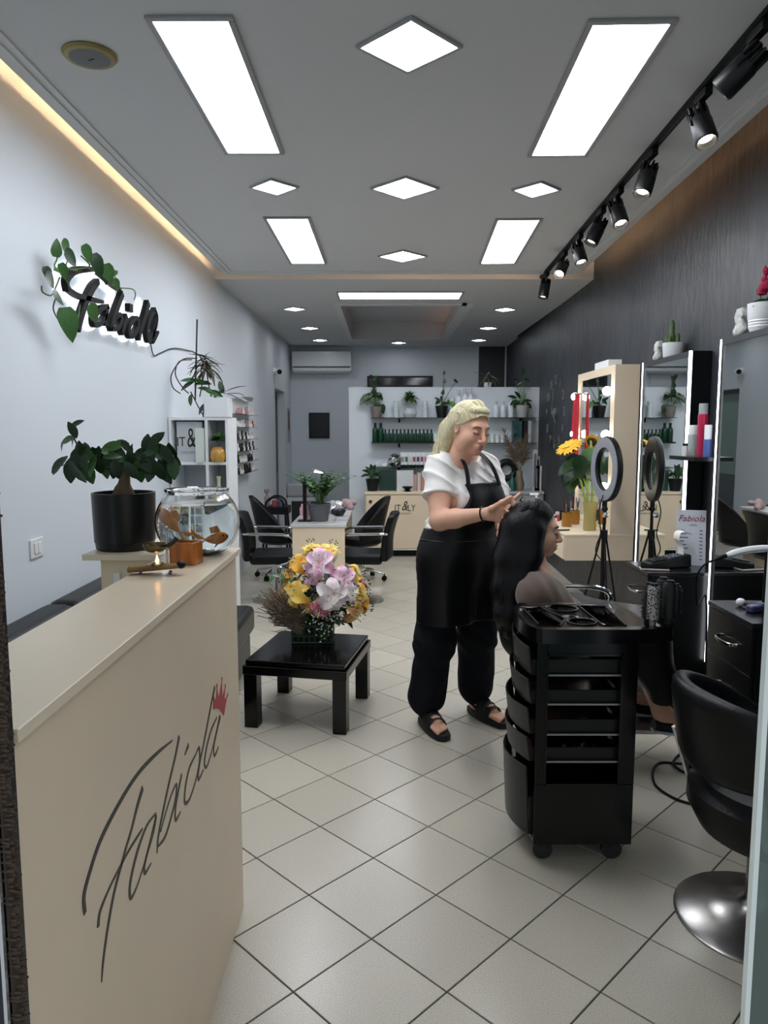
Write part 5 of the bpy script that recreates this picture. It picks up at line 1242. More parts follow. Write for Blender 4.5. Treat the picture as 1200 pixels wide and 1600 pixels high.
bust((1.765, 3.68, 2.0), 'white plaster bust beside the red-flowered pot on the nearest mirror', 1.15)
t = thing('cactus_pot', (1.78, 4.58, 1.985), 'small green cactus in a white pot on the farther LED mirror', 'potted plant')
MB().lathe([(.05, 0), (.058, .01), (.064, .09), (.058, .09), (.055, .08), (0, .08)], n=28).build('pot', M_plast, t)
MB().lathe([(0, .082), (.056, .081)], n=16).build('soil', M_soil, t)
for (x, y, h, r) in ((-.01, .0, .15, .016), (.02, .015, .06, .013), (.02, -.02, .07, .013), (-.03, -.02, .05, .012), (-.03, .025, .055, .012), (.0, .03, .045, .012), (.01, -.04, .045, .012)):
    MB().lathe([(r * .8, 0), (r, h * .3), (r * .95, h * .8), (r * .5, h * .97), (0, h)], (x, y, .078), 10).build('cactus_column', mat('cactus_green', '#4f6a3c', .6, bump=.5, bscale=150), t)
t = thing('celosia_pot', (1.775, 3.50, 2.0), 'magenta plumed flower in a ribbed white pot on the nearest LED mirror', 'potted plant')
MB().lathe([(.052, 0), (.058, .01)] + [(.059 + .0006 * i + (.003 if i % 2 else 0), .015 + .0065 * i) for i in range(8)] + [(.07, .13), (.064, .13), (.06, .115), (0, .115)], n=30).build('pot', M_plast, t)
MB().lathe([(0, .117), (.06, .116)], n=16).build('soil', M_soil, t)
r5 = random.Random(51)
S = SDF((-.04, -.04, .17), (.04, .04, .31), .003)
for i in range(26):
    z = r5.uniform(.18, .285); rr_ = .022 * (1 - (z - .18) / .125) + .002; a = r5.uniform(0, 2 * PI); S.ell((rr_ * math.cos(a) * .7, rr_ * math.sin(a) * .7, z), (rr_ * .5 + .004,) * 3, .006)
S.cone((0, 0, .17), (0, 0, .30), .012, .003, .01); S.build('plume', mat('celosia_magenta', '#a3123f', .7, bump=.4, bscale=200), t, 1)
for i in range(70):
    d = rdir(r5, .1, 1); leaf_obj(t, Vector((r5.uniform(-.03, .03), r5.uniform(-.03, .03), .12)), d, (0, 0, 1), r5.uniform(.05, .1), r5.choice([M_leafm, M_leafl, M_leafd]), 'blade', 1.6)
for s in ((.03, -.03), (-.02, .04)): MB().tube([(0, 0, .115), (s[0] * .5, s[1] * .5, .17), (s[0], s[1], .2)], .003, 5).build('stalk', M_stemg, t)

# black drawer cabinets between the mirrors
def cabinet(x0, x1, y0, y1, zt, label):
    t = thing('drawer_cabinet', ((x0 + x1) / 2, (y0 + y1) / 2, 0), label, 'cabinet', 'black drawer cabinets under the mirrors'); hx, hy = (x1 - x0) / 2, (y1 - y0) / 2
    MB().box((-hx + .02, -hy, .06), (hx, hy, zt - .02)).build('body', M_bpanel, t); MB().box((-hx, -hy - .004, zt - .02), (hx, hy + .004, zt)).build('top_board', mat('cab_top_black', '#17181b', .22), t, bevel=.002)
    MB().box((-hx + .05, -hy + .02, 0), (hx, hy - .02, .06)).build('plinth', M_blackm, t)
    zz = [zt - .025, zt - .22, zt - .44, .07]
    for a, b in zip(zz[:-1], zz[1:]):
        d_ = MB().box((-hx + .004, -hy + .004, b + .004), (-hx + .02, hy - .004, a)).build('drawer', M_bpanel, t, bevel=.002)
        P = sp3([(-hx + .004, -.08, (a + b) / 2), (-hx - .02, -.065, (a + b) / 2 - .002), (-hx - .027, 0, (a + b) / 2 - .004), (-hx - .02, .065, (a + b) / 2 - .002), (-hx + .004, .08, (a + b) / 2)], 5)
        MB().tube(P, .0055, 8, flat=1.3).build('handle', M_chrome, d_)
    return t
cabinet(1.40, 1.815, 3.82, 4.15, .79, 'black drawer cabinet between the two LED mirrors, holding the card terminal')
cabinet(1.44, 1.80, 2.79, 3.18, .79, 'black drawer cabinet nearest the camera, by the glass door')
# shelf with sprays in the gap between mirrors
t = thing('wall_shelf', (1.75, 3.99, 1.38), 'short black shelf between the LED mirrors holding sprays', 'shelf')
MB().box((-.13, -.165, 0), (.085, .165, .02)).build('board', M_bpanel, t)
MB().box((.07, -.165, -.58), (.085, .165, .0)).build('back_panel', M_bpanel, t)
def can(px, y, r, h, m, capm, label, z=1.40, caph=.2, name='spray_can'):
    x = aty(px, 690, y).x; t = thing(name, (x, y, z), label, 'bottle'); hb = h * (1 - caph)
    MB().lathe([(0, 0), (r, 0), (r, hb - .01), (r * .9, hb)], n=20).build('can_body', m, t); MB().lathe([(r * .88, hb), (r * .88, h - .004), (r * .8, h), (0, h)], n=20).build('cap', capm, t); return t
can(1097, 3.97, .026, .285, mat('spray_red', '#b01a45', .25), mat('cap_clear', '#9aa0a2', .2), 'tall red hairspray can with a clear cap on the short black shelf')
can(1083, 4.08, .03, .17, mat('clear_lotion', '#aeb6b4', .2), M_plast, 'clear pump bottle beside the red hairspray can', caph=.3)
can(1106, 3.90, .022, .17, mat('blue_white_tube', '#4a5f9a', .3), M_plast, 'blue and white bottle right of the red hairspray can', caph=.45)
can(1071, 4.04, .016, .07, mat('small_white_pot', '#d5d5d5', .3), M_blackm, 'tiny white pot at the left end of the short black shelf')
# on the middle cabinet: card terminal, receipt, phone, price list
CZ2 = .79
t = thing('card_terminal', (1.555, 3.97, CZ2), 'black card terminal with a curled paper receipt on the middle cabinet', 'card terminal', rz=.25)
def pos(u, v): return None
MB().add([(-.13, -.05, 0), (.13, -.05, 0), (.13, .05, 0), (-.13, .05, 0), (-.13, -.045, .035), (.13, -.045, .075), (.13, .045, .075), (-.13, .045, .035)], [(0, 3, 2, 1), (4, 5, 6, 7), (0, 1, 5, 4), (1, 2, 6, 5), (2, 3, 7, 6), (3, 0, 4, 7)]).build('terminal_body', M_blackm, t, bevel=.012)
MB().cbox((-.06, 0, .049), (.09, .075, .004), Euler((0, -.15, 0))).build('screen', mat('pos_screen', '#2a3238', .1), t)
mk = MB()
for i in range(3):
    for j in range(4): mk.cbox((.0 + .02 * j, -.024 + .024 * i, .058 + .003 * j), (.013, .017, .006), Euler((0, -.15, 0)))
o = mk.build('keys', mat('pos_keys', '#55595c', .4), t); o['kind'] = 'stuff'
def rec(u, v):
    P = sp3([(.09, 0, .07), (.085, 0, .12), (.06, 0, .155), (.065, 0, .19), (.10, 0, .20), (.14, 0, .18)], 6); p = P[min(len(P) - 1, int(u * (len(P) - 1)))]
    return Vector((p.x, -.026 + .052 * v, p.z)), Vector((0, 0, 1))
MB().sheet(rec, 30, 1, .0008).build('receipt', mat('paper_white', '#eceae4', .7), t)
t = thing('smartphone', (1.465, 3.90, CZ2), 'smartphone in a pale case lying at the edge of the middle cabinet', 'phone', rz=1.35)
MB().box((-.037, -.075, 0), (.037, .075, .011)).build('case', mat('phone_case', '#b7a9a0', .3), t, bevel=.005); MB().box((-.033, -.071, .0112), (.033, .071, .012)).build('screen', M_black, t)
pl_ = thing('price_list', (1.715, 4.03, CZ2), 'white price list sheet with a red logo leaning behind the card terminal', 'sign', rz=-.25)
R_ = Euler((-.16, 0, 0)).to_matrix()
def plc(x, z): return R_ @ Vector((x, 0, z))
MB().cbox(R_ @ Vector((0, 0, .155)), (.155, .004, .31), R_).build('sheet', mat('price_sheet', '#c3c6ce', .35), pl_)
rt2 = (PI / 2 - .16, 0, 0)
text_mesh('heading', 'Fabiola', mat('price_red', '#8d2433', .5), .05, plc(0, .262) + Vector((0, -.004, 0)), rt2, pl_, .0005, shear=.3)
text_mesh('lettering', 'LISTA', mat('price_ink', '#3a3f48', .5), .016, plc(.01, .225) + Vector((0, -.004, 0)), rt2, pl_, .0004)
for i in range(9):
    MB().cbox(R_ @ Vector((-.05 + .006 * (i % 3), -.003, .195 - .02 * i)), (.03 + .008 * (i % 3), .0008, .005), R_).build('price_row', mat('price_ink', '#3a3f48', .5), pl_)
    MB().cbox(R_ @ Vector((.052, -.003, .195 - .02 * i)), (.016, .0008, .005), R_).build('price_row', mat('price_ink', '#3a3f48', .5), pl_)
# on the near cabinet
t = thing('hair_clipper', (1.56, 2.98, CZ2), 'purple and grey hair clipper lying on the nearest cabinet', 'hair clipper', rz=.3)
MB().box((-.05, -.02, .0), (.06, .02, .03)).build('clipper_body', mat('clipper_purple', '#4a4570', .35), t, bevel=.009); MB().box((.06, -.018, .006), (.085, .018, .022)).build('blade', M_steel, t)
mb = MB()
for k in range(8): mb.box((.0 + .007 * k, -.016, .03), (.003 + .007 * k, .016, .038))
mb.build('comb_guard', mat('guard_grey', '#8d91a0', .3), t)
t = thing('hair_clip', (1.53, 3.07, CZ2), 'white and black hair clip beside the purple clipper', 'hair clip')
MB().ball((0, 0, .018), (.02, .018, .018), 12, 8).build('knob', M_plast, t); MB().tube([(0, 0, .012), (.03, -.04, .012), (.05, -.07, .01)], .008, 8).build('jaw', M_blackm, t)
t = thing('hair_straightener', (1.50, 2.99, CZ2), 'white hair straightener with a black cord propped in its holder on the nearest cabinet', 'hair straightener')
HL = Vector(t.location)
P = sp3([aty(1108, 878, 2.99) - HL, aty(1135, 868, 2.99) - HL, aty(1165, 860, 2.99) - HL, aty(1200, 857, 2.99) - HL, aty(1240, 862, 2.99) - HL], 5)
P2 = [p + Vector((0, 0, 0)) for p in P]
MB().tube(P2[5:], [.012, .016, .018] + [.018] * (len(P2) - 8), 10, flat=.8).build('shell', M_plast, t)
MB().tube(P2[:6], [.005] * 3 + [.009] * 3, 8).build('cord_grip', M_blackm, t)
MB().tube(sp3([P2[0], aty(1097, 886, 3.0) - HL, aty(1088, 905, 3.02) - HL, aty(1090, 945, 3.04) - HL, Vector((-.11, .1, .03)), Vector((-.105, .08, -.3))], 5), .004, 6).build('cord', M_blackm, t)
q = P2[len(P2) - 6]
MB().lathe([(.045, 0), (.045, .01), (.012, .02), (.010, q.z - .014), (.016, q.z - .012), (0, q.z - .010)], (q.x, q.y, 0), 18).build('holder', M_blackm, t)

# ------------------------------------------------------------------ cream vanity with bulbs
vt = thing('vanity_mirror', (1.69, 5.915, .77), 'cream framed vanity mirror with round glowing bulbs', 'mirror')
XW = 1.866 - 1.69
MB().box((.01, -.515, 0), (XW, .515, 1.25)).build('back_box', M_cream, vt)
MB().box((-.004, -.515, 0), (.0095, -.42, 1.25)).build('frame_side', M_cream, vt); MB().box((-.004, .42, 0), (.0095, .515, 1.25)).build('frame_side', M_cream, vt)
MB().box((-.004, -.42, 1.19), (.0095, .42, 1.25)).build('frame_top', M_cream, vt)
MB().box((.004, -.42, .02), (.0098, .42, 1.19)).build('mirror_glass', M_mirror, vt)
M_bulb = emat('bulb_glow', '#fff6ea', 10)
for y in (-.455, .455):
    for z in (.35, .74, 1.06):
        b_ = MB().ball((-.042, y, z), .034, 18, 12).build('bulb', M_bulb, vt); MB().cyl((-.004, y, z), (-.018, y, z), .018, n=14).build('socket', M_steel, b_)
vd = thing('vanity_table', (1.60, 6.0, .57), 'cream floating vanity table under the bulb mirror', 'table')
MB().box((-.245, -.60, 0), (.265, .72, .185)).build('body', M_cream, vd, bevel=.003); MB().box((-.255, -.605, .185), (.265, .73, .2)).build('table_top', M_creamtop, vd, bevel=.003)
for a, b in ((-.59, .06), (.07, .71)): d_ = MB().box((-.258, a, .01), (-.245, b, .175)).build('drawer', M_cream, vd, bevel=.002)
simple('white_box', MB().box((1.70, 5.62, 2.02), (1.80, 5.98, 2.075)), M_plast, 'long white carton lying on top of the vanity mirror', 'box')
t = thing('red_bead_strings', (1.655, 6.30, 1.15), 'red bead strings hanging on the far post of the vanity mirror', 'beads')
for k, (dy, zz) in enumerate(((-.03, .0), (.0, -.06), (.03, .02), (.055, -.03))):
    MB().tube([(-.005 * k, dy, .70), (-.005 * k - .006, dy + .006, .35), (-.005 * k, dy * 1.1, zz)], [.007, .013, .010], 8).build('strand', mat('bead_red', '#c01f33', .4, bump=.6, bscale=160), t)
MB().cyl((.03, .01, .70), (-.03, .01, .70), .008, n=8).build('peg', M_steel, t)
TZ = .77
# sunflowers
sv = thing('sunflower_vase', (aty(922, 800, 5.62).x, 5.62, TZ), 'sunflowers with big green leaves in a glass vase on the vanity', 'flowers')
SV = Vector(sv.location)
MB().lathe([(0, 0), (.048, 0), (.05, .01), (.046, .12), (.056, .22), (.054, .22), (.044, .12), (.047, .012), (0, .01)], n=26).build('vase', mat('vase_glass', '#bfae72', .08, alpha=.55), sv)
MB().lathe([(0, .011), (.0455, .013), (.043, .12), (0, .12)], n=20).build('water', mat('vase_water', '#8d8a45', .1, alpha=.5), sv)
def sq(px, py, dy=0): return aty(px, py, 5.62 + dy) - SV
M_sf = mat('sunflower_petal', '#efb413', .5); M_sfc = mat('sunflower_disc', '#3a2614', .9, bump=.7, bscale=120)
smb = MB(); r6 = random.Random(6)
def sunflower(p, f, R_s):
    f = Vector(f).normalized(); x, y = perp(f); h = bpy.data.objects.new('sunflower', None); COL.objects.link(h); h.parent = sv; h.empty_display_size = .02
    h.matrix_local = Matrix.Translation(p) @ Matrix((x, y, f)).transposed().to_4x4()
    MB().lathe([(0, -.02), (R_s * .4, -.014), (R_s * .45, 0), (R_s * .3, .008), (0, .01)], n=20).build('disc', M_sfc, h)
    for k in range(20): a = 2 * PI * k / 20 + r6.uniform(-.1, .1); leaf_obj(h, (math.cos(a) * R_s * .4, math.sin(a) * R_s * .4, 0), (math.cos(a), math.sin(a), r6.uniform(0, .35)), (0, 0, 1), R_s * .68, M_sf, 'oval', .7, 'petal')
    smb.tube(sp3([Vector((0, 0, .02)), p * .5 + Vector((.02, 0, 0)) - f * .02, p - f * .03, p - f * .01], 5), .009, 7)
sunflower(sq(890, 700, -.05), (-.5, -.3, .8), .15); sunflower(sq(925, 690, .1), (.4, .6, .5), .09)
for q in ((905, 730), (925, 715), (915, 720), (932, 712)): smb.tube(sp3([Vector((r6.uniform(-.02, .02), r6.uniform(-.02, .02), .02)), sq(918, 770), sq(*q)], 4), .008, 7)
smb.build('stems', mat('sun_stem', '#86a04a', .5), sv)
for (px, py, dx, dz, s_) in ((885, 728, -.6, -1, .2), (893, 722, -.3, -1, .24), (900, 718, .2, -1, .22), (910, 712, .5, -1, .2), (878, 722, -1, -.7, .16), (905, 735, -.1, -1, .2), (922, 708, .7, -.6, .2), (896, 735, -.4, -1, .18), (885, 715, -.7, -.6, .18), (915, 725, .3, -1, .18), (928, 715, .6, -1, .18), (888, 745, -.1, -1, .16), (935, 720, .4, -.9, .16), (905, 705, .2, .6, .14), (918, 695, .3, .8, .14), (882, 735, -.5, -1, .18), (899, 728, 0, -1, .22), (912, 705, -.7, -.8, .2), (893, 712, -.3, -.9, .2)):
    leaf_obj(sv, sq(px + 4, py + 14, r6.uniform(-.1, .08)), (dx, r6.uniform(-.6, .2), dz), (0, -.7, .7), s_ * .8, r6.choice([M_leafm, M_leafm, M_leafd, M_leafd]), 'heart')
# jars, brushes, bottles on the vanity
mj = mat('amber_jar', '#a9752a', .12, alpha=.85)
for k, (px, y) in enumerate(((886, 5.85), (898, 6.0))):
    t = thing('brush_jar', (aty(px, 800, y).x, y, TZ), ['nearer amber glass jar holding make-up brushes', 'farther amber glass jar holding make-up brushes'][k], 'jar')
    MB().lathe([(0, 0), (.038, 0), (.04, .006), (.04, .115), (.036, .115), (.036, .01), (0, .01)], n=22).build('jar', mj, t)
    for i in range(7):
        a = r6.uniform(0, 6.28); q = Vector((.02 * math.cos(a), .02 * math.sin(a), .012)); e_ = Vector((.035 * math.cos(a), .035 * math.sin(a), r6.uniform(.15, .21)))
        MB().tube([q, e_ * .85, e_, e_ + Vector((0, 0, .03))], [.003, .003, .008, .004], 7).build('brush', mat('brush%d' % (i % 3), ['#2a2626', '#5a2f2f', '#8a8a8c'][i % 3], .4), t)
cosm = [('#e8e4e0', .03, .05), ('#b04a5a', .02, .08), ('#1b1b1e', .022, .09), ('#d9b9b0', .028, .04), ('#3a3a40', .018, .12), ('#e9e9ea', .02, .1), ('#77747c', .03, .06), ('#c33b4a', .018, .05), ('#23252a', .03, .07), ('#f0eeea', .024, .11)]
for k, (cc, r, h) in enumerate(cosm):
    px = 868 + 6 * k if k < 7 else 905 + 6 * (k - 7); y = 6.15 + .06 * (k % 3) if k < 7 else 6.35
    nm = {'#e8e4e0': 'ivory', '#b04a5a': 'dusty red', '#1b1b1e': 'black', '#d9b9b0': 'rose beige', '#3a3a40': 'tall slim charcoal', '#e9e9ea': 'slim white', '#77747c': 'grey', '#c33b4a': 'tiny bright red', '#23252a': 'squat dark', '#f0eeea': 'tall milky white'}[cc]
    can(px, y, r, h, mat('cosm%d' % k, cc, .3), mat('cosmcap%d' % (k % 2), ['#1a1a1c', '#c9c9cb'][k % 2], .3), nm + ' cosmetics container at the back of the vanity table', TZ, .3, 'cosmetic_bottle')
t = thing('eyebrow_pencil', (aty(880, 818, 5.6).x, 5.58, TZ), 'short black pencil lying near the vanity table edge', 'pencil'); MB().cyl((-.05, 0, .006), (.05, .02, .006), .006, n=8).build('pencil', M_blackm, t)

# ring light on its tripod
rl = thing('ring_light', (1.56, 5.12, 0), 'switched-off ring light on a black tripod beside the vanity', 'ring light')
RL = Vector(rl.location); ctr = aty(947, 733, 5.12) - RL; ph = .117
n_ = Vector((-math.cos(ph), -math.sin(ph), 0)); s_ = Vector((math.sin(ph), -math.cos(ph), 0)); u_ = Vector((0, 0, 1))
def ring_sec(prof, n=56):
    V = []; Fs = []; m = len(prof)
    for k in range(n):
        a = 2 * PI * k / n; rad = s_ * math.cos(a) + u_ * math.sin(a)
        for r, h in prof: V.append(ctr + rad * r + n_ * h)
    for k in range(n):
        for i in range(m): Fs.append((k * m + i, k * m + (i + 1) % m, ((k + 1) % n) * m + (i + 1) % m, ((k + 1) % n) * m + i))
    return MB().add(V, Fs)
ring_sec([(.148, -.020), (.226, -.022), (.231, .0), (.226, .016), (.145, .016), (.140, .0)]).build('ring_housing', M_blackm, rl)
ring_sec([(.150, .014), (.222, .014), (.220, .021), (.186, .023), (.152, .021)]).build('diffuser', mat('ring_diffuser', '#8d9096', .35), rl)
MB().cyl(ctr + Vector((0, 0, -.228)), ctr + Vector((0, 0, -.28)), .016, n=12).ball(ctr + Vector((0, 0, -.28)), .022, 12, 8).build('mount', M_blackm, rl)
MB().cyl((ctr.x, ctr.y, .35), (ctr.x, ctr.y, .82), .016, n=12).cyl((ctr.x, ctr.y, .8), (ctr.x, ctr.y, ctr.z - .27), .011, n=12).build('pole', M_blackm, rl)
MB().cyl((ctr.x, ctr.y, .78), (ctr.x, ctr.y, .84), .026, n=14).build('collar', M_blackm, rl)
MB().cyl((ctr.x, ctr.y, .30), (ctr.x, ctr.y, .36), .022, n=14).build('slider', M_blackm, rl)
MB().lathe([(0, 0), (.02, .004), (.02, .02), (0, .024)], ctr + Vector((-.01, -.04, -.32)), 12, Euler((1.4, .3, 0)).to_matrix()).build('phone_clamp', M_chrome, rl)
for k in range(3):
    a = 2 * PI * k / 3 + .5; c_, q = math.cos(a), math.sin(a)
    MB().tube([(ctr.x + c_ * .02, ctr.y + q * .02, .80), (ctr.x + c_ * .2, ctr.y + q * .2, .02)], .010, 8, flat=.7).build('leg', M_blackm, rl)
    MB().tube([(ctr.x, ctr.y, .33), (ctr.x + c_ * .125, ctr.y + q * .125, .36)], .007, 6).build('brace', M_blackm, rl)
    MB().ball((ctr.x + c_ * .202, ctr.y + q * .202, .013), .014, 10, 6).build('rubber_foot', M_blackm, rl)
MB().tube(sp3([ctr + Vector((-.02, -.02, -.18)), ctr + Vector((-.05, -.03, -.3)), ctr + Vector((-.03, -.02, -.45)), ctr + Vector((-.06, -.02, -.58)), ctr + Vector((.02, 0, -.75)), Vector((-.1, .0, .1))], 5), .004, 6).build('cable', M_blackm, rl)
# wall clock made of loose numerals
ck = atx(868, 645, XR(8.15)); t = thing('wall_clock', (XR(8.2) - .001, ck.y, ck.z), 'frameless wall clock of loose dark numerals on the black wall', 'clock')
M_ckm = mat('clock_metal', '#9a9ea6', .3, metal=.7)
MB().lathe([(.05, 0), (.05, .02), (.03, .03), (0, .03)], n=24, R=Matrix.Rotation(-PI / 2, 3, 'Y')).build('hub', M_ckm, t)
nums = ['12', '1', '2', '3', '4', '5', '6', '7', '8', '9', '10', '11']; YW = .42; ZW = .36
for k in range(12):
    a = PI / 2 - 2 * PI * k / 12
    for j, chh in enumerate(nums[k]):
        text_mesh('numeral', chh, M_ckm, .15, (-.006, -math.cos(a) * YW * -1 * -1 + (j - .5 * (len(nums[k]) - 1)) * -.07, math.sin(a) * ZW), (PI / 2, 0, -PI / 2), t, .005)
MB().cbox((-.03, .04, .13), (.004, .016, .3), Euler((.25, 0, 0))).build('minute_hand', M_ckm, t); MB().cbox((-.034, -.06, -.05), (.004, .02, .2), Euler((-.9, 0, 0))).build('hour_hand', M_ckm, t)

# ------------------------------------------------------------------ hydraulic styling chairs
def styling_chair(loc, rz, label, band_top=.80, r=.265):
    t = thing('styling_chair', loc, label, 'chair', 'hydraulic styling chairs', rz)
    pr = [(0, .27), (.6, .27), (.86, .30), (1, .37), (.99, .42), (.86, .455), (0, .46)]
    MB().lathe([(q, z) for q, z in pr], (.05, 0, 0), n=44, sx=.265, sy=.265).build('seat', M_leather, t)
    def fn(u, v):
        a = PI + (u - .5) * 2 * 2.0; w_ = math.cos((u - .5) * PI * .98); zt_ = band_top - .20 * (1 - w_) ** 1.2; zb = .50 + .06 * (1 - w_)
        # closed rounded section
        return a, w_, zt_, zb
    V = []; Fs = []; NU, NV = 36, 14
    for i in range(NU + 1):
        a, w_, zt_, zb = fn(i / NU, 0); th = .034 * (1 if 0 < i < NU else .6)
        for j in range(NV):
            b = 2 * PI * j / NV; zc, hh = (zt_ + zb) / 2, (zt_ - zb) / 2
            cz, cr = math.sin(b), math.cos(b); cz = math.copysign(abs(cz) ** .45, cz); cr = math.copysign(abs(cr) ** .6, cr)
            R_ = r + .04 * (cz * .5 + .5) * w_ + cr * th
            V.append((.055 + math.cos(a) * R_, math.sin(a) * R_, zc + cz * hh))
    for i in range(NU):
        for j in range(NV): Fs.append((i * NV + j, i * NV + (j + 1) % NV, (i + 1) * NV + (j + 1) % NV, (i + 1) * NV + j))
    Fs += [tuple(range(NV)), tuple(range(NU * NV, NU * NV + NV))]
    MB().add(V, Fs).build('tub_back', M_leather, t, ang=60)
    disc_base(t, .245, .29)
    for k in (-1, 1): MB().tube([(-.12, k * .2, .36), (-.17, k * .23, .55)], .014, 8).build('back_bracket', M_chrome, t)
    return t
ch1 = styling_chair((1.18, 2.16, 0), .12, 'black tub styling chair on a steel disc in the right foreground', .775)
# client chair
cc = styling_chair((.84, 3.36, 0), -.05, 'black tub styling chair in which the client sits', .78)
MB().tube(sp3([(.12, .30, .52), (.25, .31, .60), (.30, .31, .70), (.22, .31, .745), (.0, .31, .75)], 5), .012, 8).build('arm_bar', M_chrome, cc)
MB().box((.26, -.14, .16), (.52, .14, .18)).build('footrest', M_steel, cc, bevel=.004)
MB().tube([(.0, 0, .28), (.2, 0, .2), (.36, 0, .165)], .016, 8).build('footrest_arm', M_chrome, cc)

# ------------------------------------------------------------------ black salon trolley
tr = thing('salon_trolley', (.705, 2.64, 0), 'glossy black salon trolley with curved drawers on casters', 'trolley')
W, D = .175, .19
M_tro = mat('trolley_black', '#060607', .2, spec=.4)
side = MB()
# near side panel with a window frame, far side panel
for s in (-1, 1):
    y0, y1 = (-D, -D + .02) if s < 0 else (D - .02, D)
    MB().box((-W, y0, .075), (W, y1, .30)).build('side_panel', M_tro, tr, bevel=.004)
    MB().box((-W, y0, .30), (-W + .035, y1, .83)).build('side_stile', M_tro, tr, bevel=.003); MB().box((W - .055, y0, .30), (W, y1, .83)).build('side_stile', M_tro, tr, bevel=.003)
    MB().box((-W + .035, y0, .77), (W - .055, y1, .83)).build('side_rail', M_tro, tr, bevel=.003)
    f = MB(); o_ = y0 - .003 if s < 0 else y1 + .003
    for a, b in (((-W + .035, .296), (W - .055, .304)), ((-W + .035, .766), (W - .055, .774)), ((-W + .031, .296), (-W + .039, .774)), ((W - .059, .296), (W - .051, .774))): f.box((a[0], min(o_, y0), a[1]), (b[0], max(o_, y1), b[1]))
    f.build('window_bead', M_black, tr)
MB().box((W - .02, -D + .02, .075), (W, D - .02, .83)).build('back_panel', M_tro, tr)
MB().box((-W, -D + .02, .075), (W - .02, D - .02, .09)).build('floor_panel', M_tro, tr)
def drawer_front(z0, z1, bul, wid=.165):
    def fn(u, v):
        y = -wid + 2 * wid * u; x = -W - .012 - bul * (1 - (2 * u - 1) ** 2); z = z0 + (z1 - z0) * v
        return Vector((x - .012 * v, y, z)), Vector((-1, 0, 0))
    return MB().sheet(fn, 16, 3, .006)
levels = [(.69, .79, .02), (.585, .675, .03), (.475, .57, .045), (.375, .465, .045), (.10, .355, .05)]
M_drw = mat('drawer_smoke', '#141518', .3, spec=.4)
for (z0, z1, bul) in levels:
    d_ = drawer_front(z0, z1, bul).build('drawer', M_drw, tr, bevel=.002)
    MB().box((-W - .012, -.16, z0), (W - .03, .16, z0 + .006)).build('drawer_tray', M_tro, d_)
    for y in (-.163, .157): MB().box((-W - .012, y, z0), (W - .03, y + .006, z0 + (z1 - z0) * .55)).build('drawer_side', M_drw, d_)
    MB().box((-W + .036, -D + .012, z0 + .0), (W - .056, -D + .018, z0 + .006)).build('runner', M_steel, d_) if z0 > .3 else None
for x in (-.12, .13):
    for y in (-.14, .14):
        MB().cyl((x - .012, y - .013, .036), (x - .012, y + .013, .036), .036, n=20).cyl((x - .012, y - .017, .036), (x - .012, y + .017, .036), .016, n=14).cyl((x, y, .05), (x, y, .078), .012, n=10).build('caster', mat('caster_grey', '#2a2b2e', .5), tr)
# moulded top tray
def topo():
    P = []
    for k in range(13): a = PI / 2 + PI * k / 12; P.append((-W + .02 + .06 * math.cos(a), math.sin(a) * (D + .008)))
    return P + [(W + .02, -D - .008), (.30, -D + .03), (.318, -D + .06), (.318, D - .06), (.30, D - .03), (W + .02, D + .008)]
tray = MB().prism(topo(), lambda a, b, z: Vector((a, b, z)), .812, .862).build('top_tray', M_tro, tr)
wells = MB()
rim = MB()
def wellrim(poly, nm, dp=.025):
    n = len(poly); MB().tube([Vector((a, b, .863)) for a, b in poly], .004, 6, closed=True).build('well_rim', M_tro, tr)
    wells.prism(poly, lambda a, b, z: Vector((a, b, z)), .818, .9)
wellrim([(-.16, -.13), (-.09, -.15), (-.05, -.06), (-.10, .12), (-.17, .08)], 'a')
wellrim([(-.02 + .055 * math.cos(2 * PI * k / 20), .10 + .055 * math.sin(2 * PI * k / 20)) for k in range(20)], 'b')
wellrim([(-.0 + .05 * math.cos(2 * PI * k / 20), -.10 + .045 * math.sin(2 * PI * k / 20)) for k in range(20)], 'c')
wellrim([(.06, -.15), (.14, -.15), (.15, .13), (.05, .14)], 'd')
cut = wells.build('cutter', M_tro, tr)      # the wells are cut out of the tray mesh, then the cutter is removed
bo = tray.modifiers.new('wells', 'BOOLEAN'); bo.operation = 'DIFFERENCE'; bo.object = cut; bo.solver = 'EXACT'
bpy.context.view_layer.update(); nm_ = bpy.data.meshes.new_from_object(tray.evaluated_get(bpy.context.evaluated_depsgraph_get()))
tray.modifiers.clear()
if len(nm_.polygons) > 20: tray.data = nm_
bpy.data.objects.remove(cut)
simple('paper_slip', MB().cbox((.785, 2.55, .850), (.05, .09, .003), Euler((.0, .5, .3))), mat('paper_white', '#eceae4', .7), 'small white slip of paper in the trolley tray', 'paper')
# dark clips glinting in one drawer, a pink comb in another
for k, (x, z, n) in enumerate(((.68, .375, 18), (.76, .375, 12))):
    mb = MB(); q = random.Random(k)
    for i in range(n): mb.cbox((x + q.uniform(-.05, .05), 2.64 - .13 + q.uniform(-.02, .03), z + .014 + q.uniform(0, .022)), (.022, .006, .005), Euler((q.random() * 3, q.random() * 3, q.random() * 3)))
    o = mb.build('hair_clips', M_steel if k == 0 else mat('dull_clips', '#55585c', .3, metal=.8)); o['kind'] = 'stuff'; tag(o, ['heap of shiny metal hair clips in a trolley drawer', 'heap of dull hair clips in a trolley drawer'][k], 'hair clips')
simple('comb', MB().cbox((.53, 2.56, .392), (.018, .1, .016), Euler((0, 0, -.1))), mat('comb_pink', '#8d4a58', .4), 'pink comb in the fourth trolley drawer', 'comb')
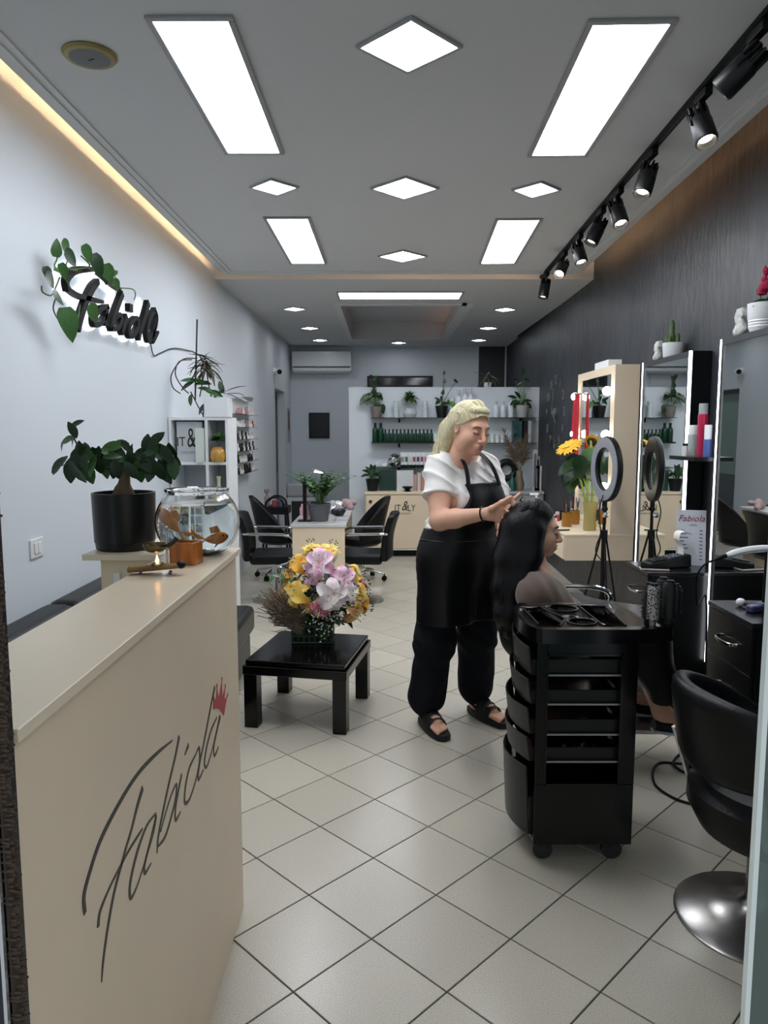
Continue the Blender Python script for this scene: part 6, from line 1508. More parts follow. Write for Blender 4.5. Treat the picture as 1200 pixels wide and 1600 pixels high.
# round brushes standing in the holder
M_barrel = mat('brush_barrel', '#8d8d8a', .3, metal=.9); M_brb = mat('brush_black', '#17181a', .5)
def perf_mat():
    m = bpy.data.materials.new('perforated_barrel'); m.use_nodes = True; nt = m.node_tree; b = nt.nodes['Principled BSDF']; L = nt.links
    tc = nt.nodes.new('ShaderNodeTexCoord'); v = nt.nodes.new('ShaderNodeTexVoronoi'); v.inputs['Scale'].default_value = 150; L.new(tc.outputs['Object'], v.inputs['Vector'])
    r = nt.nodes.new('ShaderNodeValToRGB'); r.color_ramp.elements[0].position = .35; r.color_ramp.elements[1].position = .5
    r.color_ramp.elements[0].color = (.01, .01, .01, 1); r.color_ramp.elements[1].color = (.42, .41, .38, 1); L.new(v.outputs['Distance'], r.inputs[0]); L.new(r.outputs[0], b.inputs['Base Color']); b.inputs['Roughness'].default_value = .35; b.inputs['Metallic'].default_value = .5
    return m
M_perf = perf_mat()
for (px, top, r, y, m, lb) in ((1011, 927, .013, 2.53, M_brb, 'slimmest black round brush at the left of the brush holder'), (1022, 915, .021, 2.50, M_perf, 'round brush with a perforated silver barrel in the brush holder'), (1037, 905, .024, 2.62, M_brb, 'tallest black round brush at the back of the brush holder'), (1047, 910, .022, 2.52, M_brb, 'thick black bristled brush right of the silver one'), (1056, 915, .019, 2.60, M_brb, 'rightmost black round brush in the holder'), (1014, 913, .017, 2.64, M_brb, 'black round brush behind the slim one')):
    p = aty(px, top, y); t = thing('round_brush', (p.x, y, .862), lb, 'hair brush', 'round brushes on the trolley'); h = p.z - .862
    MB().lathe([(0, 0), (r * .55, 0), (r * .55, h * .14), (r, h * .16), (r, h * .95), (r * .8, h), (0, h)], n=22).build('barrel', m, t)
    bs = MB(); q = random.Random(px)
    for i in range(110):
        a = q.uniform(0, 6.28); z = h * q.uniform(.18, .93); bs.tube([(r * math.cos(a), r * math.sin(a), z), ((r + .006) * math.cos(a), (r + .006) * math.sin(a), z)], .0009, 3)
    o = bs.build('bristles', M_brb, t); o['kind'] = 'stuff'
    MB().lathe([(r * .7, h), (r * .6, h + .008), (0, h + .01)], n=16).build('end_cap', M_blackm, t)
# loops of black cable on the floor
P = sp3([atz(1088, 1258, .006), atz(1055, 1248, .006), atz(1025, 1228, .006), atz(1020, 1205, .006), atz(1032, 1192, .006), atz(1060, 1193, .006), atz(1090, 1195, .006), atz(1110, 1200, .006)], 6)
P2 = sp3([atz(1066, 1175, .006), atz(1052, 1192, .012), atz(1068, 1206, .006), atz(1095, 1212, .006), atz(1120, 1210, .006)], 6)
t = thing('floor_cable', (P[0].x, P[0].y, 0), 'loops of black cable lying on the tiles by the foreground chair', 'cable')
for q in (P, P2): MB().tube([p - Vector(t.location) for p in q], .006, 8).build('cable_loop', M_blackm, t)
# ------------------------------------------------------------------ people
def sdf_clip(s, fn):
    ax = [s.lo[i] + s.h * np.arange(s.n[i]) for i in range(3)]
    X, Y, Z = np.meshgrid(*ax, indexing='ij'); s.D = np.maximum(s.D, fn(X, Y, Z).astype(np.float32)); return s
def join_meshes(parts):
    V = []; Fc = []; o = 0
    for v, f in parts: V.append(v); Fc.append(f + o); o += len(v)
    return np.concatenate(V), np.concatenate(Fc)
def np_obj(name, V, Fc, m, parent, offset=(0, 0, 0)):
    V = V - np.array(offset)
    me = bpy.data.meshes.new(name); me.from_pydata(V.tolist(), [], Fc.tolist()); me.validate()
    bm = bmesh.new(); bm.from_mesh(me); bmesh.ops.recalc_face_normals(bm, faces=bm.faces); bm.to_mesh(me); bm.free()
    me.polygons.foreach_set('use_smooth', [True] * len(me.polygons)); me.materials.append(m)
    o = bpy.data.objects.new(name, me); COL.objects.link(o); o.parent = parent; return o
def xf(V, M): M = np.array(M); return V @ M[:3, :3].T + M[:3, 3]
def frame(fwd, upv=(0, 0, 1), pos=(0, 0, 0)):
    """matrix taking local (-y forward, z up) to world"""
    f = Vector(fwd).normalized(); y = -f; x = y.cross(Vector(upv)).normalized(); z = x.cross(y).normalized()
    M = Matrix((x, y, z)).transposed().to_4x4(); M.translation = Vector(pos); return M
def head_sdf(full=1.0, h=.003):
    s = SDF((-.10, -.14, -.20), (.10, .13, .14), h)
    s.ell((0, .012, .035), (.072, .092, .088), .02).ell((0, -.028, -.028), (.056 * full, .062, .08), .03).ell((0, -.066, -.092), (.026, .024, .022), .03)
    for k in (-1, 1):
        s.ell((k * .036 * full, -.052, -.034), (.028, .030, .03), .025).ell((k * .05 * full, -.02, -.065), (.018, .035, .03), .03)
    s.ell((0, -.074, .024), (.048, .016, .016), .02)
    for k in (-1, 1): s.ell((k * .031, -.098, .002), (.019, .014, .011), .014, sub=True)
    for k in (-1, 1): s.ell((k * .031, -.080, .001), (.0155, .013, .012), .006)
    s.cone((0, -.090, .012), (0, -.112, -.034), .0075, .0115, .012).ell((0, -.108, -.037), (.011, .011, .009), .008)
    for k in (-1, 1): s.ell((k * .012, -.100, -.040), (.008, .010, .007), .007)
    s.ell((0, -.086, -.068), (.026, .014, .018), .016)
    s.ell((0, -.0965, -.0625), (.021, .008, .0052), .005).ell((0, -.095, -.074), (.018, .009, .0065), .005).cone((-.022, -.1015, -.0685), (.022, -.1015, -.0685), .0022, .0022, .003, sub=True)
    for k in (-1, 1): s.ell((k * .073, .016, -.002), (.009, .018, .03), .008, R=np.array(Euler((.15, 0, k * .35)).to_matrix())).ell((k * .079, .010, .0), (.006, .009, .017), .006, sub=True)
    s.cone((0, .028, -.06), (0, .045, -.19), .050 * full, .056 * full, .03)
    return s
def hair_strands(s, amp, fr, ax=2):
    return s.warp(lambda X, Y, Z: amp * np.sin(fr * X + 18 * Z + 3 * np.sin(30 * Y)) * np.sin(fr * .83 * Y + 9 * Z))
def face_details(parent, M, off, lipc, browc, h=.0):
    M = Matrix.Translation(-Vector(off)) @ M
    def W(p): return M @ Vector(p)
    for k in (-1, 1):
        P = [W((k * x, y, z)) for x, y, z in ((.012, -.0925, .021), (.026, -.0935, .0265), (.040, -.0865, .0265), (.050, -.074, .020))]
        MB().tube(sp3(P, 4), [.0022] * 3 + [.0032] * 6 + [.0026] * 2 + [.0012] * 2, 6).build('eyebrow', mat('brow' + browc[1:], browc, .8), parent)
        P = [W((k * x, y, z)) for x, y, z in ((.0165, -.0905, -.006), (.024, -.0945, -.0085), (.033, -.0950, -.0090), (.042, -.0905, -.0065), (.048, -.083, -.001))]
        MB().tube(sp3(P, 4), .0016, 6).build('eyelashes', mat('lash', '#1c1412', .7), parent)
    lm_ = mat('lip' + lipc[1:], lipc, .4)
    def lip(zc, ry, rz, yy):
        def fn(u, v): a = 2 * PI * v; x = (-1 + 2 * u) * .021; w_ = math.sqrt(max(0, 1 - (x / .0215) ** 2)); return W((x, yy + .004 * (x / .021) ** 2 - math.cos(a) * ry * w_, zc + math.sin(a) * rz * w_ - .0015 * (1 - w_)))
        return MB().grid(fn, 12, 8)
    lip(-.0625, .0075, .005, -.0975).build('upper_lip', lm_, parent); lip(-.0745, .009, .006, -.0955).build('lower_lip', lm_, parent)
M_skin = mat('skin', '#e2b096', .5, sub=.12, var=.05, vscale=20); M_skin2 = mat('skin_client', '#dbab90', .48, sub=.12, var=.05, vscale=20)

# ---- hairdresser
WO = (.37, 3.72, 0)
pr1 = thing('person', WO, 'standing hairdresser with pale blonde hair, white t-shirt, black apron and dark baggy trousers', 'person')
T = np.array([.60, -.80, 0]); Rr = np.array([-.80, -.60, 0])       # torso front, her right
def tf(base, f, r, z): return np.array([base[0], base[1], 0]) + T * f + Rr * r + np.array([0, 0, z])
pel = np.array([.37, 3.74]); che = np.array([.395, 3.665])
RT = np.array([[-Rr[0], -T[0], 0], [-Rr[1], -T[1], 0], [0, 0, 1]])   # local x = her left, y = back
shR, shL = tf(che, 0, .165, 1.355), tf(che, .0, -.165, 1.355)
elR = np.array([.262, 3.43, 1.115]); wrR = np.array([.462, 3.305, 1.163]); elL = np.array([.61, 3.66, 1.10]); wrL = np.array([.565, 3.43, 1.045])
def torso(s, g=0.0):
    s.ell(tf(pel, -.005, 0, .90), (.195 + g, .150 + g, .17 + g), .05, RT).ell(tf(pel, .035, 0, 1.04), (.182 + g, .150 + g, .14 + g), .06, RT)
    s.ell(tf(che, 0, 0, 1.22), (.175 + g, .120 + g, .17 + g), .06, RT)
    for k in (-1, 1): s.ell(tf(che, .075, k * .078, 1.195), (.082 + g, .078 + g, .085 + g), .05, RT)
    s.cone(tf(che, -.015, .13, 1.35), tf(che, -.015, -.13, 1.35), .068 + g, .068 + g, .05)
    s.cone(tf(che, -.015, 0, 1.36), tf(che, .01, 0, 1.43), .085 + g, .058 + g, .05)
    return s
hipR, knR, ckR = np.array([.285, 3.66, .86]), np.array([.262, 3.655, .47]), np.array([.222, 3.695, .10])
hipL, knL, ckL = np.array([.455, 3.80, .86]), np.array([.495, 3.80, .47]), np.array([.497, 3.85, .10])
s = torso(SDF((-.02, 3.15, .04), (.78, 4.05, 1.50), .0075))
for a, b, c in ((shR, elR, wrR), (shL, elL, wrL)):
    s.chain([a, (a + b) / 2, b], [.058, .054, .046], .03).chain([b, b * .65 + c * .35, c], [.046, .044, .028], .02)
for a, b, c in ((hipR, knR, ckR), (hipL, knL, ckL)): s.chain([a, b, c], [.09, .06, .04], .04)
parts_ = [s.mesh(2)]
# feet
def foot(heel, toe, mir):
    d = np.array([toe[0] - heel[0], toe[1] - heel[1], 0.]); L = np.linalg.norm(d); d /= L; sd = np.array([-d[1], d[0], 0]) * mir
    lo = np.minimum(heel, toe) - .08; hi = np.maximum(heel, toe) + .08
    s = SDF((lo[0], lo[1], .0), (hi[0], hi[1], .16), .004); h3 = np.array([heel[0], heel[1], 0])
    s.cone(h3 + d * .045 + [0, 0, .065], h3 + d * .17 + [0, 0, .058], .034, .036, .02).cone(h3 + d * .055 + [0, 0, .15], h3 + d * .055 + [0, 0, .07], .038, .036, .03)
    for i in range(5):
        b = h3 + d * (.185 + .0 * i) + sd * (-.032 + .016 * i) + [0, 0, .050]; t_ = h3 + d * (L - .012 - [.0, .004, .012, .022, .034][i]) + sd * (-.033 + .0165 * i) + [0, 0, .046]
        s.cone(b, t_, .013 if i == 0 else .010, .012 if i == 0 else .0085, .006)
    return s.mesh(1), h3, d, sd, L
fR = foot((.204, 3.745), (.303, 3.49), 1); fL = foot((.476, 3.885), (.633, 3.648), 1)
parts_ += [fR[0], fL[0]]
# hands
def hand(wr, kn, thumb, fingers, rad=.0092):
    allp = np.array([wr, kn] + list(thumb) + [q for f_ in fingers for q in f_]); lo, hi = allp.min(0) - .05, allp.max(0) + .05
    s = SDF(lo, hi, .003); wr, kn = np.array(wr), np.array(kn)
    s.cone(wr - (kn - wr) * .25, wr, .027, .026, .02)
    roots = [np.array(f_[0]) for f_ in fingers]
    for r_ in roots: s.cone(wr + (r_ - wr) * .25, r_, .020, .0125, .018)
    for i, f_ in enumerate(fingers):
        k = [1, 1.03, .98, .85][i]; s.chain(f_, [rad * 1.1 * k, rad * 1.02 * k, rad * .95 * k, rad * .78 * k][:len(f_)], .005)
    s.cone(wr + (kn - wr) * .3, thumb[0], .018, .015, .015); s.chain(thumb, [.014, .0115, .0095][:len(thumb)], .006)
    return s.mesh(1)
kR = np.array(aty(786, 800, 3.27))
def hp(*q): return [tuple(aty(a, b, c)) for a, b, c in q]
fgR = [hp((784, 789, 3.265), (797, 783, 3.240), (805, 778, 3.230), (812, 772, 3.228)), hp((788, 797, 3.262), (803, 796, 3.228), (803, 787, 3.212), (800, 780, 3.214)),
       hp((787, 806, 3.262), (800, 809, 3.228), (797, 801, 3.208), (791, 798, 3.212)), hp((781, 813, 3.266), (792, 818, 3.236), (789, 811, 3.216), (784, 808, 3.220))]
thR = hp((768, 795, 3.258), (784, 785, 3.226), (798, 777, 3.214))
parts_.append(hand(wrR, kR, thR, fgR))
kL = np.array([.585, 3.365, 1.015])
fgL = [[(.592, 3.352, 1.030), (.610, 3.325, 1.020), (.608, 3.308, 1.000), (.596, 3.305, .985)], [(.594, 3.358, 1.014), (.612, 3.328, 1.000), (.606, 3.312, .982), (.593, 3.312, .970)],
       [(.588, 3.364, .998), (.604, 3.336, .982), (.597, 3.322, .966), (.585, 3.324, .957)], [(.580, 3.370, .984), (.594, 3.348, .968), (.587, 3.336, .954), (.577, 3.338, .946)]]
thL = [(.570, 3.372, 1.045), (.565, 3.335, 1.040), (.575, 3.312, 1.022)]
parts_.append(hand(wrL, kL, thL, fgL))
HM = frame((.52, -.84, -.20), (.08, .0, 1), (.418, 3.545, 1.545))
hv, hf = head_sdf(1.06).mesh(2); parts_.append((xf(hv, HM), hf))
V, Fc = join_meshes(parts_); np_obj('body', V, Fc, M_skin, pr1, WO)
face_details(pr1, HM, WO, '#a8585a', '#6b5138')
nl = mat('red_nails', '#b8303f', .2)
for f_ in fgR + fgL:
    a, b = Vector(f_[-2]), Vector(f_[-1]); d = (b - a).normalized()
    MB().tube([b + d * .001, b + d * .006, b + d * .012], [.0068, .0062, .003], 8, flat=.45).build('nail', nl, pr1).location = -Vector(WO)
# hair: swept back from the face, loose length down the neck
s = SDF((-.13, -.13, -.24), (.13, .20, .17), .0035)
s.ell((0, .024, .045), (.080, .094, .090), .02).ell((0, -.045, .100), (.05, .038, .022), .03).ell((0, .03, .105), (.055, .06, .028), .02)
s.ell((0, -.078, -.030), (.072, .088, .104), .012, sub=True)
for k in (-1, 1): s.ell((k * .085, .012, -.005), (.02, .026, .034), .01, sub=True)
s.chain([(-.02, .085, .04), (-.03, .125, -.03), (-.04, .13, -.11), (-.05, .125, -.19)], [.05, .045, .036, .018], .04).chain([(.02, .085, .03), (.015, .10, -.04), (.0, .11, -.11)], [.05, .045, .02], .04)
s.cone((-.06, .05, .02), (-.06, .09, -.06), .022, .026, .03)
hv, hf = s.mesh(2)
def hair_mat(name, c1, c2, rough=.4):
    m = bpy.data.materials.new(name); m.use_nodes = True; nt = m.node_tree; L = nt.links; b = nt.nodes['Principled BSDF']
    tc = nt.nodes.new('ShaderNodeTexCoord'); mp = nt.nodes.new('ShaderNodeMapping'); mp.inputs['Scale'].default_value = (60, 60, 9); L.new(tc.outputs['Object'], mp.inputs[0])
    n = nt.nodes.new('ShaderNodeTexNoise'); n.inputs['Scale'].default_value = 3; n.inputs['Detail'].default_value = 4; L.new(mp.outputs[0], n.inputs['Vector'])
    r = nt.nodes.new('ShaderNodeValToRGB'); r.color_ramp.elements[0].position = .3; r.color_ramp.elements[1].position = .7; r.color_ramp.elements[0].color = (*lin(c1), 1); r.color_ramp.elements[1].color = (*lin(c2), 1)
    L.new(n.outputs['Fac'], r.inputs[0]); L.new(r.outputs[0], b.inputs['Base Color']); b.inputs['Roughness'].default_value = rough; b.inputs['Specular IOR Level'].default_value = .25
    bp = nt.nodes.new('ShaderNodeBump'); bp.inputs['Strength'].default_value = .5; bp.inputs['Distance'].default_value = .004; L.new(n.outputs['Fac'], bp.inputs['Height']); L.new(bp.outputs[0], b.inputs['Normal']); return m
M_blond = hair_mat('blonde_hair', '#b9aa7c', '#e6dfc0', .42)
np_obj('hair', xf(hv, HM), hf, M_blond, pr1, WO)
def locks(parent, name, paths, M, m, off, r0=.006):
    mb = MB(); q = random.Random(17)
    for P in paths:
        P = sp3([M @ Vector(p) - Vector(off) for p in P], 5); n = len(P); k = q.uniform(.7, 1.25)
        mb.tube(P, [r0 * k * (.35 + .9 * math.sin(PI * min(1, .08 + .86 * i / (n - 1))) ** .6) for i in range(n)], 6, flat=.7)
    o = mb.build(name, m, parent, ang=80); o['kind'] = 'stuff'; return o
q = random.Random(23); pa = []
for i in range(120):
    th = -1.75 + 3.5 * i / 119 + q.uniform(-.03, .03); sx_, cx_ = math.sin(th), math.cos(th)
    p0 = (.074 * sx_, .012 - .094 * max(cx_, -.1), .082 - .062 * abs(sx_) ** 2.2 + q.uniform(-.004, .004))
    up_ = .020 * max(0, cx_) + .004
    p1 = (.080 * sx_ * .95, -.03 + .04 * abs(sx_), .125 - .055 * abs(sx_) ** 1.5 + up_ * .6 + q.uniform(-.005, .005))
    p2 = (.074 * sx_ * .9, .055, .118 - .07 * abs(sx_) + q.uniform(-.005, .005))
    p3 = (.05 * sx_, .118 + q.uniform(-.006, .006), .03 - .03 * abs(sx_))
    p4 = (-.02 + .042 * sx_ + q.uniform(-.012, .012), .140 + q.uniform(-.015, .012), -.05)
    p5 = (-.035 + .04 * sx_ + q.uniform(-.014, .014), .140 + q.uniform(-.02, .014), -.12)
    p6 = (-.045 + .04 * sx_ + q.uniform(-.02, .02), .130 + q.uniform(-.025, .02), -.16 - q.uniform(0, .05))
    pa.append((p0, p1, p2, p3, p4, p5, p6))
locks(pr1, 'hair_locks', pa, HM, M_blond, WO)
e_ = HM @ Vector((-.081, .012, -.034)); MB().ball(e_ - Vector(WO), .0045, 8, 6).ball(e_ - Vector(WO) - Vector((0, 0, .012)), .006, 8, 6).build('earring', M_steel, pr1)
# t-shirt
def folds(s, a, w):
    return s.warp(lambda X, Y, Z: a * (.5 - (1 - np.abs(np.sin(w * .5 * (X * .55 + Z * .85 + .25 * Y) + 1.6 * np.sin(11 * Z + 7 * X)))) ** 2) * (.4 + .6 * np.sin(13 * (Y - Z) + 6 * X) ** 2))
s = torso(SDF((-.02, 3.25, .80), (.80, 4.05, 1.50), .006), .014)
s.chain([shR, shR * .45 + elR * .55], [.070, .073], .04).chain([shR * .55 + elR * .45, shR * .28 + elR * .72], [.073, .077], .02).chain([shL, shL * .45 + elL * .55], [.070, .074], .04)
folds(s, .017, 95)
dn = (elR - shR) / np.linalg.norm(elR - shR); pc = shR + dn * .150
sdf_clip(s, lambda X, Y, Z: np.where((X - shR[0]) ** 2 + (Y - shR[1]) ** 2 + (Z - shR[2]) ** 2 < .30 ** 2, np.where(((X - shR[0]) * -Rr[0] + (Y - shR[1]) * -Rr[1]) < .02, (X - pc[0]) * dn[0] + (Y - pc[1]) * dn[1] + (Z - pc[2]) * dn[2], -1), -1))
sdf_clip(s, lambda X, Y, Z: .845 - Z)
nb = tf(che, .06, 0, 1.435); s.ell(nb, (.07, .075, .045), .01, RT, sub=True)
M_tee = mat('white_tee', '#f1eeeb', .8, bump=.08, bscale=300)
tee = s.build('t_shirt', M_tee, pr1, 2, WO)
# printed mark on the chest
co_ = Vector((0, 0, CAM_H)) - Vector(WO)
mk_ = MB()
for dx, dy in ((-5, 2), (-2, -1), (1, 1), (4, -2), (5, 3), (0, 4), (-3, 5)):
    ok_, hp, hn, _i = tee.ray_cast(co_, ray(774 + dx, 753 + dy).normalized())
    if ok_:
        x_, y_ = perp(hn); mk_.add([hp + hn * .003 + (x_ * math.cos(2 * PI * k / 10) + y_ * math.sin(2 * PI * k / 10)) * .008 for k in range(10)], [tuple(range(10))])
if mk_.v: mk_.build('chest_print', mat('print_blue', '#5fa6cf', .6), pr1)
# trousers
s = SDF((-.0, 3.40, .06), (.75, 4.05, 1.02), .006)
s.ell(tf(pel, -.01, 0, .88), (.205, .165, .16), .05, RT)
for a, b, c in ((hipR, knR, ckR), (hipL, knL, ckL)):
    c2 = c + np.array([0, 0, .055]); s.chain([a, b, c2], [.112, .100, .094], .05).cone(c2, c + np.array([0, 0, .012]), .082, .056, .03)
s.warp(lambda X, Y, Z: .006 * np.sin(38 * X + 20 * Z + 3 * np.sin(14 * Z)) * np.sin(30 * Y - 12 * Z)); sdf_clip(s, lambda X, Y, Z: Z - .98)
s.build('trousers', mat('trousers_dark', '#101319', .8, spec=.2, bump=.15, bscale=90), pr1, 2, WO)
# apron
s = torso(SDF((-.04, 3.25, .55), (.80, 4.05, 1.34), .006), .026)
s.ell(tf(pel, .02, 0, .90), (.235, .185, .20), .05, RT).cone(tf(pel, .02, .09, .9), tf(pel, .03, .105, .55), .15, .155, .06).cone(tf(pel, .02, -.09, .9), tf(pel, .03, -.105, .55), .15, .155, .06)
s.warp(lambda X, Y, Z: np.where(Z < .98, .006 * np.sin(45 * (X * .8 + Y * .6)) * np.clip((.98 - Z) * 3, 0, 1), 0))
def apr(X, Y, Z):
    f = (X - pel[0]) * T[0] + (Y - pel[1]) * T[1]; r = np.abs((X - pel[0]) * Rr[0] + (Y - pel[1]) * Rr[1])
    w_ = np.where(Z > 1.06, .125 + np.clip((1.25 - Z) / .19, 0, 1) ** 2 * .16, .285)
    back = np.where(Z < 1.06, -.02 - f, .05 - f)
    return np.maximum(np.maximum(Z - 1.285, .578 - Z), np.maximum(r - w_, back))
sdf_clip(s, apr)
M_apron = mat('apron_black', '#08090b', .4, spec=.35, bump=.1, bscale=70)
s.build('apron', M_apron, pr1, 1, WO)
for k in (1, -1):
    P = [tf(che, .155, k * .105, 1.27), tf(che, .135, k * .095, 1.33), tf(che, .10, k * .085, 1.385), tf(che, .035, k * .072, 1.432), tf(che, -.045, k * .055, 1.45), tf(che, -.085, k * .03, 1.43)]
    MB().tube(sp3([Vector(p) - Vector(WO) for p in P], 5), .014, 8, flat=.35, up=tuple(Rr)).build('apron_strap', M_apron, pr1)
P = [tf(pel, f_, r_, 1.0) for f_, r_ in ((.0, .232), (.09, .205), (.165, .13), (.205, .0), (.165, -.13), (.09, -.205), (.0, -.232))]
MB().tube(sp3([Vector(p) - Vector(WO) for p in P], 5), .011, 8, flat=.5).build('waist_tie', M_apron, pr1)
# sandals
M_sand = mat('sandal_black', '#141517', .6)
for (ms, h3, d, sd, L) in (fR, fL):
    sn = MB(); off = Vector(WO)
    def ol(t): return (.030 + .018 * math.sin(PI * min(1, t * 1.05) ** 1.3) + .006 * t) * (1 if t < .9 else math.sqrt(max(0, 1 - ((t - .9) / .1) ** 2)) * .9 + .1) * (1 if t > .08 else .55 + t * 5.6)
    n = 22; poly = [(t / n, 1) for t in range(n + 1)] + [(t / n, -1) for t in range(n, -1, -1)]
    Q = [(Vector(h3) + Vector(d) * (-.012 + (L + .026) * t) + Vector(sd) * (k * ol(t)) - off) for t, k in poly]
    m_ = len(Q); V = [q + Vector((0, 0, .001)) for q in Q] + [q + Vector((0, 0, .036)) for q in Q]
    sn.add(V, [tuple(range(m_)), tuple(range(m_, 2 * m_))] + [(i, (i + 1) % m_, m_ + (i + 1) % m_, m_ + i) for i in range(m_)]); so = sn.build('sandal', M_sand, pr1, bevel=.008)
    for (t0, hh, w_) in ((.62, .052, .026), (.50, .066, .024), (.40, .08, .018)):
        c = Vector(h3) + Vector(d) * (L * t0) - off
        MB().tube([c + Vector(sd) * (math.cos(a) * .048) + Vector((0, 0, .034 + math.sin(a) * hh)) for a in [PI * k / 12 for k in range(13)]], w_, 8, flat=.22, up=tuple(d)).build('strap', M_sand, so)
    MB().tube(sp3([Vector(h3) + Vector(d) * .10 + Vector(sd) * .045 + Vector((0, 0, .06)) - off, Vector(h3) + Vector(d) * .03 + Vector(sd) * .044 + Vector((0, 0, .085)) - off, Vector(h3) - Vector(d) * .0 + Vector((0, 0, .09)) - off, Vector(h3) + Vector(d) * .03 - Vector(sd) * .044 + Vector((0, 0, .085)) - off, Vector(h3) + Vector(d) * .10 - Vector(sd) * .045 + Vector((0, 0, .06)) - off], 4), .008, 6, flat=.5).build('heel_strap', M_sand, so)
# bracelet, comb
for wr, el in ((wrR, elR), (wrL, elL)):
    d = Vector(wr - el).normalized(); x, y = perp(d); c = Vector(wr) - d * .012 - Vector(WO)
    MB().tube([c + (x * math.cos(2 * PI * k / 20) + y * math.sin(2 * PI * k / 20)) * .0335 for k in range(20)], .0035, 6, closed=True).build('bracelet', M_blackm, pr1)
tc_ = thing('tail_comb', (.585, 3.245, 1.20), 'dark tail comb held in the hairdresser\'s raised hand', 'comb')
MB().tube([(-.02, .02, -.04), (.0, .005, -.005), (.03, -.02, .05)], [.010, .007, .003], 8, flat=.5).build('comb_body', M_blackm, tc_)

# ---- client
CO = (.80, 3.32, 0)
pr2 = thing('person', CO, 'seated client in profile with long black hair, brown towel and black cape', 'person')
hc = np.array([.678, 3.235, 1.10])
HM2 = frame((.985, -.10, -.10), (.02, 0, 1), hc)
shN, shF = np.array([.655, 3.085, .850]), np.array([.665, 3.42, .850]); pv = np.array([.72, 3.33, .56])
knN, knF = np.array([1.15, 3.20, .58]), np.array([1.15, 3.42, .58]); anN, anF = np.array([1.26, 3.19, .27]), np.array([1.24, 3.40, .27])
s = SDF((.40, 2.95, .18), (1.42, 3.62, 1.06), .0085)
s.cone(shN, shF, .062, .062, .05).ell((.665, 3.25, .80), (.11, .17, .16), .06).ell((.70, 3.29, .62), (.13, .17, .14), .06).cone((.672, 3.245, .99), (.66, 3.25, .86), .052, .075, .05)
for sh_, k, sg_n in ((shN, knN, -1), (shF, knF, 1)):
    el = np.array([.72, sh_[1] + sg_n * .03, .66]); wr = np.array([.93, sh_[1] - sg_n * .03, .66]); s.chain([sh_, el, wr], [.055, .045, .032], .03)
for k, a in ((knN, anN), (knF, anF)):
    s.chain([pv + np.array([.04, (k[1] - 3.31) * .8, 0]), k, a], [.085, .062, .040], .05).cone(a, a + np.array([.10, -.01, -.055]), .036, .026, .03)
hv, hf = head_sdf(.98).mesh(2)
V, Fc = join_meshes([s.mesh(2), (xf(hv, HM2), hf)]); np_obj('body', V, Fc, M_skin2, pr2, CO)
face_details(pr2, HM2, CO, '#9a5a58', '#1d1613')
M_bhair = hair_mat('black_hair', '#050506', '#0d0d0f', .36)
s = SDF((.42, 2.98, .56), (.84, 3.45, 1.28), .005)
RH = np.array([[0, -1, 0], [1, 0, 0], [0, 0, 1]])
s.ell((.660, 3.237, 1.145), (.102, .090, .098), .02).ell((.62, 3.237, 1.10), (.085, .095, .12), .03)
s.chain([(.60, 3.20, 1.10), (.575, 3.18, .98), (.560, 3.16, .86), (.548, 3.13, .74), (.550, 3.12, .66)], [.085, .080, .072, .058, .030], .05)
s.chain([(.61, 3.28, 1.08), (.58, 3.29, .95), (.565, 3.29, .82), (.555, 3.28, .70)], [.08, .08, .07, .04], .05)
s.chain([(.66, 3.155, 1.10), (.645, 3.135, 1.0), (.61, 3.115, .90)], [.04, .04, .035], .04)
s.ell((.757, 3.235, 1.07), (.098, .10, .098), .012, sub=True)
s.ell((.70, 3.225, .96), (.06, .07, .05), .02, sub=True)
s.build('hair', M_bhair, pr2, 2, CO)
pa = []; q = random.Random(29)
for i in range(150):
    u = q.random(); near_ = q.random() < .75; sg_n = -1 if near_ else 1
    x0 = .722 - .155 * u; z0 = 1.238 - .12 * (max(0, u - .6)) - .07 * max(0, .3 - u)
    a0 = (x0, 3.235 + sg_n * .006, z0); a1 = (x0 - .015, 3.235 + sg_n * .062, z0 - .022); a2 = (x0 - .078 + .045 * u, 3.235 + sg_n * (.097 - .01 * u), z0 - .105)
    e = q.uniform(-.035, .035)
    a3 = (.612 - .03 * u + e * .6, 3.235 + sg_n * .108 - .01 * u, 1.03); a4 = (.590 - .045 * u + e, 3.225 + sg_n * .105, .93); a5 = (.570 - .04 * u + e, 3.205 + sg_n * .095 + q.uniform(-.02, .02), .82); a6 = (.555 - .02 * u + e * 1.1, 3.19 + sg_n * .08 + q.uniform(-.03, .03), .70 - q.uniform(-.04, .05))
    pa.append((a0, a1, a2, a3, a4, a5, a6))
locks(pr2, 'hair_locks', pa, Matrix.Identity(4), M_bhair, CO, .0065)
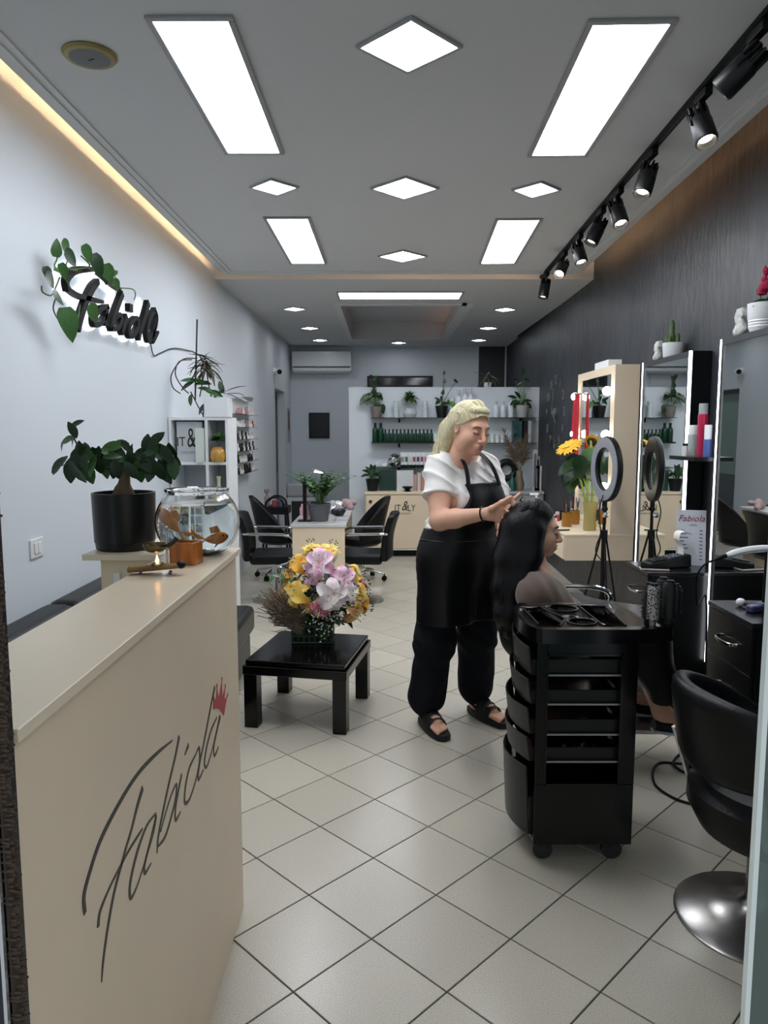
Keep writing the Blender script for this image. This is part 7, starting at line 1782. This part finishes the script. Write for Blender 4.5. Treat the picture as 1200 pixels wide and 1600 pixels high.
# towel round the shoulders
s = SDF((.45, 2.93, .66), (.98, 3.60, 1.02), .006)
s.cone(shN + [.0, -.005, -.005], shF, .080, .080, .06).cone((.660, 3.247, .905), (.66, 3.25, .85), .068, .10, .05).cone((.66, 3.06, .84), (.70, 3.07, .74), .085, .085, .05).cone((.69, 3.10, .85), (.82, 3.14, .76), .07, .05, .05).cone((.69, 3.38, .85), (.82, 3.34, .76), .07, .05, .05).cone((.74, 3.08, .80), (.80, 3.07, .73), .07, .06, .04)
s.cone((.675, 3.245, 1.05), (.68, 3.245, .92), .060, .058, .02, sub=True)
s.warp(lambda X, Y, Z: .006 * np.sin(70 * (X + .6 * Z)) * np.sin(20 * Y + 30 * X)); sdf_clip(s, lambda X, Y, Z: .715 - Z + .15 * np.clip(X - .75, 0, 1) * 0)
s.build('towel', mat('towel_brown', '#6b5a50', .95, bump=.5, bscale=220, sheen=.3), pr2, 1, CO)
# cape over body and lap
s = SDF((.44, 2.92, .26), (1.42, 3.66, .86), .009)
s.ell((.67, 3.26, .68), (.15, .21, .20), .08).cone((.70, 3.15, .62), (1.16, 3.17, .60), .13, .10, .08).cone((.70, 3.40, .62), (1.16, 3.43, .60), .13, .10, .08).cone((.75, 3.29, .66), (1.14, 3.30, .62), .15, .12, .08)
s.cone((1.16, 3.17, .60), (1.255, 3.16, .38), .10, .075, .06).cone((1.16, 3.43, .60), (1.25, 3.43, .36), .10, .075, .06).cone((1.20, 3.30, .56), (1.27, 3.30, .36), .12, .10, .06)
s.warp(lambda X, Y, Z: .007 * np.sin(24 * (X - Y)) * np.sin(22 * Z + 14 * Y)); sdf_clip(s, lambda X, Y, Z: .33 - Z)
s.build('cape', mat('cape_black', '#07080a', .5, spec=.3), pr2, 1, CO)
for a in (anN, anF):
    b = a + np.array([.0, 0, -.05]); q = Vector(b) - Vector(CO)
    MB().tube([q + Vector((-.035, 0, -.005)), q + Vector((.02, 0, -.01)), q + Vector((.09, -.008, -.022)), q + Vector((.14, -.012, -.026))], [.032, .040, .040, .022], 12, flat=.8).build('shoe', M_blackm, pr2)
    MB().tube([q + Vector((-.04, 0, -.036)), q + Vector((.05, -.004, -.042)), q + Vector((.145, -.012, -.046))], [.030, .036, .022], 10, flat=.3, up=(0, 1, 0)).build('shoe_sole', M_plast, pr2)
